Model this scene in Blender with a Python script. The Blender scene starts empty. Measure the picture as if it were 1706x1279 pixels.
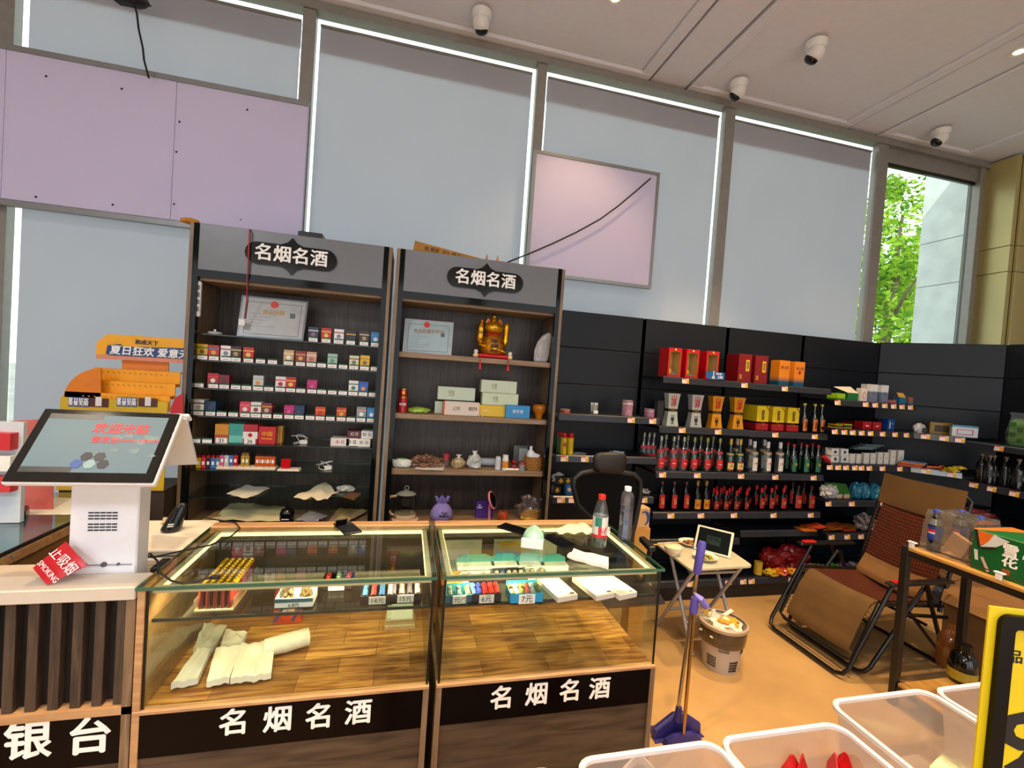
import bpy, bmesh, math, random
from mathutils import Vector, Matrix, noise
random.seed(7)
S = bpy.context.scene
C = S.collection
PI = math.pi
H = 1.74
# ---------------------------------------------------------------- camera
cd = bpy.data.cameras.new('camera'); cam = bpy.data.objects.new('camera', cd); C.objects.link(cam)
YAW, PITCH, ROLL, FPX = 0.23095059, -0.02573517, -0.0697823, 747.43933
cd.sensor_width = 36; cd.lens = 36*FPX/1706; cd.clip_start = .02
RC = Matrix.Rotation(-YAW, 3, 'Z') @ Matrix.Rotation(PITCH, 3, 'X') @ Matrix.Rotation(ROLL, 3, 'Y')
cam.matrix_world = Matrix.Translation((0, 0, H)) @ (RC @ Matrix(((1,0,0),(0,0,-1),(0,1,0)))).to_4x4()
S.camera = cam
# ---------------------------------------------------------------- world, exposure
S.view_settings.view_transform = 'Standard'; S.view_settings.look = 'None'
S.view_settings.gamma = 1; S.view_settings.use_curve_mapping = False
S.view_settings.exposure = 0.0
W = bpy.data.worlds.new('sky'); S.world = W; W.use_nodes = True
W.node_tree.nodes['Background'].inputs[0].default_value = (.93, .97, 1, 1)
W.node_tree.nodes['Background'].inputs[1].default_value = 2.2
S.cycles.transparent_max_bounces = 24
S.cycles.max_bounces = 8
S.cycles.sample_clamp_indirect = 4
sd = bpy.data.lights.new('sun', 'SUN'); sd.energy = 5; sd.angle = .02; sd.color = (1, .95, .82)
so = bpy.data.objects.new('sun', sd); C.objects.link(so); so.rotation_euler = (math.radians(42), 0, math.radians(-28))
def lamp(x, y, z, p, col=(1, .74, .42), r=.06, spot=None):
    l = bpy.data.lights.new('downlight_or_fill', 'SPOT' if spot else 'AREA')
    if spot: l.spot_size = math.radians(spot); l.spot_blend = .6; l.shadow_soft_size = r
    else: l.shape = 'DISK'; l.size = 2*r
    l.energy = p; l.color = col
    o = bpy.data.objects.new('downlight_or_fill', l); C.objects.link(o); o.location = (x, y, z)
    return o
WARM = (1, .70, .36)
for x, y, p, sp in ((2.6, 2.5, 430, 75), (1.25, 2.99, 60, 90), (4.15, 2.43, 60, 90), (1.2, 1.0, 330, 70), (-.3, 1.2, 260, 70), (2.6, .9, 330, 70), (-1.3, 1.0, 200, 70), (.3, .0, 120, 100), (-2.6, .4, 120, 100), (2.2, -.6, 120, 100)):
    lamp(x, y, 4.3, p, WARM if y > .9 else (1, .82, .6), .05, sp)
for x in (-3, 0.5, 4):
    o = lamp(x, -2.2, 4.2, 150 if x < 0 else 50, (.84, .90, 1), .7)  # cool area lamps added as front fill, not ceiling fixtures
# ---------------------------------------------------------------- maths
def ray(x, y): return RC @ Vector(((x-853)/FPX, 1, (639.5-y)/FPX))
def at(x, y, Y=None, Z=None, X=None):
    d = ray(x, y)
    if Y is not None: d = d*(Y/d.y)
    elif Z is not None: d = d*((Z-H)/d.z)
    else: d = d*(X/d.x)
    return Vector((d.x, d.y, d.z+H))
def lin(c):
    if isinstance(c, str): c = tuple(int(c[i:i+2], 16) for i in (0, 2, 4))
    return tuple(((v/255)/12.92 if v <= 10 else ((v/255+.055)/1.055)**2.4) for v in c[:3])
# ---------------------------------------------------------------- materials
MT = {}
def mat(col, rough=.5, metal=0, var=.06, sc=18, emit=0, coat=0, spec=.5, bump=0):
    key = ('p', str(col), rough, metal, var, sc, emit, coat, spec, bump)
    if key in MT: return MT[key]
    m = bpy.data.materials.new('surface_'+(col if isinstance(col, str) else 'mix')); m.use_nodes = True
    N = m.node_tree.nodes; L = m.node_tree.links; b = N['Principled BSDF']
    c = lin(col)
    b.inputs['Roughness'].default_value = rough; b.inputs['Metallic'].default_value = metal
    b.inputs['Coat Weight'].default_value = coat; b.inputs['Specular IOR Level'].default_value = spec
    tc = N.new('ShaderNodeTexCoord'); nz = N.new('ShaderNodeTexNoise'); nz.inputs['Scale'].default_value = sc; nz.inputs['Detail'].default_value = 3
    L.new(tc.outputs['Object'], nz.inputs['Vector'])
    r = N.new('ShaderNodeValToRGB'); r.color_ramp.elements[0].position = .3; r.color_ramp.elements[1].position = .7
    r.color_ramp.elements[0].color = tuple(v*(1-var) for v in c)+(1,); r.color_ramp.elements[1].color = tuple(min(1, v*(1+var)) for v in c)+(1,)
    L.new(nz.outputs['Fac'], r.inputs['Fac']); L.new(r.outputs['Color'], b.inputs['Base Color'])
    if emit:
        L.new(r.outputs['Color'], b.inputs['Emission Color']); b.inputs['Emission Strength'].default_value = emit
    if bump:
        bp = N.new('ShaderNodeBump'); bp.inputs['Strength'].default_value = bump; bp.inputs['Distance'].default_value = .01
        L.new(nz.outputs['Fac'], bp.inputs['Height']); L.new(bp.outputs['Normal'], b.inputs['Normal'])
    MT[key] = m; return m
def wood(a, b_, axis='X', rough=.45, sc=6, stretch=14, key=''):
    k = ('w', a, b_, axis, rough, sc, stretch)
    if k in MT: return MT[k]
    m = bpy.data.materials.new('wood_grain'); m.use_nodes = True
    N = m.node_tree.nodes; L = m.node_tree.links; b = N['Principled BSDF']; b.inputs['Roughness'].default_value = rough
    tc = N.new('ShaderNodeTexCoord'); mp = N.new('ShaderNodeMapping')
    s = [sc*stretch]*3; s['XYZ'.index(axis)] = sc; mp.inputs['Scale'].default_value = s
    L.new(tc.outputs['Object'], mp.inputs['Vector'])
    nz = N.new('ShaderNodeTexNoise'); nz.inputs['Scale'].default_value = 1; nz.inputs['Detail'].default_value = 6; nz.inputs['Distortion'].default_value = .6
    L.new(mp.outputs['Vector'], nz.inputs['Vector'])
    r = N.new('ShaderNodeValToRGB'); r.color_ramp.elements[0].position = .32; r.color_ramp.elements[1].position = .68
    r.color_ramp.elements[0].color = lin(a)+(1,); r.color_ramp.elements[1].color = lin(b_)+(1,)
    L.new(nz.outputs['Fac'], r.inputs['Fac']); L.new(r.outputs['Color'], b.inputs['Base Color'])
    MT[k] = m; return m
def parquet(a, b_, c_, d_):
    k = ('parq', a, b_)
    if k in MT: return MT[k]
    m = bpy.data.materials.new('parquet_print'); m.use_nodes = True
    N = m.node_tree.nodes; L = m.node_tree.links; b = N['Principled BSDF']; b.inputs['Roughness'].default_value = .3
    tc = N.new('ShaderNodeTexCoord')
    br = N.new('ShaderNodeTexBrick'); br.inputs['Scale'].default_value = 1; br.inputs['Brick Width'].default_value = .26; br.inputs['Row Height'].default_value = .085
    br.inputs['Mortar Size'].default_value = .0008; br.inputs['Color1'].default_value = lin(a)+(1,); br.inputs['Color2'].default_value = lin(b_)+(1,); br.inputs['Mortar'].default_value = lin(c_)+(1,)
    L.new(tc.outputs['Object'], br.inputs['Vector'])
    mp = N.new('ShaderNodeMapping'); mp.inputs['Scale'].default_value = (5, 60, 5); L.new(tc.outputs['Object'], mp.inputs['Vector'])
    nz = N.new('ShaderNodeTexNoise'); nz.inputs['Scale'].default_value = 1; nz.inputs['Detail'].default_value = 6; nz.inputs['Distortion'].default_value = 1; L.new(mp.outputs['Vector'], nz.inputs['Vector'])
    r = N.new('ShaderNodeValToRGB'); r.color_ramp.elements[0].position = .35; r.color_ramp.elements[1].position = .62
    r.color_ramp.elements[0].color = lin(d_)+(1,); r.color_ramp.elements[1].color = (1, 1, 1, 1); L.new(nz.outputs['Fac'], r.inputs['Fac'])
    mx = N.new('ShaderNodeMix'); mx.data_type = 'RGBA'; mx.blend_type = 'MULTIPLY'; mx.inputs[0].default_value = .85
    L.new(br.outputs['Color'], mx.inputs[6]); L.new(r.outputs['Color'], mx.inputs[7]); L.new(mx.outputs[2], b.inputs['Base Color'])
    MT[k] = m; return m
def glass(tint='f2fbf6', gl=.04, rough=.0, solid=0):
    """clear thin glass or plastic: transparent with a Fresnel reflection; solid adds a milky diffuse share"""
    k = ('g', tint, gl, rough, solid)
    if k in MT: return MT[k]
    m = bpy.data.materials.new('clear_glass'); m.use_nodes = True
    N = m.node_tree.nodes; L = m.node_tree.links; N.remove(N['Principled BSDF']); out = N['Material Output']
    t = N.new('ShaderNodeBsdfTransparent'); t.inputs[0].default_value = lin(tint)+(1,)
    g = N.new('ShaderNodeBsdfGlossy'); g.inputs['Roughness'].default_value = rough
    fr = N.new('ShaderNodeLayerWeight'); fr.inputs['Blend'].default_value = .5
    pw = N.new('ShaderNodeMath'); pw.operation = 'POWER'; pw.inputs[1].default_value = 4.5; L.new(fr.outputs['Facing'], pw.inputs[0])
    ad = N.new('ShaderNodeMath'); ad.operation = 'ADD'; ad.inputs[1].default_value = gl+.03; ad.use_clamp = True; L.new(pw.outputs[0], ad.inputs[0])
    mx = N.new('ShaderNodeMixShader'); L.new(ad.outputs[0], mx.inputs[0]); L.new(g.outputs[0], mx.inputs[2])
    if solid:
        d = N.new('ShaderNodeBsdfDiffuse'); d.inputs[0].default_value = lin(tint)+(1,)
        tr = N.new('ShaderNodeBsdfTranslucent'); tr.inputs[0].default_value = lin(tint)+(1,)
        a1 = N.new('ShaderNodeMixShader'); a1.inputs[0].default_value = .5; L.new(d.outputs[0], a1.inputs[1]); L.new(tr.outputs[0], a1.inputs[2])
        a2 = N.new('ShaderNodeMixShader'); a2.inputs[0].default_value = solid; L.new(t.outputs[0], a2.inputs[1]); L.new(a1.outputs[0], a2.inputs[2])
        L.new(a2.outputs[0], mx.inputs[1])
    else: L.new(t.outputs[0], mx.inputs[1])
    L.new(mx.outputs[0], out.inputs[0]); MT[k] = m; return m
def fabric(col, trans, rough=.9):
    k = ('f', col, trans)
    if k in MT: return MT[k]
    m = bpy.data.materials.new('blind_fabric'); m.use_nodes = True
    N = m.node_tree.nodes; L = m.node_tree.links; N.remove(N['Principled BSDF']); out = N['Material Output']
    tc = N.new('ShaderNodeTexCoord'); nz = N.new('ShaderNodeTexNoise'); nz.inputs['Scale'].default_value = 1.3; L.new(tc.outputs['Object'], nz.inputs[0])
    r = N.new('ShaderNodeValToRGB'); c = lin(col); r.color_ramp.elements[0].color = tuple(v*.93 for v in c)+(1,); r.color_ramp.elements[1].color = tuple(v*1.05 for v in c)+(1,); L.new(nz.outputs[0], r.inputs[0])
    d = N.new('ShaderNodeBsdfDiffuse'); t = N.new('ShaderNodeBsdfTranslucent'); mx = N.new('ShaderNodeMixShader'); mx.inputs[0].default_value = trans
    L.new(r.outputs[0], d.inputs[0]); L.new(r.outputs[0], t.inputs[0]); L.new(d.outputs[0], mx.inputs[1]); L.new(t.outputs[0], mx.inputs[2]); L.new(mx.outputs[0], out.inputs[0])
    MT[k] = m; return m
def gradient(lo, hi, z0, z1, rough=.3):
    k = ('gr', lo, hi, z0, z1)
    if k in MT: return MT[k]
    m = mat(hi, rough, sc=17.7+len(MT)*.01); N = m.node_tree.nodes; L = m.node_tree.links
    tc = N.new('ShaderNodeTexCoord'); sp = N.new('ShaderNodeSeparateXYZ'); L.new(tc.outputs['Object'], sp.inputs[0])
    mr = N.new('ShaderNodeMapRange'); mr.inputs[1].default_value = z0; mr.inputs[2].default_value = z1; L.new(sp.outputs[2], mr.inputs[0])
    r = N.new('ShaderNodeValToRGB'); r.color_ramp.elements[0].color = lin(lo)+(1,); r.color_ramp.elements[1].color = lin(hi)+(1,)
    L.new(mr.outputs[0], r.inputs[0]); L.new(r.outputs[0], N['Principled BSDF'].inputs['Base Color'])
    MT[k] = m; return m
# ---------------------------------------------------------------- mesh builder
class MB:
    def __init__(s): s.v = []; s.f = []; s.m = []
    def add(s, vs, fs, m=0):
        n = len(s.v); s.v += [tuple(v) for v in vs]; s.f += [tuple(i+n for i in f) for f in fs]; s.m += [m]*len(fs); return s
    def box(s, x0, x1, y0, y1, z0, z1, m=0):
        return s.add([(x, y, z) for x in (x0, x1) for y in (y0, y1) for z in (z0, z1)], [(0,1,3,2),(4,6,7,5),(0,4,5,1),(2,3,7,6),(0,2,6,4),(1,5,7,3)], m)
    def obox(s, c, size, R=None, m=0):
        c = Vector(c); vs = []
        for x in (-.5, .5):
            for y in (-.5, .5):
                for z in (-.5, .5):
                    p = Vector((x*size[0], y*size[1], z*size[2])); vs.append(c+(R@p if R else p))
        return s.add(vs, [(0,1,3,2),(4,6,7,5),(0,4,5,1),(2,3,7,6),(0,2,6,4),(1,5,7,3)], m)
    def bar(s, a, b, w, d=None, m=0, up=(0,0,1)):
        a = Vector(a); b = Vector(b); d = d or w; t = (b-a).normalized(); u = Vector(up)
        if abs(t.dot(u)) > .95: u = Vector((0,1,0))
        x = t.cross(u).normalized(); y = x.cross(t)
        vs = [p+x*i*w/2+y*j*d/2 for p in (a, b) for i, j in ((-1,-1),(1,-1),(1,1),(-1,1))]
        return s.add(vs, [(0,3,2,1),(4,5,6,7),(0,1,5,4),(1,2,6,5),(2,3,7,6),(3,0,4,7)], m)
    def hull(s, q, n, t, m=0):
        """polygon q (list of points) extruded by vector n*t"""
        k = len(q); n = Vector(n)*t; q = [Vector(p) for p in q]
        fs = [tuple(range(k))[::-1], tuple(range(k, 2*k))]+[(i, (i+1)%k, k+(i+1)%k, k+i) for i in range(k)]
        return s.add(q+[p+n for p in q], fs, m)
    def tube(s, pts, r, n=8, m=0, closed=False):
        pts = [Vector(p) for p in pts]; rings = []; K = len(pts)
        t0 = (pts[1]-pts[0]).normalized(); u = t0.cross(Vector((.13, .27, 1))).normalized()
        for i, p in enumerate(pts):
            if closed: t = (pts[(i+1)%K]-pts[i-1]).normalized()
            else: t = (pts[min(i+1, K-1)]-pts[max(i-1, 0)]).normalized()
            u = (u-t*u.dot(t)).normalized(); w = t.cross(u); rr = r[i] if isinstance(r, (list, tuple)) else r
            rings.append([p+(u*math.cos(2*PI*k/n)+w*math.sin(2*PI*k/n))*rr for k in range(n)])
        vs = [q for R in rings for q in R]; fs = []
        for i in range(K if closed else K-1):
            j = (i+1)%K
            for k in range(n): fs.append((i*n+k, i*n+(k+1)%n, j*n+(k+1)%n, j*n+k))
        if not closed: fs += [tuple(range(n))[::-1], tuple((K-1)*n+k for k in range(n))]
        return s.add(vs, fs, m)
    def lathe(s, prof, c=(0,0,0), n=16, m=0, a0=0, a1=2*PI, sx=1, sy=1, cap=True):
        full = abs(a1-a0-2*PI) < 1e-6; K = n if full else n+1; vs = []; fs = []
        for r, z in prof:
            for k in range(K):
                a = a0+(a1-a0)*k/n; vs.append((c[0]+r*sx*math.cos(a), c[1]+r*sy*math.sin(a), c[2]+z))
        for i in range(len(prof)-1):
            for k in range(n): fs.append((i*K+k, i*K+(k+1)%K, (i+1)*K+(k+1)%K, (i+1)*K+k))
        if full and cap: fs += [tuple(range(K))[::-1], tuple((len(prof)-1)*K+k for k in range(K))]
        return s.add(vs, fs, m)
    def loft(s, secs, m=0, c=(0,0)):
        vs = []; fs = []
        for z, hx, hy in secs: vs += [(c[0]-hx, c[1]-hy, z), (c[0]+hx, c[1]-hy, z), (c[0]+hx, c[1]+hy, z), (c[0]-hx, c[1]+hy, z)]
        for i in range(len(secs)-1):
            for k in range(4): fs.append((i*4+k, i*4+(k+1)%4, i*4+4+(k+1)%4, i*4+4+k))
        n = len(secs)*4; fs += [(3,2,1,0), (n-4,n-3,n-2,n-1)]
        return s.add(vs, fs, m)
    def blob(s, c, r, amp=.12, seed=0, sub=3, m=0, flat=True, freq=3):
        bm = bmesh.new(); bmesh.ops.create_icosphere(bm, subdivisions=sub, radius=1); vs = []
        for v in bm.verts:
            d = 1+amp*2*noise.noise(v.co*freq+Vector((seed*7.3, seed*1.7, 0)))+amp*noise.noise(v.co*freq*2.7+Vector((seed, 0, 5)))
            p = v.co*d; z = p.z*r[2]
            if flat: z = max(z, -r[2]*.8)
            vs.append((c[0]+p.x*r[0], c[1]+p.y*r[1], c[2]+z+(r[2]*.8 if flat else 0)))
        fs = [tuple(v.index for v in f.verts) for f in bm.faces]; bm.free()
        return s.add(vs, fs, m)
    def sheet(s, q, nx=10, ny=10, amp=.01, seed=0, m=0, t=.001, freq=3):
        """quad q (4 corners) as a thin wavy sheet"""
        q = [Vector(p) for p in q]; nn = (q[1]-q[0]).cross(q[3]-q[0]).normalized(); vs = []
        for off in (0, -t):
            for j in range(ny+1):
                for i in range(nx+1):
                    u = i/nx; v = j/ny; p = q[0]*(1-u)*(1-v)+q[1]*u*(1-v)+q[2]*u*v+q[3]*(1-u)*v
                    vs.append(p+nn*(off+amp*noise.noise(Vector((u*freq+seed*3.1, v*freq, seed)))))
        fs = []; A = (nx+1)*(ny+1); w = nx+1
        for j in range(ny):
            for i in range(nx):
                a = j*w+i; fs.append((a, a+1, a+w+1, a+w)); fs.append((A+a, A+a+w, A+a+w+1, A+a+1))
        for i in range(nx): fs.append((i+1, i, A+i, A+i+1)); k = ny*w+i; fs.append((k, k+1, A+k+1, A+k))
        for j in range(ny): a = j*w; fs.append((a, a+w, A+a+w, A+a)); k = a+nx; fs.append((k+w, k, A+k, A+k+w))
        return s.add(vs, fs, m)
    def build(s, name, mats, parent=None, smooth=False, bevel=0, label=None, seg=1):
        me = bpy.data.meshes.new(name); me.from_pydata(s.v, [], s.f); me.update()
        if not isinstance(mats, (list, tuple)): mats = [mats]
        for x in mats: me.materials.append(x)
        if len(mats) > 1: me.polygons.foreach_set('material_index', s.m)
        o = bpy.data.objects.new(name, me); C.objects.link(o)
        if parent: o.parent = parent
        if smooth:
            me.polygons.foreach_set('use_smooth', [True]*len(me.polygons)); me.set_sharp_from_angle(angle=math.radians(38))
        if bevel:
            b = o.modifiers.new('bevel', 'BEVEL'); b.width = bevel; b.segments = seg; b.limit_method = 'ANGLE'; b.angle_limit = math.radians(50)
        if label: o['label'] = label
        return o
def tag(o, label=None, cat=None, group=None, kind=None):
    for k, v in (('label', label), ('category', cat), ('group', group), ('kind', kind)):
        if v: o[k] = v
    return o
def thing(name, label, cat, loc=(0,0,0), rz=0, group=None):
    o = bpy.data.objects.new(name, None); o.empty_display_size = .05; C.objects.link(o)
    o.location = loc; o.rotation_euler = (0, 0, rz); return tag(o, label, cat, group)
KIDS = {}
def dup(root, loc, rz=0, label=None, group=None):
    r = root.copy(); C.objects.link(r); r.location = loc; r.rotation_euler = (0, 0, rz)
    if label: r['label'] = label
    if group: r['group'] = group
    for ch in list(root.children):
        c = ch.copy(); C.objects.link(c); c.parent = r
        for g in list(ch.children):
            d = g.copy(); C.objects.link(d); d.parent = c
    return r
PROTO = {}
def place(key, fn, loc, rz, label, group=None):
    if key not in PROTO:
        r = fn(); PROTO[key] = r; r.location = loc; r.rotation_euler = (0, 0, rz); r['label'] = label
        if group: r['group'] = group
        return r
    r = dup(PROTO[key], loc, rz, label, group)
    if not group and 'group' in r: del r['group']
    return r
def rebase(o):
    """world-authored thing: move its Empty to the base centre of its parts"""
    kids = [o]+list(o.children_recursive); pts = []
    for k in kids:
        if k.type == 'MESH':
            pts += [k.matrix_basis @ v.co if k.matrix_basis != Matrix() else v.co for v in k.data.vertices]
    if not pts: return o
    b = Vector(((min(p.x for p in pts)+max(p.x for p in pts))/2, (min(p.y for p in pts)+max(p.y for p in pts))/2, min(p.z for p in pts)))
    def sh(x):
        for k in x.children:
            if k.matrix_basis != Matrix(): k.location -= b
            else:
                if k.type == 'MESH' and 'sh' not in k.data: k.data.transform(Matrix.Translation(-b)); k.data['sh'] = 1
                sh(k)
    if o.type == 'MESH': o.data.transform(Matrix.Translation(-b))
    sh(o); o.location = b
    return o
TX = {}
def tmesh(s, size, bold, ext, align, shear=0):
    k = (s, round(size, 4), bold, ext, align, shear)
    if k in TX: return TX[k]
    c = bpy.data.curves.new('t', 'FONT'); c.body = s; c.size = size; c.extrude = ext; c.align_x = align; c.align_y = 'CENTER'
    c.resolution_u = 2; c.shear = shear; c.space_line = .85
    o = bpy.data.objects.new('t', c); m = bpy.data.meshes.new_from_object(o); bpy.data.objects.remove(o); bpy.data.curves.remove(c)
    if bold > .012:
        co = [v.co.copy() for v in m.vertices]; fs = [tuple(p.vertices) for p in m.polygons]; vs = []; ff = []
        for i, (a, b) in enumerate(((0, 0), (1, 0), (-1, 0), (0, 1), (0, -1))):
            n = len(vs); vs += [(v.x+a*bold*size*.9, v.y+b*bold*size*.7, v.z+i*.00002) for v in co]; ff += [tuple(j+n for j in f) for f in fs]
        m = bpy.data.meshes.new('t'); m.from_pydata(vs, [], ff)
    TX[k] = m; return m
def txt(s, size, m, parent, loc, rot=(PI/2, 0, 0), bold=.02, ext=.0006, name='lettering', align='CENTER', shear=0, R=None):
    me = tmesh(s, size, bold, ext, align, shear).copy(); me.materials.clear(); me.materials.append(m)
    M = Matrix.Translation(loc) @ (R.to_4x4() if R else (Matrix.Rotation(rot[2], 4, 'Z') @ Matrix.Rotation(rot[1], 4, 'Y') @ Matrix.Rotation(rot[0], 4, 'X')))
    me.transform(M); me.name = name
    o = bpy.data.objects.new(name, me); C.objects.link(o); o.parent = parent
    return o
ORD = ['first', 'second', 'third', 'fourth', 'fifth', 'sixth', 'seventh', 'eighth', 'ninth', 'tenth', 'eleventh', 'twelfth', 'thirteenth', 'fourteenth', 'fifteenth', 'sixteenth', 'seventeenth', 'eighteenth']
# common materials
BLACK = mat('0b0b0d', .25); WHITE = mat('ecebe6', .5); PLASTIC_W = mat('e4e2dd', .35); CHROME = mat('c8c8c8', .15, 1)
RED = mat('b3121a', .4); INK = mat('151313', .6); CREAM = mat('efe6cf', .7); GOLD = mat('d79a1e', .28, .85, var=.15)
CW = mat('f4f1ea', .5)

# ================================================================ SETTING
# floor
m = mat('b08a58', .22, var=.16, sc=2.2, bump=.0)
fl = tag(MB().box(-6, 7, -5, 3.95, -.05, 0).build('floor', m), kind='structure')
# ceiling
CG = mat('dcdadf', .5, var=.02); DARK = mat('17110d', .8)
ce = tag(MB().box(-6, 7, -5, 3.77, 4.46, 4.55).build('ceiling', DARK), kind='structure')
def tray(x0, x1, y0, y1, rim=.10, z=4.37):
    b = MB()
    b.box(x0, x1, y0, y0+rim, z, z+.1).box(x0, x1, y1-rim, y1, z, z+.1).box(x0, x0+rim, y0+rim, y1-rim, z, z+.1).box(x1-rim, x1, y0+rim, y1-rim, z, z+.1)
    b.box(x0+rim, x1-rim, y0+rim, y1-rim, z+.025, z+.1)
    return b.build('ceiling_panel', CG, ce, bevel=.008)
g = .012
for x0, x1 in ((-5.9, -2.9), (-2.54, 1.91-g), (2.27+g, 4.09-g), (4.45+g, 5.70-g)):
    for y0, y1 in ((-4.9, -2.1), (-2.1+g, .7), (.7+g, 3.69)): tray(x0, x1, y0, y1)
for x0, x1 in ((-2.9+g, -2.54-g), (1.91+g, 2.27-g), (4.09+g, 4.45-g), (5.70+g, 6.06-g)):
    MB().box(x0, x1, -4.9, 3.69, 4.38, 4.46).build('ceiling_strip', CG, ce, bevel=.006)
MB().box(-6, 7, 3.715, 3.75, 4.365, 4.46).build('ceiling_strip', CG, ce)
MB().box(6.085, 7, -4.9, 3.70, 4.375, 4.46).build('ceiling_strip', CG, ce)
# walls
WM = mat('bdb5a8', .8, var=.03)
wb = tag(MB().box(-6, 7, 3.66, 3.95, 0, .25).box(-6, 7, 3.75, 3.765, 4.32, 4.46).build('wall_back', mat('a9a49a', .6)), kind='structure')
tag(MB().box(-6.1, -6, -5, 3.95, 0, 4.5).build('wall_left', WM), kind='structure')
FR = mat('8f8b84', .45, .3)
header = tag(MB().box(-6, 6.1, 3.65, 3.75, 4.305, 4.36).build('trim_1', FR), kind='structure')
wf = MB()
for x0, x1 in ((-6, -4.6), (-2.3, -1.9), (1.3, 1.7), (5.2, 7)): wf.box(x0, x1, -5.1, -5, 0, 3.6)
wf.box(-6, 7, -5.1, -5, 3.6, 4.5)
tag(wf.build('wall_front', WM), kind='structure')
# mullions
for i, (x0, x1) in enumerate(((-4.6, -4.5), (-2.72, -2.62), (-.905, -.815), (.895, .975), (2.70, 2.80), (4.49, 4.62), (5.90, 5.97))):
    tag(MB().box(x0, x1, 3.66, 3.735, .25, 4.305).build('trim_%d' % (i+2), FR, bevel=.004), kind='structure')
panes = ((-6, -4.6), (-4.5, -2.72), (-2.62, -.905), (-.815, .895), (.975, 2.70), (2.80, 4.49), (4.62, 5.90))
for i, (x0, x1) in enumerate(panes):
    w = tag(MB().box(x0, x1, 3.742, 3.748, .25, 4.31).build('window_%d' % (i+1), glass('f4fbf8', .0)), kind='structure')
    if i == 6:
        MB().box(4.62, 5.90, 3.70, 3.74, 4.16, 4.31).build('window_frame', FR, w)
        MB().box(4.62, 5.90, 3.71, 3.74, 4.13, 4.16).build('window_seal', BLACK, w)
# roller blinds
FB = fabric('bdc0c9', .30)
for i, (x0, x1) in enumerate(((-5.98, -4.64), (-4.47, -2.79), (-2.57, -.925), (-.79, .862), (1.0, 2.665), (2.825, 4.455))):
    lab = ['pale grey roller blind at the far left, outside the left board', 'pale grey roller blind behind the left edge of the long lilac board', 'pale grey roller blind behind the long lilac board with a black cable in front',
           'widest visible pale grey roller blind between the two lilac boards', 'pale grey roller blind behind the square lilac board', 'plain pale grey roller blind beside the unshaded window'][i]
    t = thing('roller_blind', lab, 'blind')
    b = MB(); nx, nz = 40, 24; vs = []; fs = []
    for a in range(nz+1):
        for k in range(nx+1):
            x = x0+(x1-x0)*k/nx; z = .3+(4.23-.3)*a/nz
            vs.append((x, 3.712+.008*noise.noise(Vector((x*2.2, z*.35, i*3)))+.005*noise.noise(Vector((x*7, z*1.1, i))), z))
    for a in range(nz):
        for k in range(nx): q = a*(nx+1)+k; fs.append((q, q+1, q+nx+2, q+nx+1))
    b.add(vs, fs); b.build('fabric', FB, t, smooth=True)
    MB().box(x0, x1, 3.726, 3.728, 4.04, 4.23).build('shade_layer', fabric('9a9896', .12), t)  # extra layer added behind the blind top to imitate its shaded band
    MB().tube([(x0, 3.715, 4.236), (x1, 3.715, 4.236)], .012, 10).build('roller', mat('77736d', .5), t, smooth=True)
    rebase(t)
# gold clad column and right wall
GP = mat('bcae74', .34, .25, var=.1, sc=1.2)
wr = tag(MB().box(6.3, 6.4, -5, 3.95, 0, 4.5).build('wall_right', WM), kind='structure')
for z0, z1 in ((2.0, 3.15), (3.156, 3.42), (3.426, 4.36)):
    MB().box(6.02, 6.08, 3.43, 3.72, z0, z1).build('metal_panel', GP, wr, bevel=.002)
    MB().box(5.975, 6.016, 3.70, 3.76, z0, z1).build('metal_panel', mat('cfc7ae', .4), wr, bevel=.002)  # jamb panels: reflected daylight painted in as a paler colour
    MB().box(6.086, 6.9, 3.40, 3.43, z0, z1).build('metal_panel', GP, wr, bevel=.002)
MB().box(6.05, 6.10, 3.40, 3.70, 0, 2.0).build('metal_panel', GP, wr)
# outside: pale stone pier and trees
wo = tag(MB().box(5.97, 6.8, 3.80, 4.26, 0, 6).build('wall_outside', mat('b9bcb9', .5, var=.05, sc=4)), kind='structure')
SP = mat('d4d8d6', .25, var=.10, sc=6)
for z0, z1 in ((.02, 1.9), (1.91, 3.10), (3.11, 3.62), (3.63, 5.9)):
    MB().box(5.955, 5.97, 3.81, 4.25, z0, z1).build('stone_panel', SP, wo)
gr = tag(MB().box(-30, 40, 4, 40, -.2, -.1).build('ground_outside', mat('8a8c88', .9, var=.2, sc=.5)), kind='structure')
LEAF = []
for c_ in ('86ab2c', 'a4c840', '4f8428'):
    m = bpy.data.materials.new('leaf_green'); m.use_nodes = True; N = m.node_tree.nodes; L = m.node_tree.links; N.remove(N['Principled BSDF'])
    d = N.new('ShaderNodeBsdfDiffuse'); t_ = N.new('ShaderNodeBsdfTranslucent'); x = N.new('ShaderNodeMixShader'); x.inputs[0].default_value = .5
    tc = N.new('ShaderNodeTexCoord'); nz = N.new('ShaderNodeTexNoise'); nz.inputs['Scale'].default_value = 2; L.new(tc.outputs['Object'], nz.inputs[0]); rr = N.new('ShaderNodeValToRGB')
    rr.color_ramp.elements[0].color = tuple(v*.7 for v in lin(c_))+(1,); rr.color_ramp.elements[1].color = tuple(v*1.3 for v in lin(c_))+(1,); L.new(nz.outputs[0], rr.inputs[0])
    L.new(rr.outputs[0], d.inputs[0]); L.new(rr.outputs[0], t_.inputs[0]); L.new(d.outputs[0], x.inputs[1]); L.new(t_.outputs[0], x.inputs[2]); L.new(x.outputs[0], N['Material Output'].inputs[0]); LEAF.append(m)
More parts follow.
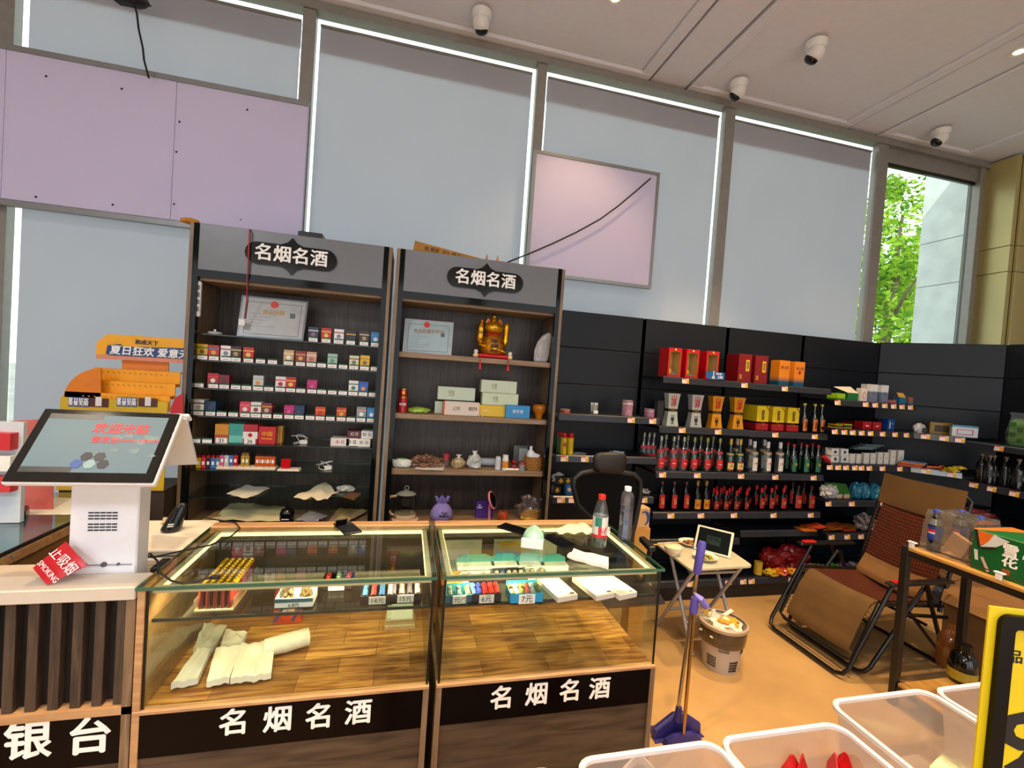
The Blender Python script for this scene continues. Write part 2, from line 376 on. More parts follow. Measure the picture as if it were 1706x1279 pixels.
def tree(x, y, h, r, seed, label, n=7500):
    rnd = random.Random(seed); t = thing('leafy_tree', label, 'tree', (x, y, -.1), 0, None)
    b = MB(); tr = [(0, 0, 0), (.12, 0, h*.3), (-.1, .1, h*.55), (.1, 0, h*.9)]
    b.tube(tr, [.13, .11, .08, .04], 8)
    for k in range(7):
        a = rnd.uniform(0, 6.3); z = h*rnd.uniform(.3, .8); b.tube([(0, 0, z), (math.cos(a)*r*.4, math.sin(a)*r*.4, z+r*.3), (math.cos(a)*r*.8, math.sin(a)*r*.8, z+r*.5)], [.05, .03, .015], 6)
    b.build('trunk', mat('7b6a55', .9, var=.25, sc=12, bump=.6), t, smooth=True)
    cl = [(rnd.gauss(0, r*.5), rnd.gauss(0, r*.5), h*rnd.uniform(.28, 1.0), rnd.uniform(.35, .7)) for _ in range(46)]
    b = MB()
    for k in range(n):
        cx, cy, cz, cr = rnd.choice(cl); p = Vector((rnd.gauss(0, 1), rnd.gauss(0, 1), rnd.gauss(0, .8))).normalized()*cr*rnd.random()**.35+Vector((cx, cy, cz))
        s_ = rnd.uniform(.045, .10); u = Vector((rnd.gauss(0, 1), rnd.gauss(0, 1), rnd.gauss(0, .5))).normalized(); w = u.cross(Vector((rnd.gauss(0, 1), rnd.gauss(0, 1), rnd.gauss(0, 1)))).normalized()
        b.add([p-u*s_, p+w*s_*.5, p+u*s_, p-w*s_*.5], [(0, 1, 2, 3)], rnd.choice((0, 0, 1, 1, 2)))
    o = b.build('foliage', LEAF, t); o['kind'] = 'stuff'
tree(9.1, 6.9, 4.8, 1.4, 1, 'leafy green tree nearest the unshaded window, beside the pale stone pier')
tree(14.0, 10.6, 8.2, 2.3, 2, 'taller green tree behind, filling the left of the unshaded window', 14000)
# boards hung in front of the blinds
BD = fabric('e6def6', .30); ALU = mat('8f9190', .4, .6)
t0 = t = thing('foam_board', 'long pale lilac board hung across the upper left blinds', 'board')
for x0, x1 in ((-3.3, -2.585), (-2.582, -1.642), (-1.639, -.81)):
    MB().box(x0, x1, 3.565, 3.60, 2.62, 3.55).build('board_panel', BD, t, bevel=.002)
MB().box(-3.3, -.81, 3.56, 3.605, 3.55, 3.585).build('top_rail', ALU, t); MB().box(-3.3, -.81, 3.56, 3.605, 2.58, 2.615).build('bottom_rail', ALU, t)
b = MB()
for px, py in ((77, 127), (203, 148), (299, 203), (294, 253), (412, 183), (60, 328), (188, 341), (290, 340), (401, 366)):
    p = at(px, py, Y=3.565); b.lathe([(.006, -.003), (.006, .003)], (0, 0, 0), 8) if 0 else b.obox(p, (.012, .004, .012))
b.build('screw', BLACK, t)['kind'] = 'stuff'
for z in (2.7, 3.4):
    for x in (-2.68, -.87): MB().box(x, x+.04, 3.602, 3.662, z, z+.03).build('bracket', ALU, t0)
rebase(t0)
t = thing('foam_board', 'square pale lilac board with a thin black cable across it', 'board')
MB().box(.91, 1.995, 3.565, 3.60, 2.575, 3.525).build('board_panel', BD, t, bevel=.002)
b = MB(); b.box(.89, 2.02, 3.56, 3.605, 3.525, 3.55).box(.89, 2.02, 3.56, 3.605, 2.55, 2.575).box(.89, .91, 3.56, 3.605, 2.575, 3.525).box(1.995, 2.02, 3.56, 3.605, 2.575, 3.525)
b.build('metal_frame', ALU, t)
for z in (2.7, 3.4): MB().box(.92, .96, 3.602, 3.662, z, z+.03).build('bracket', ALU, t)
rebase(t)
pts = [at(*p, Y=3.53) for p in ((1084, 297), (1060, 318), (1030, 343), (1000, 365), (960, 387), (920, 406), (885, 421), (845, 435))]
pts[-1] = at(845, 437, Y=3.2)
tag(rebase(MB().tube(pts, .006, 6).build('cable', INK, smooth=True)), 'thin black cable running diagonally across the square lilac board', 'cable')
pts = [at(*p, Y=3.5) for p in ((222, 2), (228, 22), (231, 48), (238, 80), (240, 100), (248, 130))]; pts.insert(0, Vector((pts[0].x, 3.5, 4.376)))
t = thing('cable', 'black cable hanging from the ceiling above the long lilac board', 'cable')
MB().tube(pts, .006, 6).build('cord', INK, t, smooth=True)
MB().blob((pts[1].x, 3.5, pts[1].z-.03), (.10, .05, .03), .35, 3, 2).build('tape_knot', INK, t); rebase(t)
# ceiling cameras
def dome():
    t = thing('security_camera', '', 'camera')
    MB().lathe([(.0, -.0), (.075, 0), (.075, -.03), (.06, -.05)], n=20).build('base', PLASTIC_W, t, smooth=True)
    R = Matrix.Rotation(math.radians(38), 3, 'X')
    b = MB(); pr = [(.062*math.sin(a*PI/12), -.062*math.cos(a*PI/12)) for a in range(0, 13)]
    b.lathe(pr, (0, 0, -.075), 20).build('dome_housing', PLASTIC_W, t, smooth=True)
    b = MB(); b.lathe([(.0, -.078), (.028, -.074), (.045, -.06), (.05, -.045), (.05, -.03)], n=18); b.v = [tuple(Vector((0, 0, -.075))+R@Vector(v)) for v in b.v]
    b.build('lens', mat('060607', .08), t, smooth=True)
    return t
for (px, py), rz, lab in (((803, 20), -.3, 'white dome camera on the ceiling nearest the blind between the boards'), ((1360, 70), .35, 'white dome camera in the middle of the ceiling, set furthest from the windows'),
                     ((1231, 136), .5, 'white dome camera on the ceiling close above the windows, between the two ceiling strips'), ((1568, 216), .8, 'white dome camera on the ceiling above the unshaded window')):
    p = at(px, py, Z=4.38); place('dome', dome, (p.x, p.y, 4.375), rz, lab, None)
# downlights
def downlight():
    t = thing('ceiling_light', '', 'light')
    MB().lathe([(.035, 0), (.055, 0), (.055, -.006), (.035, -.004)], n=20, cap=False).build('ring', PLASTIC_W, t, smooth=True)
    MB().lathe([(.0, .002), (.034, .002)], n=16, cap=False).build('diffuser', mat('ffd08a', .5, emit=30), t)
    return t
place('dl', downlight, (1.25, 2.99, 4.392), 0, 'small warm recessed ceiling light at the top edge, between the cameras')
place('dl', downlight, (4.27, 2.49, 4.377), 0, 'small warm recessed ceiling light in the ceiling strip at the far right')
# ================================================================ WALL CABINETS
DW = wood('2a211a', '4a3d32', 'Z', .45, 5, 16); LW = wood('6b543e', '8f7458', 'Z', .4, 5, 14); SW = wood('7d6248', 'a08263', 'X', .45, 5, 14)
GLOSS = mat('0a100f', .08, spec=.22); HDR = mat('6a6a6c', .32, .15, var=.03)
GEDGE = mat('4b7a66', .15); SHG = glass('e4efe9', .06)
def cabinet(x0, x1, label, shelves, glassy, sign_px):
    t = thing('display_cabinet', label, 'cabinet')
    y0, y1 = 2.85, 3.20; w = .022
    MB().box(x0, x0+w, y0, y1, 0, 2.445).build('side_panel', LW, t, bevel=.002); MB().box(x1-w, x1, y0, y1, 0, 2.445).build('side_panel', LW, t, bevel=.002)
    for a in (x0+w, x1-w-.028): MB().box(a, a+.028, y0-.004, y0+.03, .1, 2.445).build('glossy_strip', GLOSS, t)
    MB().box(x0+w, x1-w, y1-.018, y1, .1, 2.44).build('back_panel', DW, t)
    a, b_ = x0+w+.028, x1-w-.028
    MB().box(a, b_, y0-.006, y0+.02, 2.19, 2.445).build('header_panel', HDR, t, bevel=.002)
    MB().box(a, b_, y0-.008, y0+.022, 2.15, 2.19).build('glossy_strip', GLOSS, t)
    MB().box(x0+w, x1-w, y0, y1, 2.43, 2.445).build('top_panel', LW, t)
    MB().box(a, b_, y0+.03, y1-.02, 2.135, 2.15).build('inner_top', SW, t)
    c = at(*sign_px, Y=y0-.008); q = []
    hw, hh = .245, .062
    for k in range(9): an = -PI/2+PI*k/8; q.append((c.x+hw-hh+hh*math.cos(an), y0-.010, c.z+hh*math.sin(an)))
    q += [(c.x+.06, y0-.010, c.z+hh), (c.x+.025, y0-.010, c.z+hh+.015), (c.x, y0-.010, c.z+hh+.045), (c.x-.025, y0-.010, c.z+hh+.015), (c.x-.06, y0-.010, c.z+hh)]
    for k in range(9): an = PI/2+PI*k/8; q.append((c.x-hw+hh+hh*math.cos(an), y0-.010, c.z+hh*math.sin(an)))
    q += [(c.x-.06, y0-.010, c.z-hh), (c.x-.025, y0-.010, c.z-hh-.015), (c.x, y0-.010, c.z-hh-.045), (c.x+.025, y0-.010, c.z-hh-.015), (c.x+.06, y0-.010, c.z-hh)]
    sp = MB().hull(q, (0, -1, 0), .010).build('sign_plate', mat('08090a', .12), t)
    txt('名烟名酒', .098, CW, sp, (c.x, y0-.0215, c.z), bold=.028)
    sh = []
    for z in shelves:
        if glassy:
            o = MB().box(x0+w, x1-w, y0+.05, y1-.02, z-.008, z).build('glass_shelf', SHG, t)
            MB().box(x0+w, x1-w, y0+.046, y0+.05, z-.008, z).build('shelf_edge', mat('1c2622', .2), o)
        else: o = MB().box(a-.02, b_+.02, y0+.03, y1-.02, z-.034, z).build('shelf', SW, t, bevel=.002)
        sh.append(o)
    MB().box(x0+w, x1-w, y0+.01, y1-.018, .70, .735).build('bottom_shelf', SW, t)
    MB().box(x0+w, x1-w, y0+.01, y0+.03, .1, .70).build('door', LW, t); MB().box(x0+w, x1-w, y0+.03, y1-.02, 0, .1).build('plinth', GLOSS, t)
    return t, sh
SL = [1.84, 1.69, 1.53, 1.37, 1.21, 1.055, .90]; SR = [1.822, 1.437, 1.085]
cabL, shL = cabinet(-1.215, -.13, 'left dark wood display cabinet filled with rows of cigarette packs, grey header sign', SL, True, (487, 428))
cabR, shR = cabinet(-.105, .98, 'right dark wood display cabinet with open wooden shelves and the golden cat, grey header sign', SR, False, (809, 467))
PC = [CW, mat('1f5a3a', .5), mat('c04848', .6)]
def pack(cols, h=.088, w=.055, d=.022, n=1):
    def f():
        b = MB(); b.box(-w/2, w/2, 0, d*n, 0, h, 0)
        b.box(-w/2-.0003, w/2+.0003, -.0004, d*n, h*.72, h*.80, 1)
        b.lathe([(.0, 0), (.013, 0), (.013, .001)], n=10, m=2, cap=True); k = 10*3
        for i in range(len(b.v)-k, len(b.v)): v = b.v[i]; b.v[i] = (v[0], -.0006-v[2]*.2, h*.5+v[1])
        b.box(-w*.3, w*.3, -.0007, 0, h*.22, h*.28, 2)
        o = b.build('cigarette_pack', [mat(c, .35) for c in cols]); o['category'] = 'cigarettes'; return o
    return f
PY = 2.915
def prow(z, zi, items, row, cards):
    for px in cards:
        x = at(px, 0, Y=PY-.02).x; x = at(px, at_row_y(px, z), Y=PY-.02).x
        b = MB(); b.box(x-.0245, x+.0245, PY-.012, PY-.009, z+.001, z+.030, 0).box(x-.0245, x+.0245, PY-.0125, PY-.009, z+.022, z+.030, 1).box(x-.017, x+.012, PY-.0125, PY-.012, z+.009, z+.012, 2)
        b.build('price_card', PC, shL[zi])
    for i, (px, key, nm) in enumerate(items):
        x = at(px, at_row_y(px, z), Y=PY).x
        p = PACKS[key]; n = p[4] if len(p) > 4 else 1
        place('pack'+key, pack(p[:3], h=p[3], n=n), (x, PY, z+.001), 0, '%s cigarette pack, %s from the left on the %s row of packs' % (nm, ORD[i], row))
def at_row_y(px, z):
    # pixel row of height z on the plane Y = PY
    lo, hi = 300, 1000
    for _ in range(30):
        mid = (lo+hi)/2
        if at(px, mid, Y=PY).z > z: lo = mid
        else: hi = mid
    return lo
PACKS = {'navy': ('20284a', 'c9c4c0', '8a5a6a', .088), 'red': ('c01820', 'e0b040', 'e8c050', .088), 'white': ('e9e6e0', 'b03040', '7c8590', .088), 'blkyel': ('141414', 'e0a020', '181818', .082),
 'brown': ('3a2018', 'c8b090', 'b09060', .088), 'blue': ('1878b8', '2890c8', 'e8e8e8', .088), 'yellow': ('d6a818', '4a6a30', '7a5a10', .088), 'redblue': ('c02020', '3878a8', 'e0a030', .086),
 'goldw': ('c9a468', 'e8dcc0', 'f0f0ea', .09), 'darkred': ('8e1626', 'c99a50', 'd8a840', .088), 'tan': ('c89a7e', 'e8d0b8', 'b8604a', .088), 'mint': ('9cc0b0', '5e8a78', '6d8a80', .086),
 'cream': ('d9cfa8', '5a5f50', '707060', .084), 'yel2': ('e2b010', 'c08a10', '806010', .09), 'crim': ('b01828', 'd04048', 'f0e0d0', .084), 'dk': ('7a1424', '5a1018', '5a1018', .078, 3),
 'silver': ('c4c8c6', 'a8acaa', 'e08a20', .086), 'pinkw': ('e8d8d8', 'c83050', 'b02030', .088), 'mag': ('b02068', 'c83080', 'd05090', .08), 'wgreen': ('e8e4dc', '2e6a40', '4a7a50', .09),
 'bl2': ('1a50b0', '2a60c0', 'e09040', .088), 'stack': ('ddd6c4', '4a4a40', 'a8a090', .088, 3), 'nav3': ('1c3450', '28466a', '304a6a', .082, 4), 'pk3': ('d03850', 'e86a78', 'f0d8d0', .088, 3),
 'w3': ('e8e2d6', '3e6a48', '9a3040', .088, 3), 'mar3': ('7a2438', 'd8a020', 'c8b090', .086, 3), 'ora': ('d04818', 'e89028', 'c02010', .078), 'ora2': ('c03a18', 'e0a030', 'e0a030', .08, 2), 'grey': ('8a9090', 'd89080', 'e8e8e0', .09)}
R3 = [300+.219*v for v in (135, 247, 330, 418, 500, 590, 670, 760, 838, 915, 1000, 1075, 1155, 1235, 1315, 1390, 1465)]
R2 = [336, 355, 375.5, 392, 413, 433, 453, 480, 500, 518, 535, 553, 571, 589, 607, 624]
R1 = [300+.211*v for v in (1048, 1150, 1250, 1345, 1450, 1540)]
R4 = [300+.219*v for v in (135, 225, 310, 398, 490, 573, 655, 740, 825, 903, 985, 1063, 1140, 1223, 1297, 1375, 1452)]
prow(SL[0], 0, list(zip(R1, ('navy', 'red', 'white', 'blkyel', 'brown', 'blue'), ('navy', 'red', 'white', 'black and yellow', 'brown', 'blue'))), 'top', R1)
prow(SL[1], 1, [(R2[i], k, n) for i, k, n in ((0, 'yellow', 'yellow'), (1, 'redblue', 'red and blue'), (2, 'white', 'white'), (3, 'brown', 'dark brown'), (4, 'red', 'red'), (7, 'goldw', 'gold and white'), (8, 'darkred', 'dark red'), (9, 'tan', 'tan'), (11, 'mint', 'pale mint'), (13, 'cream', 'cream'), (14, 'yel2', 'bright yellow'))], 'second', R2)
prow(SL[2], 2, [(R3[i], k, n) for i, k, n in ((1, 'crim', 'crimson'), (2, 'dk', 'deep dark red'), (5, 'silver', 'silver grey'), (7, 'pinkw', 'pink and white'), (8, 'red', 'red and gold'), (10, 'mag', 'magenta'), (14, 'wgreen', 'white and green'), (15, 'bl2', 'bright blue'))], 'third', R3)
prow(SL[3], 3, [(R4[i], k, n) for i, k, n in ((0, 'stack', 'cream and black'), (1, 'nav3', 'dark blue'), (4, 'pk3', 'pink-red'), (5, 'w3', 'white'), (6, 'mar3', 'maroon'), (8, 'mag', 'purple-red'), (9, 'nav3', 'navy'), (11, 'ora', 'orange-red'), (13, 'ora2', 'orange and gold'), (15, 'grey', 'grey'), (16, 'blue', 'light blue'))], 'fourth', R4)
for px in (327, 346):
    x = at(px, at_row_y(px, SL[4]), Y=PY).x; MB().box(x-.0245, x+.0245, PY-.012, PY-.009, SL[4]+.001, SL[4]+.030, 0).box(x-.0245, x+.0245, PY-.0125, PY-.012, SL[4]+.022, SL[4]+.030, 1).build('price_card', PC[:2], shL[4])
def carton(px, Y, z, w, h, d, cols, label, text=None, tcol=None, name='cigarette_carton', cat='carton', rz=0, ts=.5, band=None):
    """printed cardboard box standing at pixel column px on a shelf of height z"""
    yy = at_z_y(px, z, Y); x = at(px, yy, Y=Y).x
    t = thing(name, label, cat, (x, Y, z+.001), rz)
    b = MB(); b.box(-w/2, w/2, 0, d, 0, h, 0)
    if band: b.box(-w/2-.0004, w/2+.0004, -.0006, d, band[0]*h, band[1]*h, 1)
    b.build('box', [mat(c, .4) for c in cols[:2]] if band else mat(cols[0], .4), t, bevel=.001)
    if text: txt(text, min(h, w*2)*ts, mat(tcol or '202020', .5), t, (0, -.0012, h*.52), bold=.01, ext=.0003)
    return t
def at_z_y(px, z, Y):
    lo, hi = 0, 1400
    for _ in range(30):
        mid = (lo+hi)/2
        if at(px, mid, Y=Y).z > z: lo = mid
        else: hi = mid
    return lo
z5 = SL[4]
c_ = carton(369, 2.92, z5, .075, .11, .09, ('d08a20', 'b04a28'), 'orange pack row front priced 21 beside the teal one', band=(0, .45)); txt('21', .03, INK, MB().box(-.03, .03, -.003, -.0015, .0, .03).build('price_card', CW, c_), (0, -.0035, .014), ext=.0003)
c_ = carton(392, 2.92, z5, .078, .115, .12, ('3a9a90', '6ac0b0'), 'teal pack row beside the orange one on the fifth shelf', band=(.05, .4))
c_ = carton(416, 2.92, z5, .078, .115, .10, ('b02430', 'e8e0d8'), 'red and white pack row priced 26', band=(.25, .62)); txt('◆', .03, RED, c_, (0, -.0012, .05), ext=.0003); txt('26', .03, INK, MB().box(-.03, .03, -.003, -.0015, .0, .03).build('price_card', CW, c_), (0, -.0035, .014), ext=.0003)
c_ = carton(444, 2.92, z5, .092, .105, .02, ('c01c24', 'd8a030'), 'large red carton box with gold print on the fifth shelf'); txt('中国', .03, GOLD, c_, (0, -.0012, .06), ext=.0003); MB().box(-.03, .03, -.0012, -.0005, .03, .036).build('print', GOLD, c_)
for i in range(3): carton(458+i*4, 2.945+i*.012, z5, .02, .105, .05, (('8a4a20', 'b8802a', 'c89a40')[i], 'a'), '%s narrow carton standing right of the large red box' % ('dark brown', 'golden brown', 'yellow gold')[i])
for i, (px, dz, w, cols, tx, lab) in enumerate(((566, 0, .11, ('e8dcd4', 'c02838'), '◈ 红', 'white carton with a red diamond at the left of the carton pile'), (586, .002, .07, ('ece6dc', 'e'), '软 蓝', 'white carton with small dark letters in the middle of the bottom row, fifth shelf'), (606, 0, .075, ('ece6dc', 'e'), '软 云', 'white carton with dark letters at the right end of the bottom row, fifth shelf'),
                                   (590, .05, .085, ('5a1420', 'e'), '红河', 'dark maroon carton lying on the white cartons'), (611, .05, .075, ('ece8e0', 'e'), '软 云', 'white carton stacked beside the maroon carton'))):
    carton(px, 2.93+(.0 if i < 3 else .005), z5+dz, w, .048, .09, cols, lab, tx, 'b02030' if i == 0 else ('e8e0d0' if i == 3 else '202020'), ts=.5)
# chargers
def charger(px, py, Y, z, label, seed):
    p = at(px, py, Y=Y); t = thing('phone_charger', label, 'charger', (p.x, Y, z+.001))
    MB().box(-.022, .022, -.012, .012, 0, .026).build('plug_block', PLASTIC_W, t, bevel=.004)
    r = random.Random(seed); pts = []
    for k in range(26): a = k*.5; pts.append((-.02-.05*math.cos(a)*(.5+.02*k)-.0, .0+.03*math.sin(a), .004+.025*(1+math.sin(a*.6+seed))))
    MB().tube([(-.02, 0, .012)]+pts, .0018, 5).build('cord', PLASTIC_W, t, smooth=True)
charger(506, 733, 2.96, z5, 'white phone charger with a coiled cord on the fifth shelf', 1)
charger(547, 778, 2.96, SL[5], 'white phone charger with a long loose cord on the lighter shelf', 2)
# lighters on the sixth shelf
z6 = SL[5]
LC = {'yellow': 'd8b020', 'red': 'c8202a', 'black': '191919', 'blue': '3a70b8', 'teal': '3a8a90', 'pink': 'd05a90', 'clear': 'c8c8c4', 'orange': 'c85a1a', 'gold': 'b8902a'}
def lighter(c, cap):
    def f():
        t = thing('lighter', '', 'lighter')
        MB().loft([(0, .010, .006), (.002, .012, .007), (.058, .012, .007), (.06, .010, .006)]).build('body', mat(LC[c], .2, coat=.3), t)
        MB().box(-.009, .009, -.006, .006, .06, .074).tube([(-.0045, 0, .074), (.0045, 0, .074)], .005, 8).build('striker', mat(cap, .3, .4), t)
        MB().box(-.006, .006, -.0078, -.007, .02, .04).build('print', CW, t); return t
    return f
k = 0
for px, c, nm in ((331, 'yellow', 'yellow'), (339, 'red', 'red'), (347, 'black', 'black'), (355, 'blue', 'blue'), (363, 'teal', 'teal')):
    p = at(px, at_z_y(px, z6, 2.95), Y=2.95); place('lt'+c, lighter(c, 'b01820'), (p.x, 2.95, z6+.001), 0, '%s red-topped lighter in the row at the left end of the lighter shelf' % nm)
tr = thing('lighter_tray', 'long white foam tray holding lighters on the sixth shelf', 'tray')
xa = at(360, at_z_y(360, z6, 2.92), Y=2.92).x; xb = at(459, at_z_y(459, z6, 2.92), Y=2.92).x
MB().box(xa, xb, 2.91, 2.99, z6+.001, z6+.014).build('tray_base', mat('e0cdb8', .7), tr, bevel=.004)
b = MB()
for i in range(9): x = xa+(xb-xa)*(i+.5)/9; b.box(x-.016, x+.016, 2.925, 2.975, z6+.014, z6+.02)
b.build('socket', mat('d6c2ac', .7), tr); rebase(tr)
for i, (px, c) in enumerate(((370, 'pink'), (377, 'clear'), (385, 'blue'), (392, 'red'))):
    p = at(px, at_z_y(px, z6, 2.94), Y=2.94); place('ltk'+c, lighter(c, '141414'), (p.x, 2.94, z6+.021), 0, '%s lighter with a black top, %s from the left on the foam tray' % (c, ORD[i]))
for i, px in enumerate((405, 411)):
    p = at(px, at_z_y(px, z6, 2.94), Y=2.94); place('ltgold', lighter('gold', '8a7030'), (p.x, 2.94, z6+.021), 0, 'gold lighter on the middle of the foam tray, %s one' % ('left', 'right')[i])
for i in range(7):
    px = 429+i*4.3; p = at(px, at_z_y(px, z6, 2.94), Y=2.94); place('ltorange', lighter('orange', '2a1a12'), (p.x, 2.935+.002*(i % 2), z6+.021), 0, 'dark orange lighter, %s of seven at the right end of the foam tray' % ORD[i])
p = at(476, at_z_y(476, z6, 2.93), Y=2.93); pd = thing('foam_pad', 'small white foam pad under the red box on the lighter shelf', 'pad', (p.x+.02, 2.93, z6+.001))
MB().loft([(0, .062, .03), (.012, .058, .027)]).build('pad', mat('e2d2be', .7), pd)
t = thing('red_tin', 'glossy red plastic box standing on the foam pad', 'box', (p.x, 2.93, z6+.0135)); MB().box(-.025, .025, -.015, .015, 0, .042).build('body', mat('c8141c', .1), t, bevel=.004); MB().box(-.026, .026, -.016, .016, .042, .055).build('lid', mat('d0181e', .1), t, bevel=.004)
# paper and leaflets on the lowest glass shelf and bottom shelf
def paper(q, z, label, amp=.012, col='e6dfc8', seed=0, t_=.0015, name='paper_sheet', cat='paper', lift=.008):
    P = [at(*p, Z=z+lift) for p in q]
    o = MB().sheet(P, 10, 8, amp, seed, t=t_).build(name, mat(col, .8, var=.04), smooth=True); return tag(rebase(o), label, cat)
paper([(377, 822), (412, 830), (450, 812), (410, 808)], SL[6], 'printed white leaflet lying on the lowest glass shelf, left', .008, seed=3, lift=.012)
paper([(489, 828), (532, 833), (566, 822), (540, 800)], SL[6], 'large crumpled cream paper at the middle of the lowest glass shelf', .03, 'e8dcc0', 4, lift=.025)
t = thing('plastic_bag', 'crumpled white plastic bag right on the lowest glass shelf', 'bag', at(575, 817, Z=SL[6])); MB().blob((0, 0, 0), (.05, .03, .018), .3, 5).build('bag', mat('dcdad2', .4), t, smooth=True)
paper([(570, 826), (590, 831), (602, 822), (585, 818)], SL[6], 'small dark booklet at the right end of the lowest glass shelf', .006, '6b4a30', 6, t_=.008)
paper([(352, 865), (470, 868), (478, 836), (390, 834)], .74, 'big yellowish paper sheets spread on the bottom shelf of the left cabinet', .03, 'cfc69c', 8, lift=.03)
paper([(330, 868), (372, 862), (395, 838), (365, 850)], .74, 'folded brown paper bag left on the bottom shelf', .02, '9a7a4e', 9, lift=.02)
paper([(492, 866), (530, 868), (545, 858), (515, 850)], .74, 'white leaflet with red print on the bottom shelf', .015, 'd8cfc8', 10, lift=.02)
paper([(545, 868), (580, 868), (612, 850), (565, 846)], .74, 'brownish paper sheet at the right end of the bottom shelf', .02, 'b8a070', 11, lift=.02)
# hand pump bottle in front of cabinet (stands on counter back board)
t = thing('pump_bottle', 'black pump dispenser bottle behind the left glass counter', 'bottle', (at(479, 866, Y=2.9).x, 2.88, .736))
MB().lathe([(.0, 0), (.036, 0), (.04, .01), (.04, .075), (.03, .095), (.012, .105), (.012, .112)], n=20).build('body', mat('0c0b0a', .15), t, smooth=True); MB().box(-.02, .02, -.0408, -.039, .045, .05).build('label', CW, t)
MB().lathe([(.014, .112), (.014, .122), (.005, .124), (.005, .14)], n=14).box(-.03, .008, -.006, .006, .14, .148).build('pump', mat('131211', .3), t)
# certificates
def cert(q, Y0, Y1, label, bg, frame_c, sealpos, lines, title, tc, seed=0):
    """q = BL BR TR TL pixels; Y0 bottom plane, Y1 top plane (leans back)"""
    P = [at(*q[0], Y=Y0), at(*q[1], Y=Y0), at(*q[2], Y=Y1), at(*q[3], Y=Y1)]
    t = thing('framed_certificate', label, 'frame'); n = (P[1]-P[0]).cross(P[3]-P[0]).normalized(); n = -n if n.y > 0 else n
    MB().hull(P, -n, .012).build('frame', mat(frame_c, .3, .3), t)
    def uv(u, v, o=0): return P[0]*(1-u)*(1-v)+P[1]*u*(1-v)+P[2]*u*v+P[3]*(1-u)*v+n*o
    MB().hull([uv(.03, .04, .0004), uv(.97, .04, .0004), uv(.97, .96, .0004), uv(.03, .96, .0004)], n, .0005).build('paper', mat(bg, .25, var=.12, sc=9), t)
    b = MB()
    for a, c in (((.09, .09), (.91, .09)), ((.91, .09), (.91, .86)), ((.91, .86), (.09, .86)), ((.09, .86), (.09, .09))): b.bar(uv(*a, .0012), uv(*c, .0012), .003, .001, up=n)
    b.build('border_print', mat('6f7674', .5), t)
    X = (P[1]-P[0]).normalized(); Zv = n.cross(X); R = Matrix((X, Zv, n)).transposed()
    hgt = (P[3]-P[0]).length
    b = MB(); c0 = uv(*sealpos, .0015); b.hull([c0+(X*math.cos(a*PI/8)+Zv*math.sin(a*PI/8))*hgt*.085 for a in range(16)], n, .0006); b.build('emblem', mat('c8341e', .4), t)
    txt(title, hgt*.12, mat(tc, .5), t, uv(.5, sealpos[1]-.2, .0015), R=R, bold=.015, ext=.0003)
    b = MB()
    for k in range(lines): v = .58-k*.075; b.bar(uv(.15, v, .0012), uv(.15+.35*((k*37 % 10)/14+.5), v, .0012), .0016, .001, up=n)
    b.build('text_print', mat('7c8280', .6), t)
    b = MB(); b.hull([uv(.75, .53, .0012), uv(.83, .53, .0012), uv(.83, .65, .0012), uv(.75, .65, .0012)], n, .0005); b.build('code_patch', mat('5a6664', .6), t)
    return rebase(t)
cert([(394, 560), (505, 568), (514, 502), (403, 491)], 2.93, 2.99, 'grey framed business licence leaning on the top shelf of the left cabinet', 'a9aba8', '6f7274', (.5, .83), 5, '营业执照', 'c08a28')
cert([(670, 588), (752, 592), (756, 537), (675, 530)], 2.91, 2.97, 'pale blue framed licence standing on the top shelf of the right cabinet', '9fb4b8', 'a9a4a8', (.45, .86), 6, '食品经营许可证', 'a06a48')
# red cord with socket and power strip
pts = [at(416, 382, Y=2.85), at(415, 384, Y=2.82), at(414, 420, Y=2.82), at(412, 460, Y=2.83), at(411, 500, Y=2.88), at(407, 530, Y=2.90)]
pts.insert(0, Vector((pts[0].x+.02, 2.9, 2.45)))
t = thing('wire_pair', 'red and black wire pair hanging over the left cabinet header with a white plug', 'cord')
MB().tube(pts, .003, 6).build('red_wire', mat('c0262a', .4), t, smooth=True); MB().tube([p+Vector((.006, .003, 0)) for p in pts], .0025, 6).build('black_wire', INK, t, smooth=True)
p = at(403, 537, Y=2.90); MB().box(p.x-.017, p.x+.017, p.y-.008, p.y+.008, p.z-.02, p.z+.02).build('plug', PLASTIC_W, t, bevel=.003); rebase(t)
p = at(326, 497, Y=2.86); t = thing('power_strip', 'white power strip hung upright inside the left edge of the left cabinet', 'power strip')
MB().box(p.x-.022, p.x+.022, 2.86, 2.885, p.z-.10, p.z+.10).build('body', PLASTIC_W, t, bevel=.006)
for k in range(4): MB().box(p.x+.004, p.x+.018, 2.858, 2.86, p.z-.07+k*.04, p.z-.045+k*.04).build('socket', mat('6f7272', .4), t)
MB().tube([(p.x, 2.872, p.z-.1), (p.x-.005, 2.872, p.z-.25), (p.x-.01, 2.875, p.z-.5), (p.x-.004, 2.88, p.z-.8)], .004, 6).build('cord', PLASTIC_W, t, smooth=True); rebase(t)
p = at(357, 551, Y=2.95); t = thing('motion_sensor', 'small white round device on a stem at the left of the top glass shelf', 'device', (p.x, 2.96, SL[0]))
MB().lathe([(0, 0), (.03, .0), (.04, .008), (.03, .016), (0, .018)], n=18).build('body', PLASTIC_W, t, smooth=True); MB().lathe([(.006, .018), (.006, .03)], n=8).build('stem', PLASTIC_W, t)
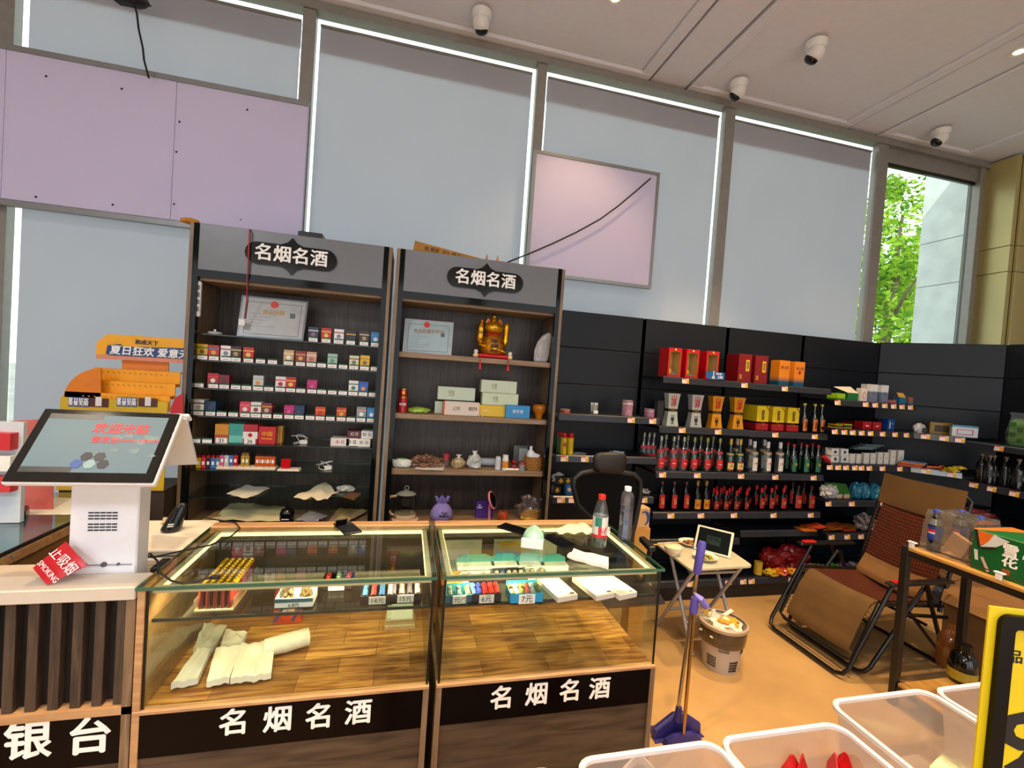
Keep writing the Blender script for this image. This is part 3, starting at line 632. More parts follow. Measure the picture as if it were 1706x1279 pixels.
# things on top of the cabinets
q = [at(686, 416, Y=3.0), at(800, 430, Y=3.0)]; t = thing('cardboard_strip', 'brown cardboard box lying flat on top of the right cabinet', 'box')
a = Vector((at(688, 408, Y=2.98).x, 2.98, 2.446)); x1 = at(801, 430, Y=2.98).x
b = MB(); b.hull([(a.x, 2.96, 2.446), (x1, 2.96, 2.446), (x1, 2.96, 2.475), (a.x+.01, 2.96, 2.535)], (0, 1, 0), .13); o = b.build('box', mat('b07a34', .8, var=.1), t, bevel=.002)
txt('▥ 易碎  ↑↑  ▤ |||', .03, mat('5a3a18', .7), t, ((a.x+x1)/2-.03, 2.958, 2.483), rot=(PI/2, .09, 0), ext=.0003); rebase(t)
for px, c, nm in ((811, 'c86a6a', 'pink'), (829, 'd88020', 'orange')):
    p = at(px, 428, Y=2.95); t = thing('bag_corner', '%s packet tip sticking up on top of the right cabinet' % nm, 'packet', (p.x, 2.95, 2.446))
    MB().loft([(0, .012, .01), (.03, .008, .006), (.062, .001, .001)]).build('packet', mat(c, .5), t)
p = at(520, 394, Y=3.0); t = thing('black_box', 'flat black box on top of the left cabinet, behind the header', 'box', (p.x, 3.0, 2.446)); MB().loft([(0, .07, .05), (.05, .07, .05), (.055, .06, .045)]).build('case', BLACK, t)
p = at(318, 366, Y=2.9); t = thing('rag', 'orange cloth scrap on the left top corner of the left cabinet', 'cloth', (p.x, 2.9, 2.446)); MB().blob((0, 0, 0), (.05, .04, .015), .3, 12, 2).build('cloth', mat('c08028', .8), t, smooth=True)
# ---------------------------------------------------------------- lucky cat
p = at(820, 600, Y=2.97); t = thing('lucky_cat', 'golden beckoning cat figure with both arms raised on a red scroll', 'figurine', (p.x-.005, 2.97, SR[0]+.001))
GB = mat('d89a10', .22, .75, var=.2, sc=30); GD = mat('a8660a', .3, .7, var=.3, sc=60, bump=.8)
MB().lathe([(0, .03), (.075, .03), (.088, .05), (.088, .085), (.078, .12), (.062, .15), (.05, .165)], n=24, sy=.75).build('body', GD, t, smooth=True)
b = MB(); pr = [(.062*math.sin(a*PI/12), .205-.048*math.cos(a*PI/12)) for a in range(13)]; b.lathe(pr, n=24, sy=.8); hd = b.build('head', GB, t, smooth=True)
for s in (-1, 1):
    MB().loft([(.235, .016, .008), (.262, .006, .004), (.272, .001, .001)], c=(s*.04, 0)).build('ear', GB, t); MB().loft([(.237, .010, .003), (.262, .002, .002)], c=(s*.04, -.008)).build('inner_ear', RED, t)
    MB().tube([(s*.022-.012, -.049, .212), (s*.022-.006, -.052, .217), (s*.022+.006, -.052, .217), (s*.022+.012, -.049, .212)], .0018, 6).build('eye', INK, hd)
    MB().tube([(0, -.053, .196), (s*.008, -.053, .191), (s*.018, -.051, .196)], .0015, 5).build('mouth', INK, hd)
MB().blob((0, -.052, .198), (.005, .004, .004), 0, 0, 2, flat=False).build('nose', mat('8a5a10', .4), hd)
MB().lathe([(.052, .156), (.058, .162), (.052, .168)], n=24, sy=.8, cap=False).build('collar', RED, t, smooth=True)
MB().tube([(.07, 0, .09), (.088, 0, .12), (.088, 0, .19)], [.02, .019, .018], 10).tube([(.088, 0, .19), (.088, 0, .23), (.086, 0, .243)], [.019, .02, .012], 10).build('arm', GB, t, smooth=True)
MB().tube([(-.07, 0, .09), (-.092, 0, .12), (-.092, 0, .18)], [.022, .022, .02], 10).tube([(-.09, 0, .18), (-.084, 0, .225), (-.08, 0, .25)], [.018, .017, .012], 10).build('arm', GD, t, smooth=True)
MB().loft([(.13, .012, .004), (.20, .012, .004)], c=(-.088, -.022)).build('tablet', GB, t)
txt('招财', .022, INK, t, (-.088, -.027, .165), ext=.0004)
MB().lathe([(.016, .262), (.022, .27), (.012, .285), (.014, .295), (.004, .305)], c=(0, 0, -.012), n=12).build('ingot_crown', GB, t, smooth=True)
b = MB()
for k in range(46):
    a = k*2.399; z = .04+.10*((k*.618) % 1); rr = .086-.03*max(0, (z-.1)/.06); b.blob((rr*math.cos(a), rr*.75*math.sin(a), z), (.012, .008, .009), .1, k, 1, flat=False)
b.build('coin_relief', GB, t, smooth=True)
txt('招财', .026, INK, t, (0, -.072, .115), ext=.001); txt('進寶', .026, INK, t, (0, -.078, .08), ext=.001); txt('聚宝盆', .018, INK, t, (0, -.080, .048), ext=.001)
MB().tube([(-.10, -.05, .014), (.10, -.05, .014)], .012, 12).build('scroll', mat('d01420', .3), t, smooth=True)
MB().box(-.09, .09, -.05, .05, 0, .03).build('base', RED, t, bevel=.004)
for s in (-1, 1):
    c = MB().blob((s*.115, -.045, .0), (.019, .017, .018), .05, 1, 2).blob((s*.115, -.045, .028), (.015, .014, .014), .05, 2, 2).build('small_white_cat', mat('e8dccb', .4), t, smooth=True)
    MB().box(s*.115-.006, s*.115+.006, -.0635, -.060, .01, .024).build('gold_coin', GOLD, c)
    MB().tube([(s*.09, -.075, .01), (s*.092, -.10, -.0), (s*.092, -.108, -.03)], .003, 6).loft([(-.075, .009, .006), (-.035, .004, .004)], c=(s*.092, -.108)).build('tassel', mat('d0141c', .6), t)
# white pouch
p = at(900, 600, Y=2.97); t = thing('drawstring_pouch', 'white quilted pouch with a carry loop leaning at the right end of the top shelf', 'bag', (p.x, 2.97, SR[0]+.001), .5)
o = MB().hull([(-.055, .02, 0), (.045, .02, 0), (.062, .02, .05), (.075, .02, .19), (.060, .02, .215), (.045, .02, .205), (.01, .02, .185), (-.03, .02, .14), (-.055, .02, .08)], (0, -1, 0), .05).build('bag', mat('d8d2cc', .5, var=.1, sc=30, bump=.5), t, bevel=.018, seg=3); MB().tube([(-.01, -.03, .15), (-.05, -.05, .13), (-.075, -.05, .09), (-.07, -.045, .05), (-.05, -.035, .03)], .005, 6).build('carry_loop', mat('b9c0c4', .5), t, smooth=True)
# second shelf right cabinet
z = SR[1]
p = at(669, 684, Y=2.95)
for zz, r, h, nm, col, tx in ((z+.001, .030, .10, 'lower', 'b01420', '中华'), (z+.102, .027, .05, 'upper', '8e1018', '福')):
    t = thing('tea_tin', '%s red round tin of the two stacked at the left of the second shelf' % nm, 'tin', (p.x+.005, 2.95, zz)); MB().lathe([(r, 0), (r, h)], n=24).build('body', mat(col, .3), t, smooth=True); MB().lathe([(r+.001, h-.006), (r+.001, h)], n=24).build('rim', GOLD, t, smooth=True)
    txt(tx, .022, CW if nm == 'lower' else GOLD, t, (0, -r-.001, h*.5), ext=.0005)
p = at(698, 686, Y=2.94); t = thing('tea_packet', 'green and white soft packet lying on the second shelf', 'packet', (p.x, 2.94, z+.001)); MB().blob((0, 0, 0), (.07, .035, .022), .12, 21, 3).build('packet', mat('8fae3c', .35, var=.35, sc=14), t, smooth=True)
def gift(px, Y, zz, w, h, d, col, label, text=None, tcol='8a8a66', ts=.35, rz=0, extra=None):
    x = at(px, at_z_y(px, zz, Y), Y=Y).x; t = thing('gift_box', label, 'box', (x, Y, zz+.001), rz)
    MB().box(-w/2, w/2, 0, d, 0, h).build('box', mat(col, .35, var=.03), t, bevel=.001)
    if text: txt(text, h*ts, mat(tcol, .5), t, (-w*.14 if extra is None else extra, -.0012, h*.5), bold=.01, ext=.0003)
    return t
g1 = gift(730, 2.965, z, .05, .08, .012, 'b8c6ae', 'pale green box end showing left of the cream box', None)
g2 = gift(768, 2.90, z, .235, .088, .06, 'd9c6b4', 'cream box with black brush lettering and an orange end, front of the left stack', '上妙', '1c1614', .3); MB().box(-.1178, -.108, -.001, .0605, 0, .088).build('orange_end', mat('c8501a', .4), g2); txt('国色天香\n传世之作', .014, mat('6a4a3a', .5), g2, (.075, -.0012, .045), ext=.0003)
gift(760, 2.955, z+.094, .245, .085, .07, 'bfcab0', 'pale green box lying on top of the left stack', '如意\n上品', ts=.24)
gift(815, 2.92, z, .21, .075, .06, 'e0b410', 'yellow box at the bottom of the right stack', '黄金', 'f0e0c0', .2); gift(862, 2.89, z, .165, .085, .06, '1f86c0', 'bright blue box with white lettering and flowers', '雨花香', 'f0f0f0', .3, extra=-.0)
gift(833, 2.925, z+.077, .245, .08, .07, 'c9d0ae', 'pale green box in the middle of the right stack', '如意\n上品', ts=.24); gift(831, 2.925, z+.159, .24, .082, .07, 'c4ccae', 'pale green box at the very top of the right stack', '如意\n上品', ts=.24)
p = at(898, 695, Y=2.92); t = thing('orange_toy_cup', 'round orange drink cup with a face and a black straw, second shelf', 'cup', (p.x, 2.93, z+.001))
MB().lathe([(0, 0), (.022, 0), (.026, .03), (.038, .045), (.047, .065), (.045, .085), (.03, .098), (0, .1)], n=24).build('cup', mat('b96a14', .25), t, smooth=True)
MB().lathe([(0, .098), (.02, .1), (.015, .108), (0, .11)], n=14).build('lid', BLACK, t, smooth=True); MB().tube([(.0, 0, .105), (-.008, -.005, .13), (-.045, -.015, .14)], .003, 8).build('straw', INK, t, smooth=True)
for s in (-1, 1): MB().blob((s*.015, -.043, .066), (.004, .003, .005), 0, 0, 1, flat=False).build('eye', INK, t)
p = at(799, 693, Y=2.9); t = thing('earbuds', 'small black and white trinkets at the front of the second shelf', 'trinket', (p.x, 2.895, z+.001))
for k in range(5): MB().blob((k*.009-.02, (k % 2)*.006, 0), (.006, .005, .004), .1, k, 1).build('bead', (CW, INK)[k % 2], t)
# third shelf right cabinet
z = SR[2]
def bag(px, Y, z, r, col, label, seed, amp=.2, rough=.5, var=.2, sc=20, name='plastic_bag', cat='bag', knot=False, m=None):
    x = at(px, at_z_y(px, z, Y), Y=Y).x; t = thing(name, label, cat, (x, Y, z+.001)); MB().blob((0, 0, 0), r, amp, seed, 4 if max(r) > .06 else 3).build('bag', m or mat(col, rough, var=var, sc=sc, bump=.3), t, smooth=True)
    if knot: MB().loft([(r[2]*1.6, .012, .012), (r[2]*1.9, .006, .006), (r[2]*2.3, .018, .01)]).build('knot', mat('d8d8d4', .4), t, smooth=True)
    return t
t = bag(668, 2.95, z, (.065, .04, .03), 'd8dcd4', 'white wet wipe packet with a green lid on the third shelf', 31, .1, name='wipes_packet', cat='packet'); MB().loft([(.045, .03, .015), (.055, .026, .012)]).build('lid', mat('2e8a3a', .4), t)
bag(712, 2.96, z, (.085, .05, .04), '7a5640', 'clear bag of brown dried roots on the third shelf', 32, .35, .3, .5, 60)
paper([(690, 781), (738, 783), (742, 776), (700, 772)], z, 'white paper with red print under the bag of roots', .004, 'e6dfd8', 33, lift=.004)
x = at(743, 770, Y=2.98).x; t = thing('spice_jar', 'small clear jar with a pink and red lid on the third shelf', 'jar', (x, 2.98, z+.001)); MB().lathe([(.02, 0), (.022, .01), (.022, .045)], n=16).build('glass', glass('e8e0dc', .05, 0, .15), t, smooth=True); MB().lathe([(.022, .045), (.022, .085)], n=16).build('lid', mat('a8343c', .4), t, smooth=True)
bag(763, 2.95, z, (.045, .035, .038), 'a8946a', 'knotted bag of dried flowers on the third shelf', 34, .12, .4, .5, 80, knot=True)
bag(789, 2.95, z, (.045, .035, .05), 'b9bcb8', 'knotted white plastic bag beside the dried flowers', 35, .2, .3, .1, knot=True)
x = at(815, 772, Y=3.02).x; t = thing('paper_roll', 'pale grey cylinder lying on its side on the third shelf', 'tube', (x, 3.02, z+.001)); MB().tube([(-.065, 0, .03), (.065, 0, .028)], .026, 20).build('roll', mat('a8b0b8', .4), t, smooth=True); MB().tube([(.065, 0, .028), (.07, 0, .028)], .02, 16).build('end_cap', mat('8a8f98', .4), t, smooth=True)
def pill(px, Y, z, r, h, col, cap, label, band=None, lab=None):
    x = at(px, at_z_y(px, z, Y), Y=Y).x; t = thing('pill_bottle', label, 'bottle', (x, Y, z+.001))
    MB().lathe([(0, 0), (r, 0), (r, h*.75), (r*.8, h*.8)], n=18).build('body', mat(col, .35), t, smooth=True); MB().lathe([(r*.85, h*.8), (r*.85, h), (0, h)], n=18).build('cap', mat(cap, .35), t, smooth=True)
    if lab: MB().lathe([(r+.0005, h*.15), (r+.0005, h*.6)], n=18, cap=False).build('label', mat(lab, .4), t, smooth=True)
pill(829, 2.93, z, .020, .085, 'c8ccd0', 'dfe2e4', 'grey-white pill bottle left of the orange-labelled one'); pill(841, 2.915, z, .022, .10, 'e6e3dc', 'efece6', 'white pill bottle with an orange label', lab='d88a20')
pill(856, 2.91, z, .022, .065, '2a1814', 'a81c20', 'small dark jar with a red lid', lab='8a3028'); pill(869, 2.90, z, .021, .055, '8a8a86', 'c83a30', 'small clear jar with an orange-red lid')
x = at(853, 788, Y=2.89).x; t = thing('cigarette_holder', 'white stick lying at the front edge of the third shelf', 'stick', (x, 2.893, z+.001)); MB().tube([(-.045, 0, .008), (.045, 0, .008)], .008, 12).build('stick', mat('efe8d8', .4), t, smooth=True)
x = at(887, 790, Y=2.94).x; t = thing('wicker_basket', 'round woven wicker basket at the right end of the third shelf', 'basket', (x, 2.95, z+.001))
WK = mat('a8702a', .6, var=.3, sc=60)
for k in range(8):
    r = .058+.006*math.sin(k*.5); pts = [((r+.0035*(1 if (j+k) % 2 else -1))*math.cos(2*PI*j/20), (r+.0035*(1 if (j+k) % 2 else -1))*.8*math.sin(2*PI*j/20), .006+k*.011) for j in range(20)]
    MB().tube(pts, .0055, 6, closed=True).build('wicker_strand', WK, t, smooth=True)
MB().lathe([(0, 0), (.054, 0), (.058, .09)], n=20, sy=.8, cap=False).build('wicker_lining', mat('6a4218', .7), t)
t2 = thing('lotion_bottle', 'white lotion bottle standing in the wicker basket', 'bottle', (x-.02, 2.95, z+.02)); MB().lathe([(0, 0), (.026, 0), (.028, .08), (.022, .105), (.01, .115), (.01, .14), (0, .14)], n=18).build('body', mat('e6e6ea', .3), t2, smooth=True)
t2 = thing('packet', 'small white and blue packet tucked in the wicker basket', 'packet', (x+.005, 2.925, z+.05)); MB().obox((0, 0, .035), (.045, .008, .06), Matrix.Rotation(.4, 3, 'Y')).build('card', mat('dfe0e6', .4), t2)
t2 = thing('packet', 'red and orange slim box standing at the right in the wicker basket', 'packet', (x+.035, 2.95, z+.02)); MB().box(-.012, .012, -.012, .012, 0, .09).build('box', mat('b03a20', .4), t2)
t2 = thing('picture_card', 'clear plastic holder standing behind the wicker basket', 'holder', (at(868, 760, Y=3.05).x, 3.07, z+.001)); MB().box(-.05, .05, 0, .01, 0, .14).build('panel', mat('5f655f', .2), t2); MB().box(-.01, .05, -.002, 0, .03, .12).build('card', mat('a8aca8', .4), t2)
# bottom shelf right cabinet
z = .735
x = at(675, 855, Y=2.95).x; t = thing('glass_kettle', 'glass electric kettle with a cream handle and base on the bottom shelf', 'kettle', (x, 2.95, z+.001))
KC = mat('d8b898', .3)
MB().lathe([(0, 0), (.085, 0), (.088, .012), (.07, .02)], n=28).build('base', KC, t, smooth=True)
MB().lathe([(.068, .02), (.072, .03), (.068, .05)], n=28).build('collar', KC, t, smooth=True)
MB().lathe([(.068, .05), (.072, .07), (.07, .12), (.06, .165), (.063, .175)], n=28, cap=False).build('jug', glass('cfd8d4', .06), t, smooth=True)
MB().lathe([(.063, .175), (.05, .185), (.015, .195), (.0, .197)], n=24).tube([(.013*math.cos(a*PI/6), 0, .212+.013*math.sin(a*PI/6)) for a in range(12)], .004, 6, closed=True).build('lid', mat('8a8a80', .25), t, smooth=True)
MB().tube([(-.06, 0, .16), (-.10, 0, .155), (-.115, 0, .12), (-.11, 0, .07), (-.085, 0, .04), (-.06, 0, .035)], .009, 10).build('handle', KC, t, smooth=True)
x = at(735, 862, Y=2.96).x; t = thing('cloth_pouch', 'lilac drawstring cloth pouch on the bottom shelf', 'bag', (x, 2.96, z+.001))
b = MB().lathe([(0, 0), (.055, 0), (.07, .018), (.074, .04), (.068, .065), (.052, .088), (.036, .104), (.025, .115), (.03, .124), (.040, .136), (.044, .146)], n=48, sy=.7, cap=False); b.v = [((lambda a, w: (v[0]*(1+w*math.sin(11*a)+.04*noise.noise(Vector(v)*28)), v[1]*(1+w*math.sin(11*a)), v[2]+(.010*math.sin(5*a) if v[2] > .13 else 0)))(math.atan2(v[1], v[0]), .16*max(0, min(1, (v[2]-.07)/.05)))) for v in b.v]; b.build('bag', mat('8a7cc0', .7, var=.12, sc=30, bump=.4), t, smooth=True); MB().lathe([(.026, .112), (.029, .118), (.026, .123)], n=20, sy=.72, cap=False).build('drawstring', mat('6a5cb0', .6), t)
txt('ToU\nRoBom', .022, INK, t, (.015, -.054, .05), ext=.001)
x = at(805, 862, Y=2.97).x; t = thing('purple_box', 'purple box behind the pink hairbrush on the bottom shelf', 'box', (x+.01, 2.99, z+.001)); MB().box(-.06, .06, 0, .03, 0, .115).build('box', mat('4a2e86', .35), t, bevel=.001); txt('be\nhappy', .016, CW, t, (-.035, -.001, .08), ext=.0003)
x = at(818, 862, Y=2.93).x; t = thing('hand_mirror', 'pink handheld mirror standing on the bottom shelf', 'mirror', (x, 2.93, z+.001))
PK = mat('d8808a', .35)
MB().bar((-.012, 0, 0), (-.016, 0, .11), .014, .008).build('handle', PK, t, bevel=.002)
R = Matrix.Rotation(1.2, 3, 'Z') @ Matrix.Rotation(-.35, 3, 'X')
b = MB(); b.lathe([(.0, -.006), (.048, -.006), (.052, 0), (.048, .006), (.0, .006)], n=28); b.v = [tuple(Matrix.Rotation(-.38, 3, 'Y')@Matrix.Rotation(1.05, 3, 'Z')@Matrix.Rotation(PI/2, 3, 'X')@Vector((v[0], v[1]*1.25, v[2]))+Vector((.0, 0, .14))) for v in b.v]; b.build('rim', PK, t, smooth=True)
b = MB(); b.lathe([(.0, .0062), (.042, .0062), (.042, .008), (0, .008)], n=28); b.v = [tuple(Matrix.Rotation(-.38, 3, 'Y')@Matrix.Rotation(1.05, 3, 'Z')@Matrix.Rotation(PI/2, 3, 'X')@Vector((v[0], v[1]*1.25, v[2]))+Vector((.0, 0, .14))) for v in b.v]; b.build('mirror_glass', mat('1c2420', .05, .8), t, smooth=True)
x = at(838, 855, Y=2.94).x; t = thing('apple', 'red and yellow apple on the bottom shelf', 'fruit', (x, 2.94, z+.001)); MB().lathe([(0, .006), (.02, 0), (.034, .02), (.036, .04), (.026, .06), (.008, .062), (0, .055)], n=20).build('fruit', mat('b8481c', .3, var=.5, sc=25), t, smooth=True); MB().tube([(0, 0, .055), (.004, 0, .072)], .0015, 5).build('stem', mat('4a3018', .7), t)
x = at(885, 860, Y=2.96).x; t = thing('banana_bag', 'clear plastic bag with yellow bananas at the right end of the bottom shelf', 'bag', (x, 2.96, z+.001))
for k in range(4): MB().tube([(-.085+.006*k, -.03+k*.02, .02), (-.04, -.035+k*.02, .012+k*.01), (.02, -.035+k*.02, .014+k*.01), (.06, -.02+k*.02, .03+k*.01)], [.006, .015, .016, .006], 8).build('banana', mat('d0a020', .5, var=.15), t, smooth=True)
MB().blob((0, 0, 0), (.095, .06, .085), .22, 41, 4).build('bag', glass('e6dcd8', .05, .1, .12), t, smooth=True)
# ================================================================ STORE SHELVING
SM = mat('12161d', .42, .0, var=.04, spec=.3); LIP = mat('2c2e36', .3, .2); TAGM = [mat('e9d3cd', .5), mat('e0a818', .5), mat('d8604a', .5)]
CLIP = glass('b8c0c4', .10, .05, .35)
def tagmesh(a, b_, n):
    pass
def shelf(root, bl, br, lr, ll, z, tags=(), lipm=None, name='shelf'):
    v = [Vector((p[0], p[1], z)) for p in (bl, br, lr, ll)]
    sh = MB().hull([p-Vector((0, 0, .022)) for p in v], (0, 0, 1), .022).build(name, SM, root)
    a, b_ = v[3], v[2]; d = (b_-a); L = d.length; d /= L; n = Vector((d.y, -d.x, 0)); n = n if n.dot(v[3]-v[0]) > 0 else -n
    q = [a+n*.002+Vector((0, 0, .006)), a+n*.014-Vector((0, 0, .004)), a+n*.022-Vector((0, 0, .048)), a+n*.002-Vector((0, 0, .048))]
    MB().hull(q, d, L).build('shelf_lip', lipm or LIP, sh, bevel=.002)
    for u in tags:
        c = a+d*u; w = .030; b = MB()
        def P(s, h): o_ = .016+(-h/.044)*.007; return c+d*s+n*o_+Vector((0, 0, h))
        b.hull([P(-w, -.004), P(w, -.004), P(w, -.042), P(-w, -.042)], n, .001, 0)
        b.hull([P(w*.25, -.012), P(w, -.012), P(w, -.042), P(w*.25, -.042)], n, .0014, 1)
        b.hull([P(-w, -.004), P(w*.3, -.004), P(w*.3, -.012), P(-w, -.012)], n, .0014, 2)
        b.build('price_tag', TAGM, sh)
    return sh
def unit(name, label, bl, br, ll, lr, shelves, z_top=2.28):
    t = thing('store_shelving', label, 'shelving')
    b_ = Vector((bl[0], bl[1], 0)); e = Vector((br[0], br[1], 0)); d = (e-b_).normalized(); n = Vector((d.y, -d.x, 0)); n = n if n.dot(Vector((ll[0], ll[1], 0))-b_) > 0 else -n
    z = z_top
    MB().hull([b_-n*.012+Vector((0, 0, .1)), e-n*.012+Vector((0, 0, .1)), e-n*.012+Vector((0, 0, z_top-.004)), b_-n*.012+Vector((0, 0, z_top-.004))], n, .006).build('backing_board', mat('07090b', .7), t)  # added behind the panels to block window light at their gaps
    while z > .1:
        z1 = max(z-.30, .08)
        MB().hull([b_+d*.008+Vector((0, 0, z1+.004)), e-d*.008+Vector((0, 0, z1+.004)), e-d*.008+Vector((0, 0, z-.003)), b_+d*.008+Vector((0, 0, z-.003))], n, .015).build('back_panel', SM, t, bevel=.002)
        z = z1
    for p in (b_, e): MB().bar(p-n*.01, p-n*.01+Vector((0, 0, z_top-.01)), .03, .05).build('upright', mat('0e1114', .5), t)
    for zz, tg, *lm in shelves: shelf(t, bl, br, lr, ll, zz, tg, lm[0] if lm else None)
    base = [Vector((p[0], p[1], 0)) for p in (bl, br, lr, ll)]
    MB().hull(base, (0, 0, 1), .11).build('base_plinth', mat('0f1114', .5), t)
    return rebase(t)
def tg(a, Y, pxs, X0=None): return [a_ for a_ in pxs]
def us(pxs, py, x0, Y=3.13): return [at(p, py, Y=Y).x-x0 for p in pxs]
YB, YL = 3.5, 3.15
unit('a', 'dark shelving unit behind the office chair, next to the right wooden cabinet', (1.12, YB), (1.94, YB), (1.11, YL), (1.94, YL),
     [(1.461, us((1052, 1088), 694, 1.11)), (1.151, us((941, 975), 756, 1.11)), (.841, us((935, 954, 985, 1012, 1038, 1073), 828, 1.11)), (.16, us((1078,), 995, 1.11))])
unit('b', 'dark shelving unit with the red gift boxes and the hourglass boxes', (1.942, YB), (2.765, YB), (1.942, YL), (2.762, YL),
     [(1.79, us((1142, 1241), 634, 1.942)), (1.40, us((1137, 1197), 712, 1.942)), (1.043, us((1104, 1162, 1235), 788, 1.942)), (.718, us((1118, 1168, 1223), 855, 1.942)), (.50, ()), (.16, us((1150, 1213, 1238), 973, 1.942))])
unit('c', 'dark shelving unit with the yellow gift boxes and the small red-capped bottles', (2.767, YB), (3.585, YB), (2.766, YL), (3.56, YL),
     [(1.785, us((1308,), 642, 2.766)), (1.395, us((1292, 1358), 720, 2.766)), (1.04, us((1292, 1356), 790, 2.766)), (.716, us((1289, 1351), 854, 2.766)), (.56, ()), (.16, us((1252, 1318), 970, 2.766))])
unit('d', 'dark shelving unit with boxed phone cables, left of the shelf corner', (3.587, YB), (4.505, YB), (3.54, 3.05), (4.39, 3.05),
     [(1.70, us((1396, 1443, 1459, 1475, 1490, 1504, 1518), 665, 3.54, 3.03)), (1.455, us((1391, 1407, 1421, 1436, 1451, 1471, 1492, 1511), 716, 3.54, 3.03)), (1.155, us((1383, 1397, 1410, 1425, 1436, 1449, 1471, 1500), 772, 3.54, 3.03)), (.845, us((1381, 1420, 1472), 830, 3.54, 3.03)), (.56, us((1386, 1412, 1435), 889, 3.54, 3.03)), (.16, us((1318,), 970, 3.54))])
unit('e', 'narrow corner shelving unit with the picture frame and pencil goods', (4.507, 3.498), (5.131, 2.874), (4.392, 3.048), (4.63, 2.81),
     [(1.455, (.08, .2, .3), CLIP), (1.155, (.10, .27), CLIP), (.845, ()), (.56, ()), (.16, ())], 2.29)
unit('f', 'dark shelving unit at the right edge of the frame, past the corner', (5.133, 2.87), (5.133, 1.95), (4.63, 2.808), (4.60, 1.95),
     [(1.43, (.24,)), (1.10, (.1, .22, .36)), (.80, ()), (.47, (.30,)), (.16, ())], 2.29)
tag(MB().box(5.2, 6.02, -2, 3.6, 0, .01).build('baseboard_right', SM), kind='structure')
# ---------------------------------------------------------------- bottles
def prof(r, h, nr, s0, s1, lo=.004): return [(0, 0), (r*.9, 0), (r, lo), (r, h*s0), (r*.86, h*(s0+(s1-s0)*.35)), (nr*1.25, h*s1), (nr, h*(s1+.05)), (nr, h*.92)]
def bottle(name, cat, r, h, nr, s0, s1, gm, cap, labels, cap0=.88, sx=1, txts=()):
    def f():
        t = thing(name, '', cat)
        MB().lathe(prof(r, h, nr, s0, s1), n=14, sy=sx).build('glass_body', gm, t, smooth=True)
        MB().lathe([(nr*1.2, h*cap0), (nr*1.25, h*.99), (nr*1.1, h), (0, h)], n=12).build('cap', cap, t, smooth=True)
        for z0, z1, rr, col in labels: MB().lathe([(rr, h*z0), (rr*(.999), h*z1)], n=16, sy=sx, cap=False, **({} if z0 >= .5 else {'a0': -PI/2-.85, 'a1': -PI/2+.85})).build('label', mat(col, .45), t, smooth=True)
        for s_, size, zz, col, yy in txts: txt(s_, size, mat(col, .5), t, (0, -yy, h*zz), ext=.0005, bold=.01)
        return t
    return f
GC = glass('dfe6e2', .06, 0, .10); GG = glass('7fa888', .08, 0, .12); GD2 = glass('2f5a3c', .08, 0, .25); GK = mat('080706', .15, spec=.35); GT = glass('5fa08a', .08, 0, .25)
BT = {'cr': bottle('liquor_bottle', 'bottle', .034, .275, .011, .42, .70, GC, mat('9a9a8c', .3, .6), ((.10, .36, .0345, 'd01c26'), (.50, .60, .0275, 'd84048')), .86, txts=(('~', .05, .23, 'f0e8e4', .035),)),
 'gr': bottle('liquor_bottle', 'bottle', .035, .275, .011, .42, .70, GG, mat('8a8a40', .35, .4), ((.10, .36, .0355, 'd01c26'), (.50, .60, .0285, 'd84048')), .86, txts=(('~', .05, .23, 'f0e8e4', .036),)),
 'yl': bottle('liquor_bottle', 'bottle', .034, .275, .011, .42, .66, GG, mat('c89a20', .35, .3), ((.06, .30, .0345, 'b81a20'), (.09, .27, .0352, 'e8cf7a'), (.50, .56, .0285, 'c8b46a')), .82, txts=(('永', .035, .18, 'a01818', .0358),)),
 'wh': bottle('liquor_bottle', 'bottle', .033, .26, .012, .62, .76, GC, mat('d8d4cc', .4), ((.06, .48, .0336, 'e2dace'), (.58, .66, .0325, 'd8b08a')), .80, txts=(('二锅头', .018, .30, 'a83020', .0342),)),
 'gn': bottle('liquor_bottle', 'bottle', .032, .25, .011, .55, .78, GD2, RED, ((.06, .50, .0326, '1f6a4c'),), .90, txts=(('劲', .03, .3, 'd8c040', .0332),)),
 'dk': bottle('wine_bottle', 'bottle', .031, .235, .011, .58, .78, GK, mat('5a1010', .3), ((.10, .56, .0316, 'c01a22'),), .9, txts=(('红\n酒', .03, .34, 'e8b040', .0322),)),
 'yk': bottle('sauce_bottle', 'bottle', .036, .245, .012, .5, .72, GK, mat('8a6a20', .35, .5), ((.06, .38, .0366, 'd88a14'),), .82, txts=(('国公', .022, .2, 'b02010', .0372),)),
 'sm': bottle('small_bottle', 'bottle', .026, .165, .009, .55, .75, GK, mat('c01820', .35), ((.06, .46, .0266, 'a01a16'),), .76, sx=.7, txts=(('劲', .022, .26, 'd8b060', .0195),)),
 'md': bottle('medium_bottle', 'bottle', .031, .19, .010, .55, .75, GK, mat('c01820', .35), ((.10, .56, .0316, 'b8241a'),), .80, sx=.7, txts=(('劲', .028, .33, 'e0b860', .0228),)),
 'lg': bottle('large_bottle', 'bottle', .038, .215, .012, .6, .78, GK, mat('3a0c0c', .3), ((.10, .60, .0386, 'b8241a'),), .84, sx=.7, txts=(('劲', .032, .35, 'e8c060', .0278),)),
 'or': bottle('sauce_bottle', 'bottle', .030, .25, .011, .45, .66, GD2, mat('c8b040', .35), ((.04, .46, .0306, 'd0681a'),), .92, txts=(('香\n醋', .03, .24, '5a1a10', .0312),)),
 'pl': bottle('soda_bottle', 'bottle', .034, .24, .012, .6, .80, mat('14100f', .12, coat=.5), mat('8a6a3a', .4), ((.25, .50, .0346, '1a2420'),), .92, txts=(('L', .03, .36, 'd8d8d8', .0352),))}
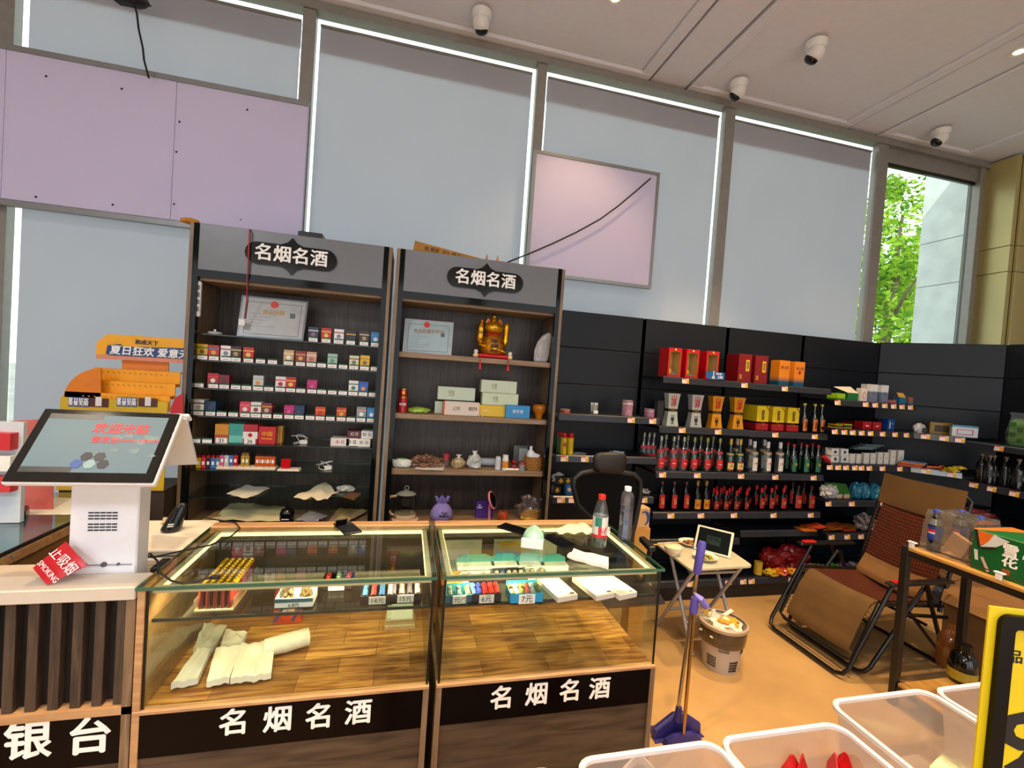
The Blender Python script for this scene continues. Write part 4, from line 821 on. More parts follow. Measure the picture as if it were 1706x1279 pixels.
NAMES = {'cr': 'clear glass bottle with red labels', 'gr': 'pale green bottle with red labels', 'yl': 'green bottle with yellow cap and red-cream label', 'wh': 'clear bottle with a white cap and white label', 'gn': 'dark green bottle with red cap and green label',
 'dk': 'black wine bottle with a tall red label', 'yk': 'black bottle with a gold cap and orange label', 'sm': 'small black flask with a red cap', 'md': 'medium black flask with a red cap', 'lg': 'large black flask with an orange-red label', 'or': 'green sauce bottle with an orange label', 'pl': 'black plastic soda bottle'}
def brow(kind, pxs, Y, z, where, one=''):
    for i, px in enumerate(pxs):
        x = at(px, at_z_y(px, z, Y), Y=Y).x
        place('b'+kind, BT[kind], (x, Y, z+.001), random.uniform(-.2, .2), '%s, %s from left, %s' % (NAMES[kind], ORD[i], where))
z = 1.043
brow('cr', (1098, 1119, 1136), 3.20, z, 'front row, middle shelf'); brow('cr', (1070, 1078, 1086), 3.40, z, 'rear group at the left, middle shelf'); brow('cr', (1106, 1126), 3.30, z, 'second row, middle shelf')
brow('gr', (1153.5, 1175, 1195.6), 3.20, z, 'front row, middle shelf'); brow('gr', (1142, 1164, 1184), 3.30, z, 'second row, middle shelf')
brow('yl', (1214, 1230), 3.20, z, 'middle shelf'); brow('wh', (1253.5, 1276, 1296.5), 3.20, z, 'front row, middle shelf'); brow('wh', (1225, 1246, 1270), 3.33, z, 'rear row, middle shelf')
brow('gn', (1319, 1340, 1359.5), 3.20, z, 'front row, middle shelf'); brow('gn', (1309, 1331, 1350), 3.31, z, 'rear row, middle shelf')
z = .718
brow('dk', (1100, 1120, 1140), 3.20, z, 'lower shelf'); brow('yk', (1159, 1173.5), 3.21, z, 'lower shelf'); brow('sm', (1192, 1208, 1225, 1242), 3.20, z, 'front row, lower shelf'); brow('sm', (1187, 1199, 1213, 1229, 1243), 3.27, z, 'middle row, lower shelf'); brow('sm', (1192, 1204, 1218, 1232, 1246), 3.34, z, 'rear row, lower shelf')
brow('md', (1266.6, 1283, 1303), 3.20, z, 'front row, lower shelf'); brow('md', (1258, 1272, 1290, 1305), 3.30, z, 'rear row, lower shelf'); brow('lg', (1327, 1349), 3.20, z, 'front pair at the shelf end'); brow('lg', (1318, 1337), 3.33, z, 'rear pair at the shelf end')
z = 1.40
brow('or', (1337, 1354, 1366), 3.22, z, 'right of the yellow gift boxes')
# hourglass liquor boxes
def waist(c1, c2, tc):
    def f():
        t = thing('hourglass_liquor_box', '', 'box'); w = .054
        prf = [(0, w), (.04, w*.88), (.09, w*.77), (.125, w*.74), (.16, w*.77), (.22, w*.88), (.262, w)]
        MB().loft([(z_, x_, x_*.62) for z_, x_ in prf]).build('box', mat(c1, .3, .25, var=.08), t, smooth=True)
        MB().loft([(.118, w*.76, w*.76*.63), (.140, w*.76, w*.76*.63)]).build('waist_band', mat('3a2a10', .35, .3), t)
        txt('山\n汾', .052, mat(tc, .45), t, (0, -w*.55, .205), bold=.02, ext=.003); txt('一\n家\n人', .032, INK, t, (0, -w*.56, .055), bold=.02, ext=.003); txt('GLASS', .012, GOLD, t, (0, -w*.49, .129), ext=.001); return t
    return f
for i, (px, k, c1, nm) in enumerate(((1116, 's1', 'b9c2b4', 'silver-green'), (1155, 's2', 'b4b4b2', 'silver grey'), (1189, 'g', 'd8921a', 'orange-gold'), (1224.5, 'g', 'd8921a', 'orange-gold'))):
    x = at(px, at_z_y(px, z, 3.2), Y=3.2).x; place('w'+k, waist(c1, '', 'c02018'), (x, 3.20, z+.001), 0, '%s hourglass-shaped liquor box, %s from the left on its shelf' % (nm, ORD[i]))
def ybox():
    t = thing('yellow_gift_box', '', 'box'); w, d, h = .118, .16, .205
    MB().box(-w/2, w/2, 0, d, .07*h/.2, h, 0).box(-w/2-.001, w/2+.001, -.001, d, 0, h*.27, 1).build('box', [mat('e2c214', .4), mat('9a1218', .4)], t, bevel=.001)
    txt('原\n浆\n酒', .032, mat('3a2410', .5), t, (.0, -.0018, h*.62), bold=.014, ext=.0004)
    b = MB(); b.tube([(.014*math.cos(a*PI/6), -.002, h*.27+.014*math.sin(a*PI/6)) for a in range(12)], .0015, 4, closed=True); b.build('gold_ring', GOLD, t)
    MB().hull([(w/2-.035, -.0015, h), (w/2-.028, -.0015, h), (w/2, -.0015, h-.035), (w/2, -.0015, h-.045)], (0, -1, 0), .001).build('corner_ribbon', mat('7a2010', .4), t); return t
for i, px in enumerate((1269, 1295, 1320)):
    x = at(px, at_z_y(px, z, 3.19), Y=3.19).x; place('ybox', ybox, (x, 3.19, z+.001), 0, 'yellow and red gift box, %s of the three in a row' % ('left', 'middle', 'right')[i])
z = 1.79
def winbox():
    t = thing('red_window_box', '', 'box'); w, d, h = .118, .13, .235; f_ = .013
    b = MB(); b.box(-w/2, w/2, d-.004, d, 0, h).box(-w/2, -w/2+.003, 0, d, 0, h).box(w/2-.003, w/2, 0, d, 0, h).box(-w/2, w/2, 0, d, 0, .02).box(-w/2, w/2, 0, d, h-.02, h)
    b.box(-w/2, -w/2+f_, -.002, .002, 0, h).box(w/2-f_, w/2, -.002, .002, 0, h).box(-w/2, w/2, -.002, .002, h-.028, h).box(-w/2, w/2, -.002, .002, 0, .022)
    b.build('box', mat('c01016', .25, coat=.4), t)
    MB().box(-w/2+.005, w/2-.005, d-.01, d-.006, .02, h-.02).box(-w/2+.004, -w/2+.006, .01, d-.01, .02, h-.02).box(w/2-.006, w/2-.004, .01, d-.01, .02, h-.02).build('gold_lining', mat('dcbc70', .5), t)
    g = MB(); x0, x1, z0, z1 = -w/2+f_, w/2-f_, .022, h-.028
    g.box(x0, x0+.003, -.003, -.001, z0, z1).box(x1-.003, x1, -.003, -.001, z0, z1).box(x0, x1, -.003, -.001, z0, z0+.003).box(x0, x1, -.003, -.001, z1-.003, z1).build('gold_edge', GOLD, t)
    MB().lathe([(0, .02), (.028, .02), (.03, .05), (.02, .08), (.010, .10), (.010, .17), (.013, .18), (.011, .195), (0, .197)], c=(-.012, .06, 0), n=16).build('bottle', mat('d8a83a', .2, .6), t, smooth=True)
    MB().hull([(-.045, .01, .022), (-.02, .01, .03), (0, .01, .048), (.02, .01, .03), (.045, .01, .022)], (0, 1, 0), .004).build('hill_print', mat('4a6a6e', .5), t)
    MB().lathe([(0, 0), (.012, .0), (.0, .014)], c=(0, -.003, h-.018), n=8).build('emblem', GOLD, t); return t
for i, px in enumerate((1122, 1151.5, 1184.5)):
    x = at(px, at_z_y(px, z, 3.20), Y=3.20).x; place('winbox', winbox, (x, 3.20, z+.001), 0, 'red liquor gift box with a gold-lined window, %s of three on the top shelf' % ('left', 'middle', 'right')[i])
def dbox():
    t = thing('dark_red_gift_box', '', 'box'); w, d, h = .125, .15, .235
    MB().box(-w/2, w/2, 0, d, 0, h).build('box', mat('7e0e16', .35), t, bevel=.001)
    MB().box(w/2-.055, w/2-.020, -.002, 0, h*.40, h*.80).build('yellow_label', mat('d8b828', .5), t, bevel=.001); txt('状\n元\n红', .024, INK, t, (w/2-.0375, -.0026, h*.60), bold=.02, ext=.0004)
    MB().box(-w/2+.015, -w/2+.037, -.0015, 0, h*.12, h*.28).build('seal', mat('b0782a', .5), t); return t
for i, px in enumerate((1239, 1268)):
    x = at(px, at_z_y(px, z, 3.19), Y=3.19).x; place('dbox', dbox, (x, 3.19+.01*i, z+.001), 0, 'dark red gift box with a yellow label, the %s of the pair' % ('left', 'right')[i])
def obox_():
    t = thing('orange_gift_box', '', 'box'); w, d, h = .105, .10, .215
    MB().box(-w/2, w/2, 0, d, 0, h).build('box', gradient('0e4a6a', 'd8801e', .03, .075), t, bevel=.001); txt('海之蓝', .026, mat('8a4a10', .5), t, (0, -.001, h*.72), ext=.0004); return t
for i, px in enumerate((1305, 1330)):
    x = at(px, at_z_y(px, z, 3.24), Y=3.24).x; r = place('obox', obox_, (x, 3.24, z+.001), 0, 'orange box fading to dark blue at its foot, the %s of the pair' % ('left', 'right')[i])
    if i: MB().lathe([(0, 0), (.016, 0)], n=12, cap=False).build('seal', RED, r).matrix_basis = Matrix.Translation((0, -.0012, .12)) @ Matrix.Rotation(PI/2, 4, 'X')
x = at(1189, 626, Y=3.14).x; t = thing('blue_price_card', 'blue cut-out price card reading 238 on the top shelf edge', 'price card', (x+.01, 3.135, z+.008))
MB().hull([(-.085, 0, .01), (-.055, 0, 0), (.085, 0, 0), (.085, 0, .058), (.0, 0, .058), (-.02, 0, .07), (-.045, 0, .055), (-.085, 0, .065)], (0, -1, 0), .002).build('card', mat('1464a8', .4), t); txt('238', .03, CW, t, (.045, -.003, .018), ext=.0004, bold=.03); txt('特价酒', .018, CW, t, (.03, -.003, .044), ext=.0004)
MB().lathe([(0, 0), (.014, 0), (.014, .012), (.005, .02), (.005, .06), (0, .06)], c=(-.02, -.006, .004), n=10, sy=.3).build('bottle_print', mat('d8d0b8', .4), t)
# unit a goods
z = 1.461
def simple(px, Y, z, name, cat, label, fn, rz=0):
    x = at(px, at_z_y(px, z, Y), Y=Y).x; t = thing(name, label, cat, (x, Y, z+.001), rz); fn(t); return t
simple(989, 3.25, z, 'swab_cup', 'cup', 'clear cup of cotton swabs with a small white tag', lambda t: (MB().lathe([(0, 0), (.028, 0), (.033, .07)], n=18).build('cup', glass('d8dcd8', .06, 0, .25), t, smooth=True), MB().box(-.015, .02, -.034, -.032, .005, .03).build('tag', CW, t), [MB().tube([(.02*math.cos(k), .02*math.sin(k), .02), (.024*math.cos(k), .024*math.sin(k), .088)], .003, 5).build('swab', CW, t) for k in range(8)]))
def can(r, h, c1, c2): return lambda t: (MB().lathe([(0, 0), (r, 0), (r, h), (r*.9, h), (0, h)], n=22).build('body', mat(c1, .35, var=.3, sc=40), t, smooth=True), MB().lathe([(r+.001, h*.80), (r+.001, h*.9)], n=22, cap=False).build('band', mat(c2, .4), t, smooth=True), MB().lathe([(r, h), (r*1.03, h+.002), (r*1.03, h+.008), (0, h+.008)], n=22).build('lid', mat('b0989c', .3, .3), t, smooth=True))
simple(1044, 3.22, z, 'pink_tin', 'tin', 'tall pink patterned tin on the chair-side shelf', can(.042, .115, 'b07a8a', 'd8c0c4')); simple(1081, 3.22, z, 'pink_tin', 'tin', 'low pink patterned tin beside the silver hourglass box', can(.040, .058, 'a06a7c', 'd0b0b8'))
simple(941, 3.2, z, 'orange_tin', 'tin', 'flat orange round tin beside the wooden cabinet', can(.038, .022, 'b8502a', 'c87a4a'))
simple(1099, 3.38, 1.40, 'wrapped_box', 'box', 'dim glossy wrapped box left of the first hourglass box', lambda t: MB().box(-.03, .03, 0, .06, 0, .19).build('box', mat('4a4448', .2), t, bevel=.003))
z = 1.151
for px, c, nm in ((932, '3a6a2a', 'green'), (938, 'd8b818', 'yellow with red script'), (949, 'd8b818', 'plain yellow')):
    simple(px, 3.2+(.05 if nm == 'green' else 0), z, 'spray_can', 'can', 'red-topped %s insect spray can at the left end of the shelf' % nm, lambda t: (MB().lathe([(0, 0), (.024, 0), (.024, .125)], n=18).build('body', mat(c, .35), t, smooth=True), MB().lathe([(.024, .125), (.025, .127), (.022, .16), (0, .162)], n=18).build('cap', mat('b81018', .3), t, smooth=True), txt('喷', .03, RED, t, (0, -.025, .07), ext=.001) if 'script' in nm else 0))
bag(965, 3.2, z, (.06, .03, .01), 'b8bcc0', 'flat clear plastic packet on the shelf behind the office chair', 51, .2, .2, m=glass('d8dce0', .08, .05, .3)); bag(1028, 3.28, z, (.06, .03, .012), 'c8ccd0', 'small silvery packet on the shelf behind the headrest', 52, .4, .2)
z = .841
simple(929, 3.30, z, 'biscuit_pouch', 'packet', 'white and red pouch hanging over the black packs', lambda t: MB().blob((0, 0, .10), (.05, .03, .04), .3, 5, 3, flat=False).build('pouch', mat('cfc8c4', .4, var=.2), t, smooth=True))
for i, (px, dz, c) in enumerate(((928, 0, '141414'), (946, .065, '141414'), (934, .065, '171512'))):
    t = carton(px, 3.2+(.03 if dz else 0), z+dz, .06, .06, .06, (c, c), ('black pack with yellow mark at the bottom left of the shelf', 'black pack with a yellow mark on the blue one', 'black pack with a yellow mark, upper left one of the pile')[i], '♣', 'd8a820', name='snack_pack', cat='box', ts=.6)
t = carton(948, 3.19, z, .055, .075, .05, ('2a6aa0', 'a'), 'blue pack with a red and white picture, beside the black packs', name='snack_pack', cat='box'); MB().lathe([(0, 0), (.016, 0)], n=12, cap=False).build('picture', mat('d8c0b8', .4), t).matrix_basis = Matrix.Translation((0, -.001, .04)) @ Matrix.Rotation(PI/2, 4, 'X')
carton(988, 3.22, z, .085, .05, .08, ('b8402e', 'd8a890'), 'red box with a diamond, seen through the chair back', '◆', 'e8c0a0', name='tea_box', cat='box', band=(.6, .95)); carton(972, 3.23, z+.0, .04, .07, .06, ('a89858', 'd8d0a0'), 'tall cream box left of the red box behind the chair', name='tea_box', cat='box', band=(.4, .7))
for k in range(4): carton(1006+k*1.5, 3.2+.01*k, z+.014*k, .12, .013, .07, (('b02024', 'c03030', 'a01c20', 'b83038')[k], 'a'), '%s flat red packet in the pile behind the chair back' % ('lowest', 'second lowest', 'second highest', 'topmost')[k], name='red_packet', cat='packet', rz=.05*k)
bag(1072, 3.25, z, (.05, .04, .02), 'a8a498', 'crumpled grey plastic packet right of the chair', 53, .3)
# unit d goods
z = 1.70
def D(px, w, h, d, cols, label, text=None, tcol=None, Y=3.12, zz=None, name='cable_box', **k): return carton(px, Y, zz or z, w, h, d, cols, label, text, tcol, name, 'box', **k)
D(1401, .085, .055, .10, ('8fb81e', '3a7a20'), 'lime green flat box at the left end of the upper shelf', band=(0, .3), name='green_box'); t = D(1421, .11, .065, .12, ('1c6a34', 'e8e8e8'), 'dark green box with its lid flap open', name='green_box'); MB().hull([(-.06, 0, .066), (.055, 0, .066), (.03, .06, .12), (-.15, .06, .11)], (0, 0, 1), .002).build('lid_flap', mat('c8bfa8', .6), t)
t = D(1439, .065, .115, .05, ('d8d0cc', 'a'), 'white box with an orange cable picture', name='cable_box'); MB().tube([(.018*math.cos(a*PI/6), -.001, .055+.028*math.sin(a*PI/6)) for a in range(12)], .0025, 5, closed=True).build('cable_picture', mat('c8683a', .5), t)
for i, px in enumerate((1445, 1455, 1473)): D(px, .075, .155, .04, ('d4d4d2', '68748c'), '%s white and slate-blue hang box on the upper shelf' % ('rear', 'left front', 'right front')[i], '▯', '30363c', Y=3.17 if i == 0 else 3.10, band=(.02, .6), ts=.25)
D(1491, .05, .03, .05, ('c86a6a', 'e'), 'small red striped packet on the upper shelf', name='striped_packet', rz=.3); t = D(1504, .075, .06, .06, ('2a6a92', 'c8a060'), 'blue box with its orange lid tilted open', name='blue_box'); MB().hull([(-.05, 0, .06), (.03, 0, .06), (.02, .02, .10), (-.055, .02, .10)], (0, 1, 0), .002).build('lid_flap', mat('d8a040', .5), t); D(1517, .05, .065, .05, ('9a5a40', '5a6a80'), 'brown and blue printed box at the right end of the upper shelf', band=(0, .4), name='printed_box')
z = 1.455
D(1398, .075, .032, .08, ('c8a818', '2a2a1a'), 'yellow razor packet, left one', band=(.3, .7), name='razor_packet'); t = D(1413, .085, .04, .08, ('c8a818', '2a2a1a'), 'yellow packet with a dark tool picture, right one', band=(.3, .7), name='razor_packet')
D(1430, .12, .05, .12, ('8a1c1c', 'a'), 'dark red flat box behind the yellow packets', Y=3.25, name='battery_box')
D(1444, .092, .07, .08, ('b81820', '3a8a3a'), 'red box with a green patch, left one of two', '▬', 'e8e0d8', name='red_box'); D(1461, .092, .07, .08, ('b81820', 'a'), 'red box with white print, right one of two', '▬', 'e8e0d8', name='red_box', ts=.4)
t = D(1484, .075, .105, .05, ('17488a', 'a'), 'blue toothbrush box standing on the second shelf', name='blue_box'); MB().box(-.02, -.012, -.0015, 0, .02, .08).box(.005, .015, -.0015, 0, .06, .066).build('picture', CW, t); D(1470, .12, .09, .06, ('141c3a', 'a'), 'dark navy box in the shade behind the red boxes', Y=3.28, name='navy_box')
z = 1.155
for i, (px, dz) in enumerate(((1391, 0), (1407, 0), (1391, .062), (1407, .062))): D(px, .078, .060, .06, ('dcd8d2', 'a'), 'square white box with a black earphone picture, %s of four' % ('bottom left', 'bottom right', 'top left', 'top right')[i], '♠', '141414', zz=z+dz, ts=.5)
for i, (px, w, h) in enumerate(((1420, .05, .085), (1430, .05, .085), (1443, .055, .095), (1454, .055, .095), (1466, .05, .105), (1476, .05, .105), (1487, .055, .13), (1500, .065, .13))):
    D(px, w, h, .03, ('ddd6c8', 'a'), 'white hang card box, %s from the left beside the earphone boxes' % ORD[i], '♪' if i > 1 else '▫', '2a2a2a', ts=.28, Y=3.10+.006*(i % 2))
D(1383, .03, .10, .08, ('5a6260', 'a'), 'grey box end left of the earphone boxes', Y=3.24, name='grey_box')
for k in range(4): D(1440+k*6, .22, .012, .06, (('6a7878', '8a9a98')[k % 2], 'a'), '%s grey plastic packet lying behind the white hang boxes' % ('lowest', 'second', 'third', 'topmost')[k], Y=3.26, zz=z+.10+.013*k, name='grey_packet')
simple(1376, 3.1, 1.155, 'red_mouse', 'mouse', 'red and clear blister-packed item hanging at the shelf end', lambda t: MB().tube([(-.03, 0, .055), (0, 0, .03), (.035, 0, .012)], [.014, .02, .014], 10).build('item', mat('b81c28', .25), t, smooth=True))
z = .845
bag(1380, 3.14, z, (.075, .05, .065), 'b8b4b0', 'clear bag with white and orange snacks', 61, .2, .3, .4, 25)
for i, (a, b_) in enumerate((((1388, 822), (1425, 805)), ((1400, 824), (1440, 812)))):
    x = at(a[0], a[1], Y=3.1).x; t = thing('folder', '%s green plastic folder lying slanted' % ('left', 'right')[i], 'folder', (x, 3.12, z+.001)); MB().hull([(0, 0, .0), (.16, 0, .0), (.10, .02, .12), (-.05, .02, .13)], (0, 1, 0), .012).build('cover', mat('2e6a1e', .3, var=.2), t); MB().box(.06, .12, -.004, 0, .0, .035).build('sticker', mat('d8b09a', .4), t)
for i, px in enumerate((1424, 1437, 1455)): bag(px, 3.14-.02*i, z, (.05, .05, .075), '2a7a94', 'blue tissue pack in crinkled film, %s from the left' % ORD[i], 63+i, .1, .15, .25, 12, name='tissue_pack', cat='tissue')
z = .56
for k in range(8): D(1350+k*11, .14, .012, .10, (('b8601e', '9a4a1a', 'c0401e', '8a5a24')[k % 4], 'a'), '%s flat orange-brown packet in the spread pile on the low shelf' % ORD[k], zz=z+.013*(k % 3), Y=3.1+.02*(k % 2), rz=.1*(k % 3), name='snack_packet')
bag(1440, 3.15, z, (.09, .06, .07), '8a7a74', 'bag of mixed grey and red bits at the right of the low shelf', 70, .25, .5, .8, 22)
z = .165
bag(1283, 3.3, z, (.10, .08, .10), 'a02020', 'red and white detergent bag at the back of the bottom shelf', 71, .1, .3, .6, 9); bag(1316, 3.3, z, (.16, .09, .11), '8a1014', 'big dark red bag at the back of the bottom shelf', 72, .15, .3, .3, 9)
x = at(1262, 955, Y=3.2).x; t = thing('yellow_tub', 'yellow round tub on the bottom shelf beside the folding table', 'tub', (x, 3.2, z+.001)); MB().lathe([(0, 0), (.034, 0), (.034, .105), (0, .108)], n=20).build('tub', mat('c8a028', .4), t, smooth=True)
for i, (px, c) in enumerate(((1282, 'c8a018'), (1294, 'c87818'), (1302, 'b83a1a'), (1318, 'c89028'))): bag(px, 3.17, z, (.06, .04, .03), c, ('yellow', 'amber', 'orange-red', 'ochre')[i]+' snack packet on the bottom shelf', 74+i, .3, .25, .3, 12, name='snack_packet', cat='packet')
for i, (px, c) in enumerate(((1348, 'b08060'), (1362, '9a8040'), (1388, '5a9a2a'), (1405, '8a4a7a'), (1422, '8a8a7a'))): bag(px, 3.2, z, (.07, .05, .035), c, ('tan', 'mustard', 'green', 'purple', 'grey')[i]+' snack packet on the bottom shelf behind the recliner', 80+i, .3, .25, .4, 12, name='snack_packet', cat='packet')
bag(1150, 3.25, z, (.03, .03, .06), '5a8a5a', 'green plastic bottle in the shade under the folding table', 90, .1); bag(935, 3.3, .17, (.12, .1, .09), '5a6a6a', 'pile of dim packets on the base shelf behind the counter', 91, .2)
# unit e goods
def E_(px, py, Yd, w, h, d, cols, label, text=None, tcol=None, name='box', band=None, ts=.4, rz=-PI/4):
    p = at(px, py, Y=Yd); t = thing(name, label, 'box', (p.x, p.y, p.z), rz); b = MB(); b.box(-w/2, w/2, 0, d, 0, h, 0)
    if band: b.box(-w/2-.0005, w/2+.0005, -.001, d, band[0]*h, band[1]*h, 1)
    b.build('box', [mat(c, .4) for c in cols[:2]] if band else mat(cols[0], .4), t, bevel=.002)
    if text: txt(text, h*ts, mat(tcol or '202020', .5), t, (0, -.0012, h*.5), ext=.0004)
    t.location.z = E_.z+.001; return t
E_.z = 1.455
t = bag(1531, 3.02, 1.455, (.055, .03, .05), 'b4b8b8', 'clear zip bag with a dark item at the corner shelf', 92, .1, .15, .25, 20); MB().box(-.01, .04, -.035, -.02, .01, .05).build('dark_item', mat('3a4040', .4), t)
t = E_(1568, 720, 2.99, .17, .105, .03, ('8a6a1e', 'a'), 'ornate gold-brown picture frame on the corner shelf', name='ornate_frame', rz=-.5); MB().box(-.05, .05, -.002, 0, .025, .08).build('picture', mat('3a2c18', .5), t)
t = E_(1607, 727, 2.86, .175, .10, .04, ('d2d6d8', '3a8aa8'), 'white and cyan box with a pink-framed label on the corner shelf', band=(.82, 1), name='soap_box', rz=-.6); b = MB(); b.box(-.055, .055, -.002, -.001, .02, .026).box(-.055, .055, -.002, -.001, .06, .066).box(-.055, -.049, -.002, -.001, .02, .066).box(.049, .055, -.002, -.001, .02, .066).build('pink_frame', mat('c83a5a', .4), t)
E_.z = 1.155
for k in range(4): E_(1515+k*3, 776, 3.02-.01*k, .16, .012, .04, (('b8501a', '8a3a1a', 'c86a20', '3a5a8a')[k], 'a'), '%s stationery pack in the orange pile on the corner shelf' % ('lowest', 'second', 'third', 'topmost')[k], name='stationery_pack').location.z = 1.156+.013*k
t = thing('scissors', 'orange-handled scissors pack at the front of the corner shelf', 'scissors', (at(1562, 780, Y=2.93).x, 2.93, 1.156), -.5); MB().tube([(-.08, 0, .014), (0, 0, .018), (.03, 0, .012)], .009, 8).tube([(.03+.02*math.cos(a*PI/5), 0, .02+.014*math.sin(a*PI/5)) for a in range(10)], .005, 6, closed=True).build('scissors', mat('c8541a', .35), t, smooth=True)
bag(1585, 2.85, 1.155, (.07, .03, .02), 'b8a81e', 'yellow and teal packets at the right of the corner shelf', 93, .3, .3, .5, 14); bag(1600, 2.83, 1.155+.03, (.05, .03, .012), 'c8b020', 'upper yellow packet at the right of the corner shelf', 94, .3)
for i, px in enumerate((1540, 1566)): bag(px, 3.0-.08*i, .845, (.11, .05, .05), '1e6a7c', 'teal film-wrapped pack, %s one under the corner shelf' % ('left', 'right')[i], 95+i, .1, .15, .25, 12, name='tissue_pack', cat='tissue')
bag(1618, 2.68, .80, (.16, .12, .05), '5a1a24', 'dark red soft packs on the shelf behind the recliner', 97, .2); bag(1625, 2.6, .47, (.12, .10, .07), '5a4a44', 'heap of dim pink and grey packets low on the right shelving', 98, .25, .4, .8, 18)
# unit f goods
t = thing('towel_pack', 'green and white checked towel pack in clear film at the right edge', 'pack', (4.86, 2.50, 1.431)); MB().loft([(0, .085, .11), (.03, .09, .12), (.19, .088, .118), (.22, .075, .10)]).build('towels', mat('7fa858', .6, var=.2), t, bevel=.01)
b = MB()
for i in range(5):
    for j in range(4):
        if (i+j) % 2: b.box(-.0915, -.090, -.11+i*.045, -.075+i*.045, .03+j*.042, .065+j*.042); b.box(-.08+i*.034, -.055+i*.034, -.1215, -.120, .03+j*.042, .065+j*.042)
b.build('check_print', mat('3f7a2c', .5), t)['kind'] = 'stuff'
MB().loft([(-.0, .092, .122), (.10, .098, .13), (.235, .08, .11), (.27, .05, .14)]).build('film', glass('e4ece8', .06, .05, .06), t, smooth=True)
for i, (px, Y) in enumerate(((1635, 2.72), (1655, 2.66), (1675, 2.6), (1648, 2.55), (1697, 2.5))):
    p = at(px, 780, Y=Y); X = max(4.68, min(p.x, 4.95)); Y2 = X*Y/p.x
    place('bpl', BT['pl'], (X, Y2, 1.101), 0, 'black film-wrapped soda bottle, %s on the shelf at the right edge' % ORD[i])
